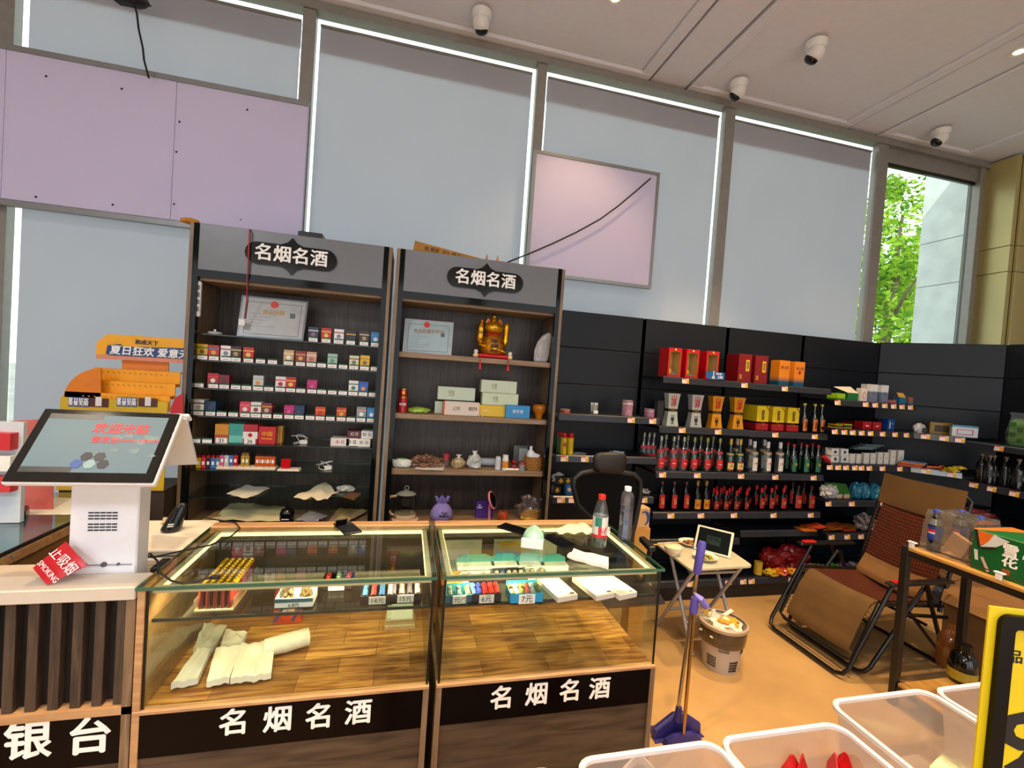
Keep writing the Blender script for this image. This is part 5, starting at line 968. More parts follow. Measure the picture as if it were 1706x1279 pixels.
# ================================================================ GLASS COUNTERS AND CASH DESK
PG = glass('f7faf6', .0); PT = glass('eff6f1', .04); EDG = mat('2c5a48', .1, coat=.4); FASC = mat('0b0505', .2, spec=.12)
SKW = wood('33261c', '5a4735', 'X', .5, 4, 9); TRIM = wood('a87d55', 'c79b6c', 'X', .4, 6, 8); DECK = parquet('dca254', '94652e', '4a3012', '94683c')
LED = mat('ffe2a6', .5, emit=3, var=.01); ALG = mat('b5aa92', .3, .5)
ZT, ZD, ZS = 1.0, .605, .885
def counter(x0, x1, label, px4, endl):
    t = thing('glass_counter', label, 'counter'); yf, yb = 1.585, 2.145
    MB().box(x0+.02, x1-.02, yf+.012, yb-.01, .08, ZD-.03).build('carcass', mat('2a1d14', .7), t)
    MB().box(x0+.02, x1-.02, yf+.005, yf+.014, .08, .45).build('front_panel', SKW, t); MB().box(x0+.02, x1-.02, yf+.02, yb-.03, 0, .08).build('plinth', BLACK, t)
    MB().box(x0+.02, x1-.02, yf, yf+.012, .45, .592).build('sign_fascia', FASC, t)
    MB().box(x0, x0+.02, yf-.004, yb, 0, ZD-.012 if not endl else ZT-.012).build('side_panel', TRIM if endl else LW, t); MB().box(x1-.02, x1, yf-.004, yb, 0, ZD-.012).build('side_panel', LW, t)
    MB().box(x0, x1, yf-.006, yf+.02, .592, ZD).build('front_edge_strip', TRIM, t, bevel=.002)
    MB().box(x0+.012, x1-.012, yf+.02, yb-.012, ZD-.02, ZD-.001).build('deck', DECK, t)
    xg0, xg1 = x0+(.022 if endl else .006), x1-.006
    def pane(nm, *b):
        MB().box(*b[:6]).build(nm, b[6] if len(b) > 6 else PG, t)
    pane('front_pane', xg0, xg1, yf+.006, yf+.012, ZD, ZT-.012); pane('side_pane', xg0, xg0+.006, yf+.014, yb-.03, ZD, ZT-.012); pane('side_pane', xg1-.006, xg1, yf+.014, yb-.03, ZD, ZT-.012)
    pane('top_pane', x0-.0, x1+.0, yf-.008, yb-.03, ZT-.009, ZT, PT)
    e = MB().box(x0, x1, yf-.012, yf-.008, ZT-.0095, ZT+.0005).box(x0-.003, x0, yf-.012, yb-.03, ZT-.0095, ZT+.0005).box(x1, x1+.003, yf-.012, yb-.03, ZT-.0095, ZT+.0005); e.build('glass_edge', EDG, t)
    e = MB().box(xg0-.002, xg0+.006, yf+.003, yf+.006, ZD, ZT-.012).box(xg1-.006, xg1+.002, yf+.003, yf+.006, ZD, ZT-.012).box(xg0, xg1, yf+.004, yf+.013, ZT-.014, ZT-.0095).build('dark_seal', BLACK, t)
    # inner aluminium light frame
    f = MB().box(xg0+.008, xg1-.008, yf+.018, yf+.036, ZT-.032, ZT-.014).box(xg0+.008, xg0+.026, yf+.036, yb-.05, ZT-.032, ZT-.014).box(xg1-.026, xg1-.008, yf+.036, yb-.05, ZT-.032, ZT-.014).box(xg0+.008, xg1-.008, yb-.062, yb-.044, ZT-.032, ZT-.014)
    f.build('light_frame', mat('dccfae', .35, .2), t)
    MB().box(xg0+.03, xg1-.03, yb-.066, yb-.0625, ZT-.030, ZT-.016).box(xg0+.0265, xg0+.029, yf+.04, yb-.06, ZT-.031, ZT-.017).box(xg1-.029, xg1-.0265, yf+.04, yb-.06, ZT-.031, ZT-.017).build('light_strip', LED, t)
    for k in range(5):
        la = bpy.data.lights.new('strip_lamp', 'SPOT'); la.spot_size = math.radians(150); la.spot_blend = .7; la.shadow_soft_size = .006; la.energy = 4.4; la.color = (1, .78, .44)
        lo = bpy.data.objects.new('strip_lamp', la); C.objects.link(lo); lo.location = (xg0+(xg1-xg0)*(k+.5)/5, yf+.045, ZT-.022); lo.rotation_euler = (math.radians(28), 0, 0)
    MB().box(xg0+.01, xg1-.01, yf+.02, yf+.40, ZS-.008, ZS).build('glass_shelf', glass('eef4f0', .01), t); MB().box(xg0+.01, xg1-.01, yf+.016, yf+.02, ZS-.009, ZS+.001).build('shelf_edge', mat('16201c', .2), t)
    MB().box(x0, x1, yb-.032, yb, ZD, ZT-.03).build('back_door', mat('3d2f22', .35), t); MB().box(x0, x1, yb-.045, yb+.012, ZT-.028, ZT+.004).build('back_rail', TRIM, t, bevel=.003)
    for s, px, py in zip('名烟名酒', *px4):
        p = at(px, py, Y=yf); txt(s, .092, CW, t, (p.x, yf-.001, p.z), bold=.026, ext=.0008)
    return rebase(t)
counter(-.765, .146, 'left glass display counter with warm strip lights and bags inside', ((390, 463, 532, 597), (1205, 1200, 1195, 1188)), True)
counter(.172, 1.046, 'right glass display counter with bottles and phones on its glass top', ((836, 894, 950, 999), (1164, 1158, 1152, 1148)), False)
# cash desk
t = thing('cash_desk', 'white-topped cash desk with dark vertical slats on its front', 'desk'); DT = mat('cbc0b0', .35, var=.03)
MB().box(-2.1, -.772, 1.583, 1.685, .958, 1.0).build('desk_top', DT, t, bevel=.003)
MB().box(-2.1, -.772, 1.69, 1.88, .92, .955).build('work_surface', mat('c8b9a4', .4), t, bevel=.003)
MB().box(-2.1, -.772, 1.63, 1.65, .08, .955).build('backing_board', mat('17110e', .6), t)
x = -.80; SLT = wood('2c2119', '524032', 'Z', .5, 6, 12)
while x > -2.1: MB().box(x-.027, x, 1.60, 1.63, .622, .956).build('slat', SLT, t, bevel=.001); x -= .0565
MB().box(-2.1, -.772, 1.588, 1.63, .596, .620).build('lower_trim', TRIM, t)
MB().box(-2.1, -.795, 1.592, 1.60, .44, .594).build('sign_fascia', FASC, t); MB().box(-2.1, -.795, 1.60, 1.63, .06, .44).build('lower_panel', SKW, t); MB().box(-.797, -.772, 1.588, 1.66, 0, .956).build('end_post', LW, t)
MB().box(-2.1, -.80, 1.66, 1.87, 0, .918).build('carcass', mat('2c2018', .7), t)
for s, px, py in (('收', -62, 1245), ('银', 46, 1238), ('台', 149, 1230)):
    p = at(px, py, Y=1.59); txt(s, .122, CW, t, (p.x, 1.591, p.z), bold=.03, ext=.0008)
rebase(t)
# far-left side counter
t = thing('glass_counter', 'side glass counter at the far left behind the cash desk, running towards the window', 'counter')
x1 = -1.345; x0 = -1.95
MB().box(x0, x1, 1.9, 2.70, 0, .93).build('carcass', wood('5a4026', '8a6438', 'Y', .5, 5, 9), t); MB().box(x0, x1, 1.9, 2.70, .97, .977).build('top_pane', glass('dfeef0', .12), t)
MB().box(x1-.02, x1+.005, 1.9, 2.70, .93, .965).box(x0, x1-.02, 1.9, 1.92, .93, .965).build('edge_strip', TRIM, t); MB().box(x1-.004, x1+.002, 1.9, 2.70, .968, .982).build('glass_edge', mat('101c20', .2), t)
MB().box(x0, x1-.02, 1.92, 2.70, .93, .935).build('inner_deck', mat('9fb4c4', .25, var=.2, sc=3), t); rebase(t)
p = at(27, 860, Z=.98); t = thing('card_reader', 'small black box lying on the side glass counter', 'device', (p.x, p.y, .978), .5); MB().loft([(0, .035, .05), (.03, .032, .046), (.034, .028, .042)]).build('body', BLACK, t)
q = [(-1.62, 2.35, .978), (-1.40, 2.35, .978), (-1.40, 2.6, .978), (-1.62, 2.6, .978)]; tag(rebase(MB().sheet(q, 6, 6, .004, 3).build('paper_sheet', mat('d8d8d0', .7), smooth=True)), 'white paper sheet lying on the side glass counter', 'paper')
# red sheet behind the terminal
P = [at(5, 822, Y=2.42), at(90, 806, Y=2.42), at(90, 697, Y=2.42), at(17, 701, Y=2.42)]
P[0].z = P[1].z = .979
t = tag(rebase(MB().hull(P, (0, 1, 0), .003).build('acrylic_sheet', mat('c8635c', .4))), 'translucent-looking pale red panel standing at the left behind the screen', 'panel')
t = thing('red_packet_rack', 'blurred red and white goods at the far left edge behind the red panel', 'packets')
for k, (a, b_) in enumerate(((722, 750), (760, 785), (795, 820))):
    P0 = at(2, a, Y=2.2); MB().box(P0.x-.05, P0.x+.03, 2.2, 2.24, at(2, b_, Y=2.2).z, P0.z).build('packet', mat(('b8262e', 'dcdcd8', 'c03038')[k], .4), t)
MB().box(P0.x-.06, P0.x+.04, 2.24, 2.26, .98, at(2, 705, Y=2.2).z).build('rack_back', mat('c0c8d0', .3), t); rebase(t)
# POS terminal
t = thing('cash_terminal', 'white cash terminal with a tilted black-framed touch screen on a white column', 'cash register'); PW = mat('ecebee', .35, var=.02)
cx0, cx1 = at(114, 900, Y=1.692).x, at(229, 900, Y=1.692).x; r_ = ray(249, 890); cyb = cx1*r_.y/r_.x
MB().box(cx0, cx1, 1.692, cyb, .955, 1.315).build('column', PW, t, bevel=.004); MB().box(cx0+.003, cx1-.003, 1.689, 1.692, .96, 1.02).build('lower_cover', PW, t)
b = MB()
for z in [at(172, y_, Y=1.69).z for y_ in (853, 858, 863, 872, 877, 882)]:
    for k in range(5): b.box(at(147+k*10, 867, Y=1.69).x, at(155+k*10, 867, Y=1.69).x, 1.6885, 1.695, z-.0035, z)
b.v = [(v[0], v[1], v[2]) for v in b.v]; b.build('vent_slots', mat('2c2a2e', .6), t)
MB().box(cx0+.004, cx1-.012, 1.688, 1.6905, 1.0255, 1.027).build('seam', mat('6a686c', .6), t)
for dx, r in ((-.05, .004), (0, .008), (.04, .004)): MB().tube([(cx0+.10+dx, 1.692, 1.028), (cx0+.10+dx, 1.686, 1.028)], r, 10).build('screw', mat('5a5a60', .4, .5), t)
Y0, Y1 = 1.55, 1.70
P = [at(12, 803, Y=Y0), at(263, 804, Y=Y0), at(293, 690, Y=Y1), at(66, 679, Y=Y1)]
w_ = ((P[1]-P[0]).length+(P[2]-P[3]).length)/2; cB = (P[0]+P[1])/2; X = Vector((1, 0, 0)); up = ((P[2]+P[3])/2-cB); up.x = 0; hgt = up.length; up.normalize(); n = X.cross(up); n = -n if n.y > 0 else n
cB.x = sum(p.x for p in P)/4; w_ = (P[1].x-P[0].x+P[2].x-P[3].x)/2
def sp(u, v, o=0): return cB+X*(u*w_)+up*(v*hgt)+n*o
R = Matrix((X, up, n)).transposed()
MB().obox(sp(0, .5, -.014), (w_+.008, hgt+.008, .022), R).build('white_shell', PW, t, bevel=.006, seg=2)
scr = MB().obox(sp(0, .5, .0), (w_, hgt, .006), R).build('screen_bezel', mat('0a0b0c', .08, coat=.5), t, bevel=.003)
MB().obox(sp(.0, .52, .0035), (w_*.86, hgt*.80, .001), R).build('screen_picture', mat('54666f', .35, emit=.6, var=.05, sc=4, spec=.2), scr)
for u_, v_, l_ in ((-.24, .89, .38), (-.26, .155, .34)): MB().obox(sp(u_, v_, .0043), (w_*l_, hgt*.07, .0006), R).build('dark_bar', mat('20262c', .3), scr)
txt('欢迎光临', hgt*.155, mat('c02830', .4, emit=.3), scr, sp(.115, .72, .005), R=R, bold=.02, ext=.0002, shear=.15); txt('壹收宝', hgt*.10, mat('b02838', .4, emit=.3), scr, sp(.04, .56, .005), R=R, ext=.0002); txt('专业收银系统  智慧零售专家', hgt*.038, mat('c05058', .4), scr, sp(.28, .56, .005), R=R, ext=.0002)
b = MB()
for (u, v), k in zip(((-.03, .33), (.06, .33), (-.075, .23), (.015, .23), (.105, .23)), range(5)):
    b.hull([sp(u, v, .005)+(X*math.cos(PI/3*a)+up*math.sin(PI/3*a))*hgt*.065 for a in range(6)], n, .0005, k % 4)
b.build('hexagon_pictures', [mat('1e2230', .4), mat('2a2c34', .4), mat('2a4a90', .4), mat('7a98a0', .4)], scr)
b = MB()
for (u, v, r) in ((.12, .60, .05), (.2, .63, .04), (.14, .42, .035), (.30, .55, .06), (.36, .60, .07), (.28, .42, .05), (.42, .36, .03)):
    b.hull([sp(u, v, .0046)+(X*math.cos(PI/4*a)*1.3+up*math.sin(PI/4*a)*.8)*hgt*r*(1+.3*math.sin(a*2.3+u*20)) for a in range(8)], n, .0003)
b.build('map_print', mat('5f747c', .4, emit=.15), scr)['kind'] = 'stuff'
# rear customer display
Q = [at(262, 688, Y=1.80), at(306, 684, Y=1.76), at(328, 774, Y=1.92), at(268, 776, Y=1.96)]
MB().hull([sp(.40, 1.0, -.03), sp(.52, 1.0, -.03), Q[2]+Vector((0, 0, 0)), Q[3]], (0, 1, .1), .015).build('rear_display', PW, t, bevel=.003)
MB().hull([sp(-.3, 1.0, -.03), sp(.54, 1.03, -.03), sp(.54, 1.03, -.06), sp(-.3, 1.0, -.06)], (0, 0, 1), .012).build('rear_display_top', PW, t, bevel=.003)
rebase(t)
# no smoking sheet
P = [at(55, 946, Y=1.66), at(79, 974, Y=1.61), at(146, 942, Y=1.64), at(110, 902, Y=1.67)]
P[1].z = max(P[1].z, 1.003)
t = thing('no_smoking_sign', 'crooked red no-smoking sheet leaning on the white column over the desk edge', 'sign')
q = [P[0], P[1], P[2], P[3]]
MB().sheet(q, 8, 8, .002, 2, t=-.0015).build('sheet', mat('c4141e', .35), t, smooth=True)
ax = (P[1]-P[0])*.5+(P[2]-P[3])*.5; ay = (P[3]-P[0])
ax.normalize(); nn = ax.cross((P[2]-P[1])); nn.normalize(); nn = -nn if nn.y > 0 else nn; ayy = nn.cross(ax); R = Matrix((ax, ayy, nn)).transposed(); c0 = sum((v for v in P), Vector())/4
txt('止吸烟', .036, CW, t, c0+ayy*.014+ax*.004+nn*.010, R=R, bold=.0, ext=.0004); txt('SMOKING', .021, CW, t, c0-ayy*.026+ax*.004+nn*.010, R=R, bold=.0, ext=.0004)
rebase(t)
p = at(18, 926, Z=.957); tag(rebase(MB().box(p.x-.01, p.x+.012, p.y-.003, p.y+.003, .956, .957).build('blue_sticker', mat('3a78c8', .4))), 'tiny blue mark on the cash desk surface at the far left', 'sticker')
# white trays pile with scanner between desk and counter
t = thing('storage_lid_pile', 'pile of white plastic lids between the cash terminal and the left glass counter', 'lids')
for k in range(4): MB().loft([(.86+k*.035, .14, .16), (.88+k*.035, .145, .165), (.888+k*.035, .14, .16)], c=(-.93+.004*k, 2.06)).build('lid', mat(('c4c8d0', 'dcd8d4', 'e0d8cc', 'eae0d0')[k], .4), t, bevel=.004)
MB().box(-1.06, -.80, 1.90, 2.2, 0, .86).build('drawer_block', mat('3a2a1c', .6), t); rebase(t)
p = at(283, 884, Z=.995); t = thing('barcode_scanner', 'black upright barcode scanner standing on the white lids', 'scanner', (p.x, p.y, .994), .3)
b = MB(); b.loft([(0, .035, .03), (.01, .04, .035), (.03, .036, .03), (.07, .030, .022), (.10, .022, .014), (.115, .010, .008)]); b.v = [(v[0]+v[2]*.35, v[1], v[2]) for v in b.v]; o = b.build('body', mat('101012', .18), t, smooth=True); o.modifiers.new('s', 'SUBSURF').render_levels = 2; o.modifiers['s'].levels = 1
MB().box(-.006, .014, -.036, -.030, .028, .031).box(-.004, .016, -.035, -.030, .036, .039).build('mark', CW, t)
paper([(268, 872), (300, 868), (300, 860), (272, 862)], .995, 'small papers tucked behind the scanner', .004, 'b8a888', 3, lift=.004)
# items on the counter
CABLE = [at(*p, Z=1.006) for p in ((250, 905), (262, 902))]+[at(*p, Z=1.008) for p in ((262, 925), (268, 950), (282, 966), (310, 970), (345, 961))]
t = thing('black_cable', 'black cable looping over the left corner of the left glass counter', 'cable')
pts = [at(*p, Z=1.008) for p in ((352, 961), (330, 968), (305, 972), (285, 967), (266, 954), (264, 944), (262, 934))]+[at(250, 922, Z=1.02), at(242, 926, Z=1.02), at(255, 928, Z=1.02), at(300, 918, Z=1.05), at(350, 908, Z=1.03), at(385, 893, Z=1.008), at(400, 880, Z=1.008), at(392, 870, Z=1.008), at(362, 866, Z=1.01), at(340, 862, Z=1.01)]
MB().tube(pts, .0032, 6).build('cord', INK, t, smooth=True); p = at(356, 961, Z=1.006); MB().box(p.x-.012, p.x+.016, p.y-.006, p.y+.006, 1.001, 1.010).build('plug', INK, t, bevel=.001)
MB().box(-.80, -.772, 1.72, 1.80, .957, 1.0).build('socket_block', INK, t, bevel=.003); rebase(t)
def phone(px, py, rz, w, l, label, scr='0a0c10', rise=0):
    p = at(px, py, Z=1.006); t = thing('smartphone', label, 'phone', (p.x, p.y, 1.0015), rz); MB().box(-w/2, w/2, -l/2, l/2, 0, .009).build('case', mat('0c0c0e', .2), t, bevel=.003); MB().box(-w/2+.004, w/2-.004, -l/2+.006, l/2-.006, .009, .0095).build('screen', mat(scr, .05), t); return t
t = phone(579, 879, .45, .078, .15, 'black phone case standing open at the back edge of the left counter', '262a30'); MB().obox((-.02, .03, .02), (.05, .004, .045), Matrix.Rotation(.6, 3, 'X')).build('flap', BLACK, t)
phone(857, 881, .75, .075, .155, 'black phone at the back edge of the right counter beside the tissue pack'); phone(931, 901, .35, .078, .16, 'black phone with a bumper case right of the tissue pack')
p = at(888, 905, Z=1.0); t = thing('tissue_packet', 'opened pale green and white tissue packet on the right counter', 'tissue', (p.x, p.y, 1.001), -.35)
b = MB(); b.loft([(0, .050, .075), (.02, .054, .08), (.05, .045, .075), (.062, .02, .06), (.072, .006, .04)]); o = b.build('wrapper', mat('a9dccb', .35, var=.25, sc=14), t, smooth=True); o.modifiers.new('s', 'SUBSURF').render_levels = 2; o.modifiers['s'].levels = 1; MB().box(-.047, .047, -.085, -.078, .006, .05).build('white_end', mat('e8ece6', .4), t, bevel=.004); MB().blob((.035, .04, .035), (.012, .02, .012), .2, 4, 2, flat=False).build('flower_print', mat('2e8a5a', .5), t)
paper([(918, 883), (968, 890), (992, 882), (968, 868)], 1.0, 'folded cream paper near the back edge of the right counter', .02, 'eee2b8', 15, lift=.012)
paper([(945, 925), (1014, 943), (1014, 928), (956, 914)], 1.0, 'thick folded white paper at the front of the right counter', .008, 'f0e8d4', 16, t_=.012, lift=.016)
def waterb(px, py, r, h, label, kind):
    p = at(px, py, Z=1.0); t = thing('water_bottle', label, 'bottle', (p.x, p.y, 1.0015))
    if kind:
        MB().lathe([(0, .003), (r*.8, 0), (r, .008), (r*.97, .06), (r, .12), (r*.97, .15), (r*.7, .19), (.016, h*.9), (.014, h*.93)], n=24).build('plastic_body', glass('eef2f2', .05, .02, .05), t, smooth=True)
        MB().lathe([(0, .004), (r*.95, .008), (r*.93, .06)], n=24).build('water', glass('d8e2e0', .12), t, smooth=True)
        MB().lathe([(r+.0006, .062), (r+.0006, .140)], n=24, cap=False).build('label', mat('d9d6d0', .4), t, smooth=True); MB().lathe([(r+.001, .062), (r+.001, .098)], n=24, a0=-2.2, a1=.4).lathe([(r+.001, .05), (r+.001, .062)], n=24, cap=False).build('red_print', mat('c8202e', .4), t, smooth=True)
        MB().lathe([(r+.0012, .098), (r+.0012, .138)], n=10, a0=-2.7, a1=-1.8).build('green_print', mat('2a7a68', .4), t, smooth=True); MB().lathe([(r+.0008, .140), (r+.0008, .143)], n=24, cap=False).build('dark_line', mat('26443c', .4), t, smooth=True)
        txt('农夫\n山泉', .022, CW, t, (.012, -r-.002, .08), ext=.0004)
    else:
        MB().lathe([(0, .003), (r*.9, 0), (r, .01), (r, .2), (r*.8, .215), (.016, .222), (.014, .232)], n=8).build('plastic_body', glass('dfe4f4', .08, .02, .06), t, smooth=False); MB().lathe([(0, .004), (r*.94, .01), (r*.94, .13)], n=8).build('water', glass('c8d2ea', .2), t)
    MB().lathe([(.016, h*.92), (.0165, h*.99), (.014, h), (0, h)], n=20).build('cap', mat('e02818' if kind else 'eeecf4', .35), t, smooth=True)
    return t
waterb(997, 911, .033, .232, 'clear water bottle with a red cap and a red, green and white label', True); waterb(1040, 897, .032, .245, 'tall half-full clear bottle with a white cap at the rear right counter corner', False)
# contents of the left counter
def tray(px, py, z, w, d, h, col, label, items, tagt=None, rz=0, zi=None):
    p = at(px, py, Z=z); t = thing('display_tray', label, 'tray', (p.x, p.y, z+.001), rz); b = MB(); b.box(-w/2, w/2, 0, d, 0, .004).box(-w/2, w/2, 0, .004, 0, h).box(-w/2, w/2, d-.004, d, 0, h*1.3).box(-w/2, -w/2+.004, .004, d-.004, 0, h).box(w/2-.004, w/2, .004, d-.004, 0, h); b.build('tray_box', mat(col, .4), t)
    for i, c in enumerate(items):
        x = -w/2+w*(i+.5)/len(items); b = MB(); b.tube([(x, .015, h*.7), (x, d-.02, h*1.1)], .010, 8).lathe([(0, h), (.009, h), (.006, h+.012)], c=(x, d*.5, 0), n=10); b.build('small_item', mat(c, .25, .3), t, smooth=True)
    if tagt: g_ = MB().box(-w*.25, w*.25, -.003, -.001, .002, h*.95).build('price_note', mat('cfcabc', .6), t); txt(tagt, h*.8, INK, g_, (0, -.0035, h*.48), bold=0, ext=.0003)
    return t
tray(628, 1007, ZS, .115, .09, .030, '141012', 'black tray of three blue-topped trinkets priced 14', ('3a6a9a', '8a3a3a', '3a6a9a', 'a8a8a8'), '14元'); tray(675, 1004, ZS, .115, .09, .030, '141012', 'black tray of three dark trinkets priced 15', ('5a5a6a', 'c08070', '404048', 'a8988a'), '15元'); tray(560, 984, ZS, .11, .09, .026, '161214', 'black tray with red trim and a small note, left of the priced trays', ('b03030', '6a8a6a', 'b04a3a'), '1 元')
t = tray(489, 1014, ZS, .12, .085, .035, 'dfe0dc', 'white and teal box with two coiled chains on show', (), None)
for s in (-1, 1): MB().blob((s*.028, .045, .012), (.016, .016, .026), .3, 3+s, 3).build('coiled_chain', mat('7a6a48', .25, .8, var=.4, sc=90), t, smooth=True)
MB().box(-.06, .06, -.002, 0, .022, .035).build('teal_band', mat('1f5a64', .4), t); txt('6.8元', .016, INK, t, (0, -.002, .012), ext=.0003, bold=0)
p = at(472, 1052, Z=ZD); t = thing('patterned_box', 'orange-red patterned box standing on the counter deck behind the white packets', 'box', (p.x, p.y+.06, ZD), .05); MB().box(-.055, .055, 0, .05, 0, .13).build('box', mat('d0421c', .4, var=.45, sc=25), t, bevel=.001); txt('南牌', .028, CW, t, (0, -.001, .05), ext=.0004)
MB().bar((-.05, -.0012, .01), (-.02, -.0012, .07), .012, .001, up=(0, 1, 0)).bar((.02, -.0012, .01), (.05, -.0012, .07), .012, .001, up=(0, 1, 0)).build('stripe', mat('1f4a8a', .4), t)
t = thing('lighter_rack', 'clear rack packed with red gold-topped lighters at the left end of the counter shelf', 'rack'); p0 = at(325, 1020, Z=ZS); p1 = at(385, 1018, Z=ZS); w = p1.x-p0.x
MB().box(p0.x-.004, p0.x+w+.004, p0.y, p0.y+.25, ZS+.001, ZS+.006).build('rack_base', mat('b8aa88', .4), t); MB().box(p0.x-.006, p0.x-.003, p0.y, p0.y+.25, ZS+.006, ZS+.04).box(p0.x+w+.003, p0.x+w+.006, p0.y, p0.y+.25, ZS+.006, ZS+.04).build('rack_side', glass('e8e0d0', .06, 0, .1), t)
r_ = rebase(t); def_ = None
def rl():
    b = MB(); b.lathe([(0, 0), (.0085, 0), (.009, .003), (.009, .062)], n=10); b.lathe([(.0088, .0622), (.0088, .074), (.0045, .078), (0, .078)], n=10, m=1); o = b.build('lighter', [mat('5a1812', .15, coat=.4), mat('d8a818', .3, .6)], smooth=True); o['category'] = 'lighter'; return o
for j in range(12):
    for i in range(5): place('rl', rl, (p0.x+w*(i+.5)/5, p0.y+.014+j*.019, ZS+.0065), 0, 'red gold-topped lighter, %s from the left in the %s row of the clear rack' % (ORD[i], ORD[j]), 'red gold-topped lighters in the clear rack')
for q, lab, c, a in (([(285, 1138), (330, 1128), (352, 1080), (330, 1078)], 'flat white plastic packet at the front left of the counter deck', 'e6e2d8', .01), ([(344, 1133), (382, 1128), (405, 1072), (360, 1078)], 'white folded packet, left of the front row on the deck', 'efe9d8', .012), ([(384, 1128), (422, 1125), (440, 1068), (402, 1072)], 'white folded packet, middle of the front row on the deck', 'f2ebd8', .012), ([(420, 1126), (452, 1120), (458, 1068), (436, 1066)], 'white folded packet, right of the front row on the deck', 'f0e9d6', .012),
                     ([(322, 1080), (355, 1078), (378, 1040), (340, 1038)], 'greyish white packet at the back left of the deck', 'c8c4b8', .016), ([(368, 1072), (405, 1068), (412, 1052), (376, 1048)], 'small crumpled packet behind the front row', 'd8d2c4', .016)):
    paper(q, ZD, lab, a, c, random.randint(0, 50), t_=.022, name='paper_packet', cat='packet', lift=.032)
p = at(476, 1078, Z=ZD+.02); t = thing('paper_roll', 'white wrapped roll of bags lying right of the packets', 'roll', (p.x, p.y, ZD)); MB().tube([(-.07, -.02, .035), (0, .0, .038), (.075, .03, .04)], [.03, .034, .032], 14).build('roll', mat('e2dac8', .5, var=.1, bump=.4), t, smooth=True)
p = at(668, 1049, Z=ZD); t = thing('notepad_pile', 'pile of cream notepads with a yellow and red printed top', 'notepads', (p.x, p.y, ZD), 0)
for k in range(5): MB().box(-.07+.002*k, .06-.004*k, .0+.002*k, .10, .001+k*.012, .011+k*.012).build('pad', mat(('c8a070', 'd8c898', 'b89868', 'd8c898', 'd8dcc4')[k], .6), t)
MB().box(-.035, .035, .03, .06, .059, .0595).build('yellow_print', mat('d8c020', .4), t); MB().obox((0, .012, .075), (.09, .004, .06), Matrix.Rotation(-.3, 3, 'X')).build('front_card', mat('d8dcc4', .5), t)
# contents of the right counter
tray(765, 1006, ZS, .10, .075, .032, '1f5a6a', 'teal tray of small clear tubes priced 5', ('5a6a5a', '4a5a60', '8a7a50'), '5元/个'); tray(810, 1005, ZS, .11, .09, .034, '141216', 'black tray of red and blue pens priced 6', ('3a6ab0', '2a3a8a', 'c02a2a', 'c03028', 'b03028'), '6元'); tray(877, 1006, ZS, .125, .085, .038, '1a80a8', 'bright blue tray of green and gold tubes priced 7', ('6a7a3a', 'b8c0b8', '6a7a3a', 'b0503a', '9ab0b8', '5a6a3a'), '7元')
tray(757, 976, ZS, .10, .06, .024, 'd88a30', 'orange and white flat box behind the teal tray', ('c8c0b0', 'd8d0c0')); tray(795, 975, ZS, .12, .06, .024, 'd8c8c0', 'pink and white flat box in the second row', ('c8a0b0', 'b8b0a8')); tray(850, 971, ZS, .13, .06, .026, '161214', 'black tray of small figures in the second row', ('b8a890', '2a4a9a', 'c8b8a0', 'a89880', 'c8b8a0')); tray(897, 968, ZS, .085, .06, .028, 'd8d8cc', 'white tray priced 3 behind the blue tray', ('8a8060', '9a9070'), '3元')
for i, (px, py, lab) in enumerate(((795, 948, 'teal and white display card box, leftmost under the glass top'), (845, 946, 'white and teal display box of sunglasses, second under the glass top'), (888, 946, 'white-fronted teal display box, third under the glass top'), (928, 947, 'round-topped teal display box, rightmost under the glass top'))):
    p = at(px, py, Z=ZS+.03); t = thing('display_box', lab, 'box', (p.x, p.y+.02, ZS+.001)); w = .06 if i else .08; MB().box(-w, w, 0, .05, 0, .032).build('box', mat('dcdccc', .4), t); MB().hull([(-w, .045, .032), (w, .045, .032), (w, .045, .05), (w*.5, .045, .066), (-w*.5, .045, .066), (-w, .045, .05)], (0, 1, 0), .003).build('header_card', mat('2f8078', .4), t)
for i, (px, py, rz, lab) in enumerate(((949, 998, .2, 'white phone-cable box standing alone, left of the white pair'), (1012, 995, .22, 'white phone-cable box, left one of the pair'), (1050, 994, .24, 'white phone-cable box, right one of the pair'))):
    p = at(px-3, py+2, Z=ZS+.005); t = thing('phone_accessory_box', lab, 'box', (p.x, p.y, ZS+.001), rz); MB().box(-.045, .045, 0, .17, 0, .022).build('box', mat('b9b3a6', .4), t, bevel=.002)
    b = MB(); b.tube([(.028*math.cos(a*PI/8), .115+.028*math.sin(a*PI/8), .0222) for a in range(16)], .0012, 4, closed=True); b.build('round_print', mat('8a8680', .5), t); MB().box(.015, .035, .01, .02, .022, .0224).build('code_print', INK, t)
q = [(.26, 2.08, .62), (.50, 2.08, .62), (.50, 2.09, .93), (.26, 2.09, .93)]
for i, (x0_, x1_, c) in enumerate(((.22, .40, 'a8a58a'), (.46, .78, 'a9ab8c'))):
    tag(rebase(MB().box(x0_, x1_, 2.095, 2.105, .62, .93).build('poster_sheet', mat(c, .5))), ('narrow', 'wide')[i]+' greenish sheet taped inside the back of the right counter', 'poster')
tag(rebase(MB().box(.48, .62, 2.088, 2.094, .87, .92).build('yellow_strip', mat('c8a818', .5))), 'yellow printed strip at the top inside the back of the right counter', 'poster')
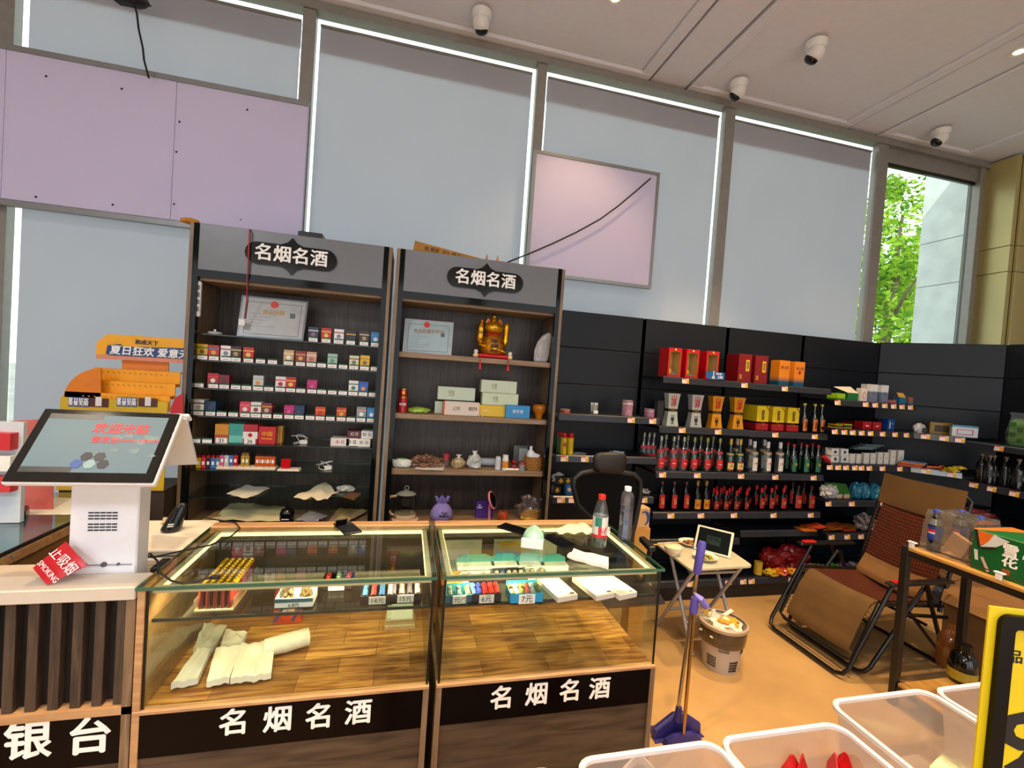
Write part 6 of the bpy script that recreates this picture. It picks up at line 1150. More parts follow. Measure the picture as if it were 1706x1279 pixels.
# yellow shop display behind the terminal
t = thing('cardboard_display', 'bright yellow curved cardboard display stand with a blue and white headline board', 'display stand'); YC = mat('f0a010', .5, var=.05); OC = mat('e8862a', .5, var=.04); Yd = 2.75
def yq(pts, Y, th=.01): return MB().hull([at(*p, Y=Y) for p in pts], (0, 1, 0), th)
def arcp(a0, a1, cx, cy, rx, ry, n=8): return [(cx+rx*math.cos(a0+(a1-a0)*k/n), cy-ry*math.sin(a0+(a1-a0)*k/n)) for k in range(n+1)]
yq([(104, 700)]+arcp(PI, PI/2, 168, 668, 63, 55)+[(168, 700)], Yd, .008).build('side_panel', mat('d8780c', .5), t)
zt = at(165, 612, Y=Yd+.14).z; zb = at(110, 672, Y=Yd).z; xl = at(107, 670, Y=Yd).x; xr = -1.225
for k in range(3): # stepped decks
    za = zb+(zt-zb)*k/3; zc = zb+(zt-zb)*(k+1)/3; yy = Yd+.05*k
    MB().box(xl+.03*k, xr, yy, yy+.006, za-.02, zc).build('step_front', YC, t); MB().box(xl+.03*k, xr, yy+.006, yy+.05, za+.02 if 0 else zc-.006, zc-.001).build('step_top', YC, t)
    b = MB()
    for i in range(14): b.lathe([(0, 0), (.005, 0)], n=6, cap=False) if 0 else b.obox((xl+.08+i*(xr-xl-.12)/14, yy-.0006, (za+zc)/2+.012), (.010, .001, .005), Matrix.Rotation(.5, 3, 'Y'))
    b.build('perforation', mat('b8760a', .6), t)
MB().box(xl-.005, xr, Yd-.02, Yd-.014, .98, zb+.035).build('front_panel', mat('c8a418', .5), t)
fr = zb-.035
for i, px in enumerate((132, 212)):
    p = at(px, 668, Y=Yd-.02); MB().box(p.x-.045, p.x+.045, Yd-.024, Yd-.021, p.z-.028, p.z+.02).build('blue_badge', mat('2a4a80', .4), t); txt('夏日狂欢\n爱意无限', .022, CW, t, (p.x, Yd-.026, p.z-.004), ext=.0003)
for i, px in enumerate((166, 248)):
    p = at(px, 668, Y=Yd-.02); MB().box(p.x-.045, p.x+.04, Yd-.024, Yd-.021, p.z-.03, p.z+.015).build('brown_packs_print', mat('4a2018', .4), t); MB().box(p.x-.015, p.x+.012, Yd-.026, Yd-.0245, p.z-.025, p.z+.022).build('white_figure_print', mat('d8d0cc', .4), t)
yq([(203, 640), (281, 640), (281, 598), (203, 598)], Yd+.16, .006).build('riser_board', OC, t)
yq([(160, 592), (161, 570), (180, 556), (309, 565), (309, 601)], Yd+.12, .02).build('headline_board', mat('f0a81c', .5), t); yq([(160, 597), (160, 590), (309, 598), (309, 605)], Yd+.118, .022).build('pink_edge', mat('d88a70', .5), t)
yq([(176, 589), (179, 575), (200, 573), (202, 577), (309, 580), (309, 598), (182, 591)], Yd+.112, .006).build('blue_print', mat('1f4878', .4), t)
p = at(182, 583, Y=Yd+.108); txt('夏日狂欢 爱意无', .052, CW, t, (p.x, Yd+.110, p.z), align='LEFT', bold=.03, ext=.0008, shear=.1); p = at(243, 571, Y=Yd+.108); txt('和成天下', .028, mat('22304a', .4), t, (p.x, Yd+.116, p.z), bold=.02, ext=.0008)
MB().box(xl+.0, xr, Yd-.01, Yd+.26, 0, .98).build('display_base', mat('3a2c20', .6), t)
Rd = yq([(283, 700), (284, 680), (292, 662), (305, 655), (305, 700)], Yd-.01, .006).build('red_side', RED, t); rebase(t)
# ================================================================ OFFICE CHAIR, TABLE, BIN, BROOM
CK = mat('0d0c0b', .45); t = thing('office_chair', 'black mesh office chair with a padded headrest behind the right counter', 'chair')
p = at(1016, 770, Y=2.45); MB().blob((0, 0, 0), (.001, .001, .001), 0, 0, 1) if 0 else None
b = MB(); b.loft([(-.07, .09, .02), (-.04, .115, .035), (.03, .125, .035), (.065, .10, .02)]); b.v = [(v[0]+p.x, v[1]+2.45, v[2]+p.z) for v in b.v]; o = b.build('headrest', mat('17110d', .5), t, smooth=True); o.modifiers.new('s', 'SUBSURF').render_levels = 2; o.modifiers['s'].levels = 1
out = [at(*q, Y=2.47) for q in ((985, 862), (962, 840), (955, 810), (957, 797), (968, 788), (990, 784), (1030, 786), (1056, 790), (1066, 800), (1067, 825), (1058, 870), (1050, 900))]
out = [out[0]+Vector((0, 0, -.22))]+out+[out[-1]+Vector((-.05, 0, -.1))]
MB().tube(out, .016, 10, closed=True).build('back_frame', CK, t, smooth=True)
MB().hull([v+Vector((0, .004, 0)) for v in out], (0, 1, 0), .002).build('mesh_back', glass('2a2826', -.02, .5, .12), t)
cx_ = sum(v.x for v in out)/len(out)
MB().tube([(p.x, 2.50, p.z-.05), (p.x, 2.53, p.z-.25), (cx_, 2.52, .62), (cx_, 2.40, .50)], .018, 8).build('spine', CK, t, smooth=True)
MB().loft([(.50, .20, .20), (.53, .24, .24), (.57, .22, .22)], c=(cx_, 2.40)).build('seat', CK, t, smooth=True); MB().tube([(cx_, 2.4, .10), (cx_, 2.4, .50)], .025, 12).build('gas_lift', CHROME, t, smooth=True)
for k in range(5):
    a = k*2*PI/5+.3; e = (cx_+.26*math.cos(a), 2.4+.26*math.sin(a), .07); lg = MB().tube([(cx_, 2.4, .12), e], [.022, .014], 8).build('base_leg', CK, t, smooth=True); MB().tube([(e[0]-.012, e[1], .028), (e[0]+.012, e[1], .028)], .026, 12).build('caster', CK, lg, smooth=True)
for s, ax_ in ((1, 1.385),):
    q = at(1080, 902, Y=2.2); MB().hull([at(1064, 893, Y=2.25), at(1074, 892, Y=2.25), at(1094, 910, Y=2.12), at(1082, 912, Y=2.12)], (0, 0, -1), .028).build('armrest', CK, t, bevel=.008, seg=2); MB().tube([(1.38, 2.22, q.z-.03), (1.38, 2.26, .62), (cx_+.1, 2.35, .53)], .015, 8).build('arm_post', CK, t, smooth=True)
q = Vector((cx_-.28, 2.2, q.z)); MB().box(q.x-.035, q.x+.035, 2.08, 2.32, q.z-.03, q.z).build('armrest', CK, t, bevel=.008, seg=2); MB().tube([(q.x, 2.22, q.z-.03), (q.x, 2.26, .62), (cx_-.1, 2.35, .53)], .015, 8).build('arm_post', CK, t, smooth=True)
rebase(t)
Y = 2.62; a, b_ = at(1056, 880, Y=Y), at(1082, 880, Y=Y)
t = thing('cardboard_box', 'tall tan cardboard carton between the office chair and the folding table', 'box', ((a.x+b_.x)/2+.01, Y, 0)); MB().box(-.055, .055, 0, .10, 0, a.z).build('box', mat('b8843c', .8), t, bevel=.002)
t = thing('printed_carton', 'small tan carton printed with a blue crescent on top of the tall carton', 'box', ((a.x+b_.x)/2+.005, Y+.005, a.z+.001)); w, h = .05, at(1070, 847, Y=Y).z-a.z; MB().box(-w, w, 0, .08, 0, h).build('box', mat('c89a64', .7), t, bevel=.002)
MB().tube([(.012+.028*math.cos(k), -.001, h*.5+.045*math.sin(k)) for k in [2.3-.42*j for j in range(10)]], [.003, .006, .008, .010, .011, .011, .009, .007, .005, .003], 6).build('blue_crescent', mat('2a4a8a', .5), t)
# folding table
t = thing('folding_table', 'small cream folding table with crossed grey legs beside the glass counter', 'table'); zt = .60
tp = MB(); c4 = [(1.785, 2.41), (2.26, 2.43), (2.315, 2.875), (1.80, 2.84)]; poly = []
for i in range(4):
    p0, p1, p2 = Vector(c4[i-1]), Vector(c4[i]), Vector(c4[(i+1) % 4]); d0 = (p0-p1).normalized(); d1 = (p2-p1).normalized()
    for k in range(5): s = k/4; q = p1+d0*.035*(1-s)**2+d1*.035*s**2; poly.append((q.x, q.y, zt-.016))
MB().hull(poly, (0, 0, 1), .016).build('tabletop', mat('b9af94', .4), t, bevel=.002); LG = mat('a8a4a4', .35, .3)
for x in (1.86, 2.20):
    MB().tube([(x, 2.46, zt-.018), (x, 2.83, .012)], .012, 10).build('leg', LG, t, smooth=True); MB().tube([(x+.025, 2.80, zt-.018), (x+.03, 2.47, .012)], .012, 10).build('leg', LG, t, smooth=True)
MB().tube([(1.86, 2.72, .18), (2.20, 2.72, .18)], .009, 8).build('crossbar', LG, t, smooth=True); MB().tube([(1.885, 2.55, .18), (2.23, 2.55, .18)], .009, 8).build('crossbar', LG, t, smooth=True); MB().tube([(1.86, 2.50, .53), (2.20, 2.50, .53)], .009, 8).build('crossbar', LG, t, smooth=True)
rebase(t)
def tpos(px, py): return at(px, py, Z=zt)
CR = mat('e6dcc8', .25); p = tpos(1122, 925)
t = thing('rice_bowl', 'white bowl with wooden chopsticks across it on the folding table', 'bowl', (p.x, p.y+.01, zt+.001)); MB().lathe([(0, 0), (.03, 0), (.034, .008), (.055, .035), (.062, .06), (.058, .06), (.045, .03), (0, .018)], n=28, cap=False).build('bowl', CR, t, smooth=True); MB().blob((0, 0, .032), (.05, .05, .014), .15, 5, 3).build('rice', mat('e8d8a0', .7), t, smooth=True)
for k in range(2): tag(rebase(MB().tube([(p.x-.16, p.y+.02+k*.01, zt+.064), (p.x+.10, p.y+.05-k*.004, zt+.067)], .0028, 6).build('chopstick', mat('b88a3a', .5))), ('front', 'rear')[k]+' wooden chopstick lying across the white bowl', 'chopstick')
def dish(px, py, lab, cols, rx, seed):
    p = tpos(px, py); t = thing('food_plate', lab, 'plate', (p.x, p.y, zt+.001)); MB().lathe([(0, 0), (.04, 0), (.075, .022), (.078, .026), (.07, .024), (.04, .006), (0, .005)], n=28, sx=rx, cap=False).build('plate', CR, t, smooth=True); b = MB(); r = random.Random(seed)
    for k in range(60): a = r.uniform(0, 6.28); q = r.random()**.5*.05; b.blob((q*math.cos(a)*rx, q*math.sin(a), .008+.02*(1-q/.05)), (.010, .009, .006), .3, k, 1, m=r.randrange(len(cols)))
    o = b.build('food', [mat(c, .45) for c in cols], t, smooth=True); o['kind'] = 'stuff'
dish(1151, 908, 'plate of orange and green food at the back of the folding table', ('a8581c', '4a5a20', 'c87830', '3a2a14'), 1.15, 3); dish(1175, 932, 'white dish of green and yellow food at the front of the folding table', ('7a7a20', 'a89028', '4a5a1c'), 1.0, 4)
P = [at(1163, 912, Y=2.62), at(1196, 921, Y=2.50), at(1221, 890, Y=2.58), at(1181, 873, Y=2.72)]
X = (P[1]-P[0]); X.normalize(); t = thing('tablet', 'white-framed tablet propped up in a black stand case on the folding table', 'tablet')
c_ = tpos(1188, 917); R = Matrix.Rotation(-.42, 3, 'Z') @ Matrix.Rotation(math.radians(62), 3, 'X'); Rr = Matrix.Rotation(-.30, 3, 'Y')
R = Matrix.Rotation(-.85, 3, 'Z') @ Matrix.Rotation(math.radians(58), 3, 'X'); o_ = Vector((2.09, 2.62, zt+.002)); cc = o_+R@Vector((0, .09, 0))
MB().obox(cc, (.235, .175, .008), R).build('tablet_frame', mat('dcd0bc', .3), t, bevel=.003); MB().obox(cc+R@Vector((0, 0, .0045)), (.205, .150, .001), R).build('screen', mat('0c1413', .15, spec=.15), t); MB().obox(cc+R@Vector((0, 0, .0052)), (.09, .06, .0004), R).build('screen_picture', mat('1f2a28', .2, var=.5, sc=30, emit=.2, spec=.1), t); MB().hull([o_+R@Vector((-.11, .16, -.006)), o_+R@Vector((.11, .16, -.006)), o_+Vector((.17, .10, 0)), o_+Vector((-.03, .17, 0))], (0, 0, -1) if 0 else (0, 1, 0), .004).build('stand_flap', BLACK, t); rebase(t)
# waste bin
t = thing('waste_bin', 'grey-beige round plastic waste bin with a bag liner and slotted sides', 'bin', (2.02, 2.375, 0)); BC = mat('b8a898', .45, var=.03)
MB().lathe([(0, 0), (.10, 0), (.103, .01), (.135, .27), (.131, .27), (.10, .02), (0, .015)], n=36, cap=False).build('bin_body', BC, t, smooth=True)
MB().lathe([(.139, .262), (.146, .268), (.146, .285), (.134, .29), (.130, .28)], n=36, cap=False).build('rim', mat('a8927a', .4), t, smooth=True)
b = MB()
for (a0, z0) in ((-2.35, .15), (-1.75, .03), (-1.15, .14), (-.55, .04), (-2.95, .04), (-1.75, .205)):
    for i in range(7):
        for j in range(4 if z0 < .2 else 2):
            a = a0+i*.075; z = z0+j*.018; r = .103+.032*(z-.01)/.26+.0012; R = Matrix.Rotation(a+PI/2, 3, 'Z'); b.obox((r*math.cos(a), r*math.sin(a), z), (.0045, .003, .012), R)
o = b.build('slot', mat('2a2018', .8), t); o['kind'] = 'stuff'
MB().lathe([(.136, .275), (.140, .24), (.137, .19), (.133, .17)], n=36, cap=False).build('bin_bag', glass('8a7458', .06, .2, .35), t, smooth=True)
b = MB(); b.blob((0, 0, .20), (.115, .115, .055), .25, 4, 3).build('paper_waste', mat('e8dcc0', .7, var=.15), t, smooth=True); MB().blob((.02, -.02, .265), (.06, .05, .022), .35, 6, 3).build('orange_peel', mat('d88a1a', .6, var=.3), t, smooth=True); MB().loft([(.25, .02, .003), (.34, .012, .003)], c=(-.05, .03)).obox((.05, .04, .30), (.10, .03, .002), Matrix.Rotation(-.5, 3, 'Y')).build('paper_scrap', mat('e8e0c8', .7), t); MB().obox((.08, -.02, .285), (.012, .05, .004), Matrix.Rotation(.3, 3, 'Y')).build('green_scrap', mat('2a7a30', .6), t)
# dustpan and broom
PU = mat('5448a0', .4); PD = mat('2c2668', .4); p = at(1128, 1222, Z=.0)
t = thing('dustpan', 'dark purple long-handled dustpan standing on the floor beside the counter', 'dustpan'); x0, y0 = 1.405, 1.90
MB().hull([(x0-.13, y0-.02, 0), (x0+.14, y0-.02, 0), (x0+.12, y0+.08, 0), (x0-.11, y0+.08, 0)], (0, 0, 1), .006).build('pan_floor', PD, t)
MB().hull([(x0-.13, y0, .004), (x0+.14, y0, .004), (x0+.135, y0, .05), (x0+.04, y0, .115), (x0-.02, y0, .115), (x0-.12, y0, .05)], (0, 1, 0), .03).build('pan_back', PD, t, bevel=.01, seg=2)
MB().tube([(x0-.005, y0-.004, .09), (x0-.004, y0-.004, .16)], [.022, .014], 12).build('socket', PD, t, smooth=True)
ptop = at(1170, 902, Y=1.90); pb = Vector((x0-.005, y0, .13)); pm = at(1161, 955, Y=1.90)
MB().tube([pb, pm], .010, 12).build('pole', CHROME, t, smooth=True); MB().tube([pm, pm+(ptop-pm)*.08, pm+(ptop-pm)*.9, ptop], [.016, .019, .021, .016], 14).build('grip', PU, t, smooth=True); rebase(t)
t = thing('broom', 'broom with a thin steel pole and a curved purple hook clipped to the dustpan pole', 'broom'); y1 = 1.86
a = at(1157, 1010, Y=y1); b0 = at(1138, 1228, Y=y1)
MB().tube([(b0.x, y1, .05), a, at(1159, 988, Y=y1)], .009, 12).build('pole', mat('b89a6a', .2, 1), t, smooth=True)
MB().tube([at(1155, 1020, Y=y1), at(1158, 996, Y=y1)], .019, 12).build('clip', PU, t, smooth=True); MB().tube([at(1157, 1001, Y=y1), at(1161, 992, Y=y1-.01), at(1167, 997, Y=y1-.02), at(1176, 1010, Y=y1-.02)], [.014, .015, .016, .017], 12).build('hook', mat('7468b8', .4), t, smooth=True)
q = at(1177, 1013, Y=y1-.021); MB().box(q.x-.014, q.x+.014, y1-.025, y1-.017, q.z-.028, q.z+.008).build('end_tag', mat('d0a030', .4), t, bevel=.004); MB().loft([(.0, .10, .018), (.03, .09, .015), (.05, .05, .012)], c=(b0.x, y1)).build('brush_head', PD, t); rebase(t)
# ================================================================ RECLINER
BK = mat('0e0d0c', .3); t = thing('reclining_chair', 'brown woven folding recliner with a black tube frame', 'chair'); YN, YF = 2.13, 2.72
def U(pts, r=.0125, name='frame_tube', rc=.06):
    """side-profile points (x,z) from top down to the floor, mirrored and joined across"""
    n_ = [(x, YN, z) for x, z in pts[:-1]]; f_ = [(x, YF, z) for x, z in pts[:-1]]; (x, z) = pts[-1]; px, pz = pts[-2]; d = Vector((px-x, 0, pz-z)).normalized()
    c1 = Vector((x, YN, z)); c2 = Vector((x, YF, z)); mid = [c1+d*rc, c1+d*rc*.3+Vector((0, rc*.3, 0))*.9, c1+Vector((0, rc, 0)), c2-Vector((0, rc, 0)), c2+d*rc*.3-Vector((0, rc*.3, 0))*.9, c2+d*rc]
    MB().tube(n_+mid+f_[::-1], r, 10).build(name, BK, t, smooth=True)
U([(3.03, .60), (2.70, .022)]); U([(3.30, .56), (3.54, .022)]); U([(3.28, .56), (2.86, .022)])
MB().tube([(3.36, YN+.02, .30), (3.36, YF-.02, .30)], .010, 8).build('crossbar', BK, t, smooth=True)
for y in (YN-.01, YF+.01): MB().tube([(3.10, y, .40), (3.48, y, .36)], .011, 8).tube([(3.15, y, .42), (3.42, y, .16)], .010, 8).build('link_bar', BK, t, smooth=True)
# seat and back loops
MB().tube([(3.46, YN+.02, .38), (3.55, YN+.02, .75), (3.655, YN+.02, 1.10), (3.665, YN+.08, 1.15), (3.665, YF-.08, 1.15), (3.655, YF-.02, 1.10), (3.55, YF-.02, .75), (3.46, YF-.02, .38)], .0125, 10).build('back_frame_tube', BK, t, smooth=True)
MB().tube([(3.48, YN+.02, .42), (2.95, YN+.02, .455), (2.78, YN+.02, .12), (2.775, YN+.07, .10), (2.775, YF-.07, .10), (2.78, YF-.02, .12), (2.95, YF-.02, .455), (3.48, YF-.02, .42)], .0125, 10).build('seat_frame_tube', BK, t, smooth=True)
WV = mat('4c1f0f', .45, var=.25, sc=60); CL = mat('5e4119', .8, var=.12, sc=8, bump=.2); CT = mat('7d5428', .8)
def cloth(prof_, mt, name, y0, y1, th=.008, n=14, sag=.0, rib=0):
    b = MB(); vs = []; K = len(prof_)
    for off in (0, th):
        for i, (x, z) in enumerate(prof_):
            for k in range(n+1): y = y0+(y1-y0)*k/n; s = math.sin(PI*k/n); r = rib*(1 if i % 2 else -1); vs.append((x+sag*s*.4+r*.5, y, z-sag*s-off+r))
    fs = []; A = K*(n+1)
    for i in range(K-1):
        for k in range(n): q = i*(n+1)+k; fs.append((q, q+1, q+n+2, q+n+1)); fs.append((A+q, A+q+n+1, A+q+n+2, A+q+1))
    for i in range(K-1): q = i*(n+1); fs.append((q, q+n+1, A+q+n+1, A+q)); q += n; fs.append((q+n+1, q, A+q, A+q+n+1))
    for k in range(n): fs.append((k+1, k, A+k, A+k+1)); q = (K-1)*(n+1)+k; fs.append((q, q+1, A+q+1, A+q))
    b.add(vs, fs); return b.build(name, mt, t, smooth=True)
ya, yb = YN+.06, YF-.06
def lerp(a, b_, n): return [(a[0]+(b_[0]-a[0])*k/n, a[1]+(b_[1]-a[1])*k/n) for k in range(n+1)]
cloth(lerp((3.63, 1.17), (3.59, .96), 8), CL, 'head_panel', YN+.03, YF-.03, .012, sag=.01)
cloth(lerp((3.60, .96), (3.47, .56), 32), WV, 'woven_back', ya, yb, sag=.02, rib=.003)
cloth(lerp((3.475, .57), (3.40, .46), 6), CT, 'lumbar_pad', ya, yb, .03, sag=.02)
cloth(lerp((3.44, .43), (3.0, .455), 30), WV, 'woven_seat', ya, yb, sag=.05, rib=.002)
cloth([(3.0, .455), (2.965, .45), (2.932, .425), (2.912, .39), (2.891, .365), (2.877, .338), (2.864, .308), (2.849, .282), (2.838, .255), (2.827, .228), (2.812, .202), (2.803, .178), (2.795, .15)], CL, 'leg_panel', ya, yb, .012, sag=.012)
b = MB()
for i in range(30):
    for k in range(26): x = 3.585-.13*i/31; z = .945-.375*i/31; s = math.sin(PI*k/25); b.box(x-.013, x-.009, ya+(yb-ya)*k/25-.004, ya+(yb-ya)*k/25+.004, z-.02*s+.001, z-.02*s+.005) if i % 2 else None
o = b.build('bead_row', mat('84482a', .4), t); o['kind'] = 'stuff'
def lace(prof_, n, name):
    for ys, yt in ((ya, YN+.02), (yb, YF-.02)):
        pts = []
        for k in range(n*2+1):
            u = k/(n*2)*(len(prof_)-1); i = min(int(u), len(prof_)-2); f_ = u-i; x = prof_[i][0]*(1-f_)+prof_[i+1][0]*f_; z = prof_[i][1]*(1-f_)+prof_[i+1][1]*f_
            pts.append((x, ys if k % 2 else yt+(-.012 if yt < ys else .012), z+(.006 if k % 2 else -.006)))
        MB().tube(pts, .0035, 5).build(name, BK, t)
lace([(3.60, .96), (3.46, .46)], 16, 'elastic_lacing'); lace([(3.44, .43), (2.98, .455)], 12, 'elastic_lacing'); lace([(2.95, .45), (2.80, .16)], 12, 'elastic_lacing')
for y in (YN-.03, YF+.03):
    ar = MB().loft([(.595, .24, .022), (.605, .26, .028), (.618, .25, .026)], c=(3.20, y)).build('armrest', mat('14100d', .35), t, bevel=.006); MB().loft([(.618, .055, .016), (.628, .05, .012)], c=(3.04, y)).build('red_pad', mat('c8181c', .35), ar); MB().tube([(3.25, y, .60), (3.30, y, .50)], .014, 8).build('arm_bracket', BK, t, smooth=True)
rebase(t)
# ================================================================ WOOD AND METAL STAND
SK = mat('120f0d', .4); t = thing('metal_stand', 'two-tier stand with black square posts and pale wood shelves at the right edge', 'stand'); X0, X1, Ya, Yb = 2.80, 3.32, .95, 1.95
PL = wood('a87632', 'c9984c', 'Y', .5, 5, 9)
for x in (X0+.018, X1-.018):
    for y in (Ya+.018, Yb-.018): MB().box(x-.018, x+.018, y-.018, y+.018, 0, .915).build('leg', SK, t, bevel=.002)
MB().box(X0+.002, X0+.03, Ya, Yb, .865, .897).box(X1-.03, X1-.002, Ya, Yb, .865, .897).box(X0+.03, X1-.03, Yb-.03, Yb, .865, .897).build('frame_rail', SK, t)
MB().box(X0-.002, X1, Ya, Yb-.038, .898, .915).build('top_board', PL, t, bevel=.002); MB().box(X0+.01, X1-.01, Ya, Yb-.04, .12, .138).build('lower_board', PL, t, bevel=.002); MB().box(X0+.004, X0+.03, Ya, Yb-.04, .09, .12).build('lower_rail', SK, t)
for y in (Yb-.05, 1.52): MB().box(X0-.002, X0+.012, y-.012, y+.012, .915, .95).box(X0-.002, X0+.02, y-.02, y+.02, .944, .952).build('rail_clip', PLASTIC_W, t, bevel=.002)
MB().tube([(X0+.004, Yb-.05, .945), (X0+.004, Ya, .945)], .003, 6).build('wire_rail', BK, t, smooth=True); rebase(t)
# shrink wrapped soda pack
def soda(label, x, y):
    t = thing('cola_bottle', label, 'bottle', (x, y, .9165)); MB().lathe([(0, 0), (.028, 0), (.032, .012), (.030, .05), (.032, .09), (.031, .15), (.018, .20), (.013, .215)], n=22).build('plastic_body', mat('17100c', .08, coat=.5), t, smooth=True)
    MB().lathe([(.0325, .07), (.0325, .145)], n=22, cap=False).build('label', mat('1c3a8a', .3), t, smooth=True); MB().lathe([(.0315, .152), (.019, .195), (.014, .21)], n=22, cap=False).build('clear_shoulder', mat('6a6a68', .15), t, smooth=True)
    MB().lathe([(.015, .213), (.0155, .232), (.013, .236), (0, .236)], n=18).build('cap', mat('2444a8', .35), t, smooth=True)
    e = MB()
    for j, (z0, z1, m) in enumerate(((.112, .128, 0), (.105, .112, 1), (.090, .105, 2))): e.lathe([(.033, z0), (.033, z1)], n=8, a0=PI-.5+.12*(j == 1), a1=PI+.6, m=m)
    e.build('round_emblem', [mat('c02830', .3), mat('e0e0e0', .3), mat('2848a8', .3)], t, smooth=True); return t
soda('dark cola bottle with a blue cap at the far end of the shrink-wrapped pack', 2.875, 1.84); soda('dark cola bottle with a blue cap beside the green beer case', 3.0, 1.72); soda('dark cola bottle with a blue cap at the rear of the shrink-wrapped pack', 3.04, 1.83)
t = thing('shrink_wrap_pack', 'half-empty shrink wrap around the cola bottles with a tan cardboard tray', 'wrapper'); MB().box(2.84, 3.08, 1.67, 1.885, .916, .920).build('cardboard_tray', mat('c8a070', .7), t)
b = MB(); b.loft([(.92, .125, .108), (1.0, .12, .106), (1.08, .115, .104), (1.145, .10, .10), (1.15, .06, .08)], c=(2.965, 1.778)); o = b.build('film', glass('e8e0d4', .08, .06, .16), t, smooth=True)
o.modifiers.new('s', 'SUBSURF').render_levels = 3; o.modifiers['s'].subdivision_type = 'SIMPLE'; o.modifiers['s'].levels = 3; tx_ = bpy.data.textures.new('crumple', 'CLOUDS'); tx_.noise_scale = .05; md = o.modifiers.new('d', 'DISPLACE'); md.texture = tx_; md.strength = .02
MB().obox((2.90, 1.745, .99), (.03, .09, .10), Matrix.Rotation(.4, 3, 'X')).build('cardboard_insert', mat('c8a482', .7), t); rebase(t)
# beer case
t = thing('beer_case', 'green beer case with an orange, white and black swirl and white characters', 'case'); x0 = 2.84; GCS = mat('0f5a26', .35, var=.08)
MB().box(x0, x0+.27, 1.22, 1.585, .9165, 1.115).build('case_box', GCS, t, bevel=.003); Rx = Matrix(((0, 0, -1), (-1, 0, 0), (0, 1, 0)))
def fx(pts, m, nm, k=0): MB().hull([(x0-.0008-k*.0006, y, z) for y, z in pts], (-1, 0, 0), .0006).build(nm, m, t)
fx([(1.572, 1.112), (1.50, 1.112), (1.52, 1.07), (1.555, 1.035)], mat('e06a1c', .4), 'orange_print', 1); fx([(1.50, 1.112), (1.44, 1.10), (1.49, 1.055), (1.55, 1.035), (1.52, 1.07)], mat('cfd0cc', .4), 'white_print', 1); fx([(1.577, 1.112), (1.565, 1.112), (1.55, 1.04), (1.558, 1.03)], INK, 'black_print', 2); fx([(1.49, 1.055), (1.485, 1.047), (1.54, 1.025), (1.558, 1.03)], INK, 'black_print', 2)
fx([(1.573, 1.015), (1.558, 1.015), (1.553, .965), (1.566, .965)], mat('cfd0cc', .4), 'white_print', 1); fx([(1.545, .985), (1.535, .99), (1.505, .93), (1.515, .92)], mat('cfa8a0', .4), 'pink_print', 1); fx([(1.46, .94), (1.43, .94), (1.43, .965), (1.46, .965)], mat('9a4a1c', .4), 'brown_seal', 1)
txt('雪\n花', .062, CW, t, (x0-.002, 1.435, 1.03), R=Rx, bold=.035, ext=.0005); txt('超爽', .022, CW, t, (x0-.002, 1.37, 1.045), R=Rx, ext=.0004)
MB().hull([(x0, 1.585-.02, 1.1155), (x0+.27, 1.50, 1.1155), (x0+.27, 1.585, 1.1155), (x0, 1.585, 1.1155)], (0, 0, 1), .0008).build('orange_top_print', mat('e06a1c', .4), t); rebase(t); t.location.y += .07
# under the stand
t = thing('cardboard_box', 'open brown cardboard box with folded flaps under the stand', 'box', (at(1668, 1112, Z=.14).x+.06, at(1668, 1112, Z=.14).y+.03, .139), .2); CB = mat('7d5426', .85, var=.1, sc=6)
MB().box(-.16, .16, -.20, .24, 0, .42).build('box', CB, t, bevel=.003); MB().hull([(-.16, .24, .42), (-.16, -.20, .42), (-.24, -.22, .30), (-.26, .22, .33)], (0, 0, 1), .004).build('flap', CB, t); MB().hull([(-.16, .24, .42), (.16, .24, .42), (.14, .36, .50), (-.14, .34, .50)], (0, 0, 1), .004).build('flap', CB, t)
t = thing('oil_jug', 'clear amber plastic jug on the lower board of the stand', 'jug', (at(1580, 1108, Z=.14).x, at(1580, 1108, Z=.14).y, .139)); MB().lathe([(0, 0), (.055, 0), (.062, .02), (.062, .16), (.045, .20), (.018, .225), (.018, .25)], n=24).build('jug', glass('c88a4a', .08, .05, .35), t, smooth=True)
t = thing('soy_sauce_jar', 'black round jar with a yellow label on the lower board of the stand', 'jar', (at(1602, 1134, Z=.14).x, at(1602, 1134, Z=.14).y, .139)); MB().lathe([(0, 0), (.058, 0), (.065, .015), (.065, .12), (.05, .16), (.028, .18), (.028, .19)], n=24).build('jar', mat('090807', .1, coat=.5), t, smooth=True); MB().lathe([(.0655, .02), (.0655, .075)], n=24, cap=False).build('label', mat('b89a28', .5), t, smooth=True); MB().lathe([(.032, .185), (.034, .19), (.034, .215), (0, .218)], n=20).tube([(.03, 0, .19), (.06, 0, .19), (.065, 0, .15)], .006, 8).build('cap', BK, t, smooth=True)
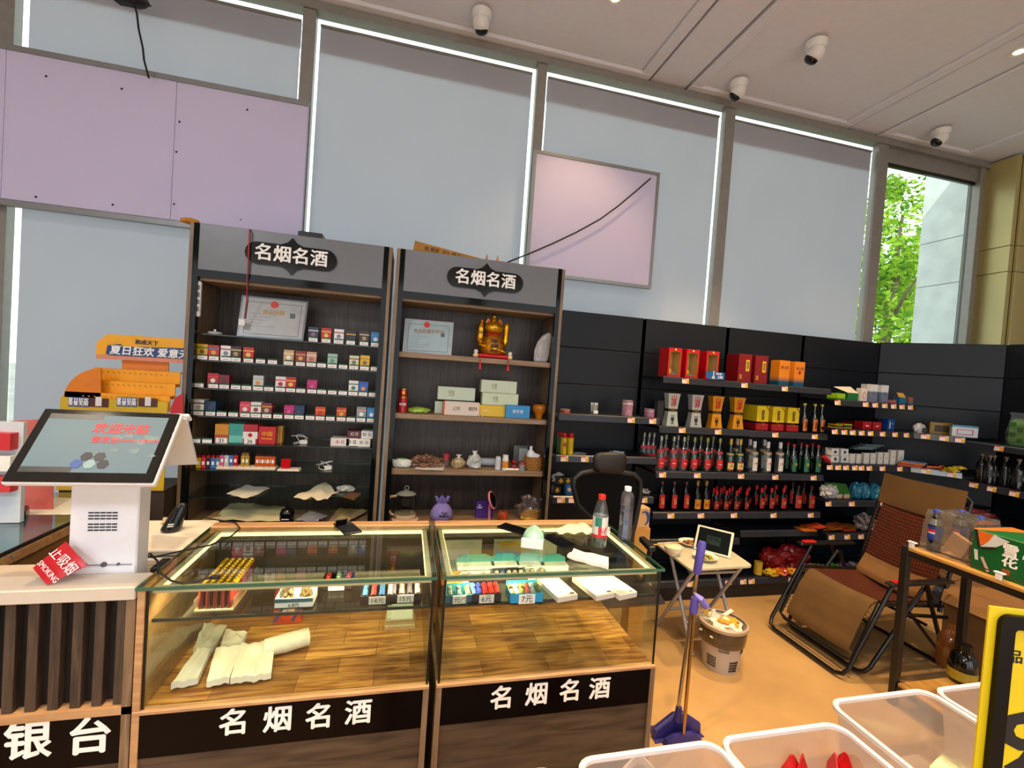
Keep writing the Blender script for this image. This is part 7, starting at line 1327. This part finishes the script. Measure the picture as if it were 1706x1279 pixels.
# ================================================================ CRATES AND PRICE SIGN
t = thing('low_platform', 'pale wooden platform under the white crates in the foreground', 'platform'); MB().box(-.05, 2.5, .72, 1.23, .44, .478).build('platform_top', mat('8a6c4c', .5), t); 
for x in (0, .8, 1.6, 2.42): MB().box(x, x+.05, .76, 1.18, 0, .44).build('platform_leg', mat('8a6a48', .6), t)
rebase(t); PLM = glass('efe4dc', .05, .15, .42)
def crate():
    t = thing('plastic_crate', '', 'crate'); W, D_, Hh = .225, .19, .215; r = .045
    def ring(w, d, z, rr): return [(sx*(w-rr)+rr*math.cos(a), sy*(d-rr)+rr*math.sin(a), z) for sx, sy, a0 in ((1, 1, 0), (-1, 1, PI/2), (-1, -1, PI), (1, -1, 1.5*PI)) for a in [a0+PI/2*k/5 for k in range(6)]]
    def skin(rings, nm, m, closed=False):
        b = MB(); vs = [p for q in rings for p in q]; n = len(rings[0]); fs = []
        for i in range(len(rings)-1):
            for k in range(n): fs.append((i*n+k, i*n+(k+1) % n, (i+1)*n+(k+1) % n, (i+1)*n+k))
        if closed: fs.append(tuple(range(n))[::-1])
        b.add(vs, fs); return b.build(nm, m, t, smooth=True)
    o = skin([ring(W-.03, D_-.03, 0, .03), ring(W-.012, D_-.012, Hh-.01, r)], 'walls', PLM); skin([ring(W-.03, D_-.03, .001, .03), ring(W-.03, D_-.03, .003, .03)], 'floor_panel', PLM, True)
    skin([ring(W-.012, D_-.012, Hh-.012, r), ring(W-.012, D_-.012, Hh, r), ring(W-.004, D_-.004, Hh+.004, r+.006), ring(W+.002, D_+.002, Hh, r+.01), ring(W+.002, D_+.002, Hh-.014, r+.01), ring(W-.002, D_-.002, Hh-.014, r+.008)], 'rolled_rim', mat('e6dcd6', .3), False)
    return t
for i, (x, y, lab) in enumerate(((.235, .915, 'white translucent crate at the bottom edge, leftmost, only its rim corner in view'), (.735, .93, 'white translucent crate with a white packet in it, second from the left'), (1.19, .935, 'white translucent crate with red packets, in the middle of the row'), (1.69, 1.02, 'white translucent crate set further back, left of the yellow sign'), (2.155, 1.015, 'white translucent crate at the far right behind the yellow sign'))): place('crate', crate, (x, y, .4785), 0, lab)
for i, (px, s, col) in enumerate(((1318, .03, 'c01c20'), (1335, .035, 'b8141a'), (1390, .04, 'c41a20'), (1408, .045, 'c81c1e'), (1425, .03, 'c8a040'))):
    p = at(px, 1275, Z=.60); t = thing('candy_packet', '%s packet, %s from the left in the middle crate' % ('yellow' if i == 4 else 'red', ORD[i]), 'packet', (p.x, p.y, .485), .5*i); MB().loft([(0, .02, .02), (.05, .035, .012), (.10, .03, .01), (.12+s*.3, .02, .002), (.14+s*.3, .006, .002)]).build('packet', mat(col, .3, var=.25, sc=30), t, smooth=True)
p = at(1063, 1262, Z=.62); t = thing('white_packet', 'white diamond-tilted packet with grey print in the second crate', 'packet', (p.x, p.y, .485)); MB().obox((0, 0, .085), (.10, .008, .10), Matrix.Rotation(PI/4, 3, 'Y')).build('packet', mat('dfd6cc', .4), t, bevel=.002); MB().lathe([(0, 0), (.022, 0)], n=14, cap=False).build('print', mat('a09a90', .4), t).matrix_basis = Matrix.Translation((0, -.0046, .10)) @ Matrix.Rotation(PI/2, 4, 'X')
p = at(1585, 1272, Z=.53); t = thing('green_packet', 'small pale green and white packet lying in the crate left of the yellow sign', 'packet', (p.x, p.y, .485), .3); MB().box(-.06, .06, -.04, .04, 0, .03).build('packet', mat('cfd8a8', .35, var=.3, sc=20), t, bevel=.004)
# price sign
O = at(1646, 1008, Y=.72); d = Vector((math.cos(.35), -math.sin(.35), 0)); nn = Vector((-math.sin(.35), -math.cos(.35), 0))
def SPt(px, py):
    r = ray(px, py); k = (O-Vector((0, 0, H))).dot(nn)/r.dot(nn); p = r*k+Vector((0, 0, H)); return (p-O).dot(d), p.z-O.z
def SW_(u, v, o=0): return O+d*u+Vector((0, 0, v))+nn*o
t = thing('price_sign', 'tall yellow price sign with a black rounded frame and a big black nine', 'sign'); YS = mat('e2c410', .35, var=.02); Wd = .42; u0 = SPt(1657, 1040)[0]; hb = -.46
MB().hull([SW_(0, 0), SW_(Wd, -.0), SW_(Wd, hb), SW_(0, hb)], nn, .004).build('yellow_board', YS, t)
def rr(u0, u1, v0, v1, r): return [(cx+r*math.cos(a), cy+r*math.sin(a)) for cx, cy, a0 in ((u1-r, v1-r, 0), (u0+r, v1-r, PI/2), (u0+r, v0+r, PI), (u1-r, v0+r, 1.5*PI)) for a in [a0+PI/2*k/6 for k in range(7)]]
uu = SPt(1681, 1045)[0]-u0
A = rr(u0, Wd-.005, hb+.005, -.012, .022); B = rr(u0+uu, Wd-.005-uu, hb+.005+uu, -.012-uu, .008); b = MB(); n_ = len(A)
vs = [SW_(u, v, .005) for u, v in A]+[SW_(u, v, .016) for u, v in A]+[SW_(u, v, .016) for u, v in B]+[SW_(u, v, .006) for u, v in B]
fs = [(r*n_+k, r*n_+(k+1) % n_, (r+1)*n_+(k+1) % n_, (r+1)*n_+k) for r in range(3) for k in range(n_)]; b.add(vs, fs); b.build('black_frame', mat('070506', .25, spec=.2), t, smooth=True)
MB().hull([SW_(u, v, .0045) for u, v in B], nn, .001).build('inner_panel', YS, t); Rs = Matrix((d, Vector((0, 0, 1)), nn)).transposed()
u, v = SPt(1684, 1092); txt('品名', .032, INK, t, SW_(u-.012, v, .006), R=Rs, bold=.02, ext=.0003, align='LEFT'); u, v = SPt(1655, 1236); txt('9', .20, INK, t, SW_(u, v, .006), R=Rs, bold=.03, ext=.0003, align='LEFT')
MB().tube([SW_(.2, hb, -.004), Vector((SW_(.2, hb).x, SW_(.2, hb).y-.0, 0))], .012, 10).build('post', BLACK, t, smooth=True); rebase(t)
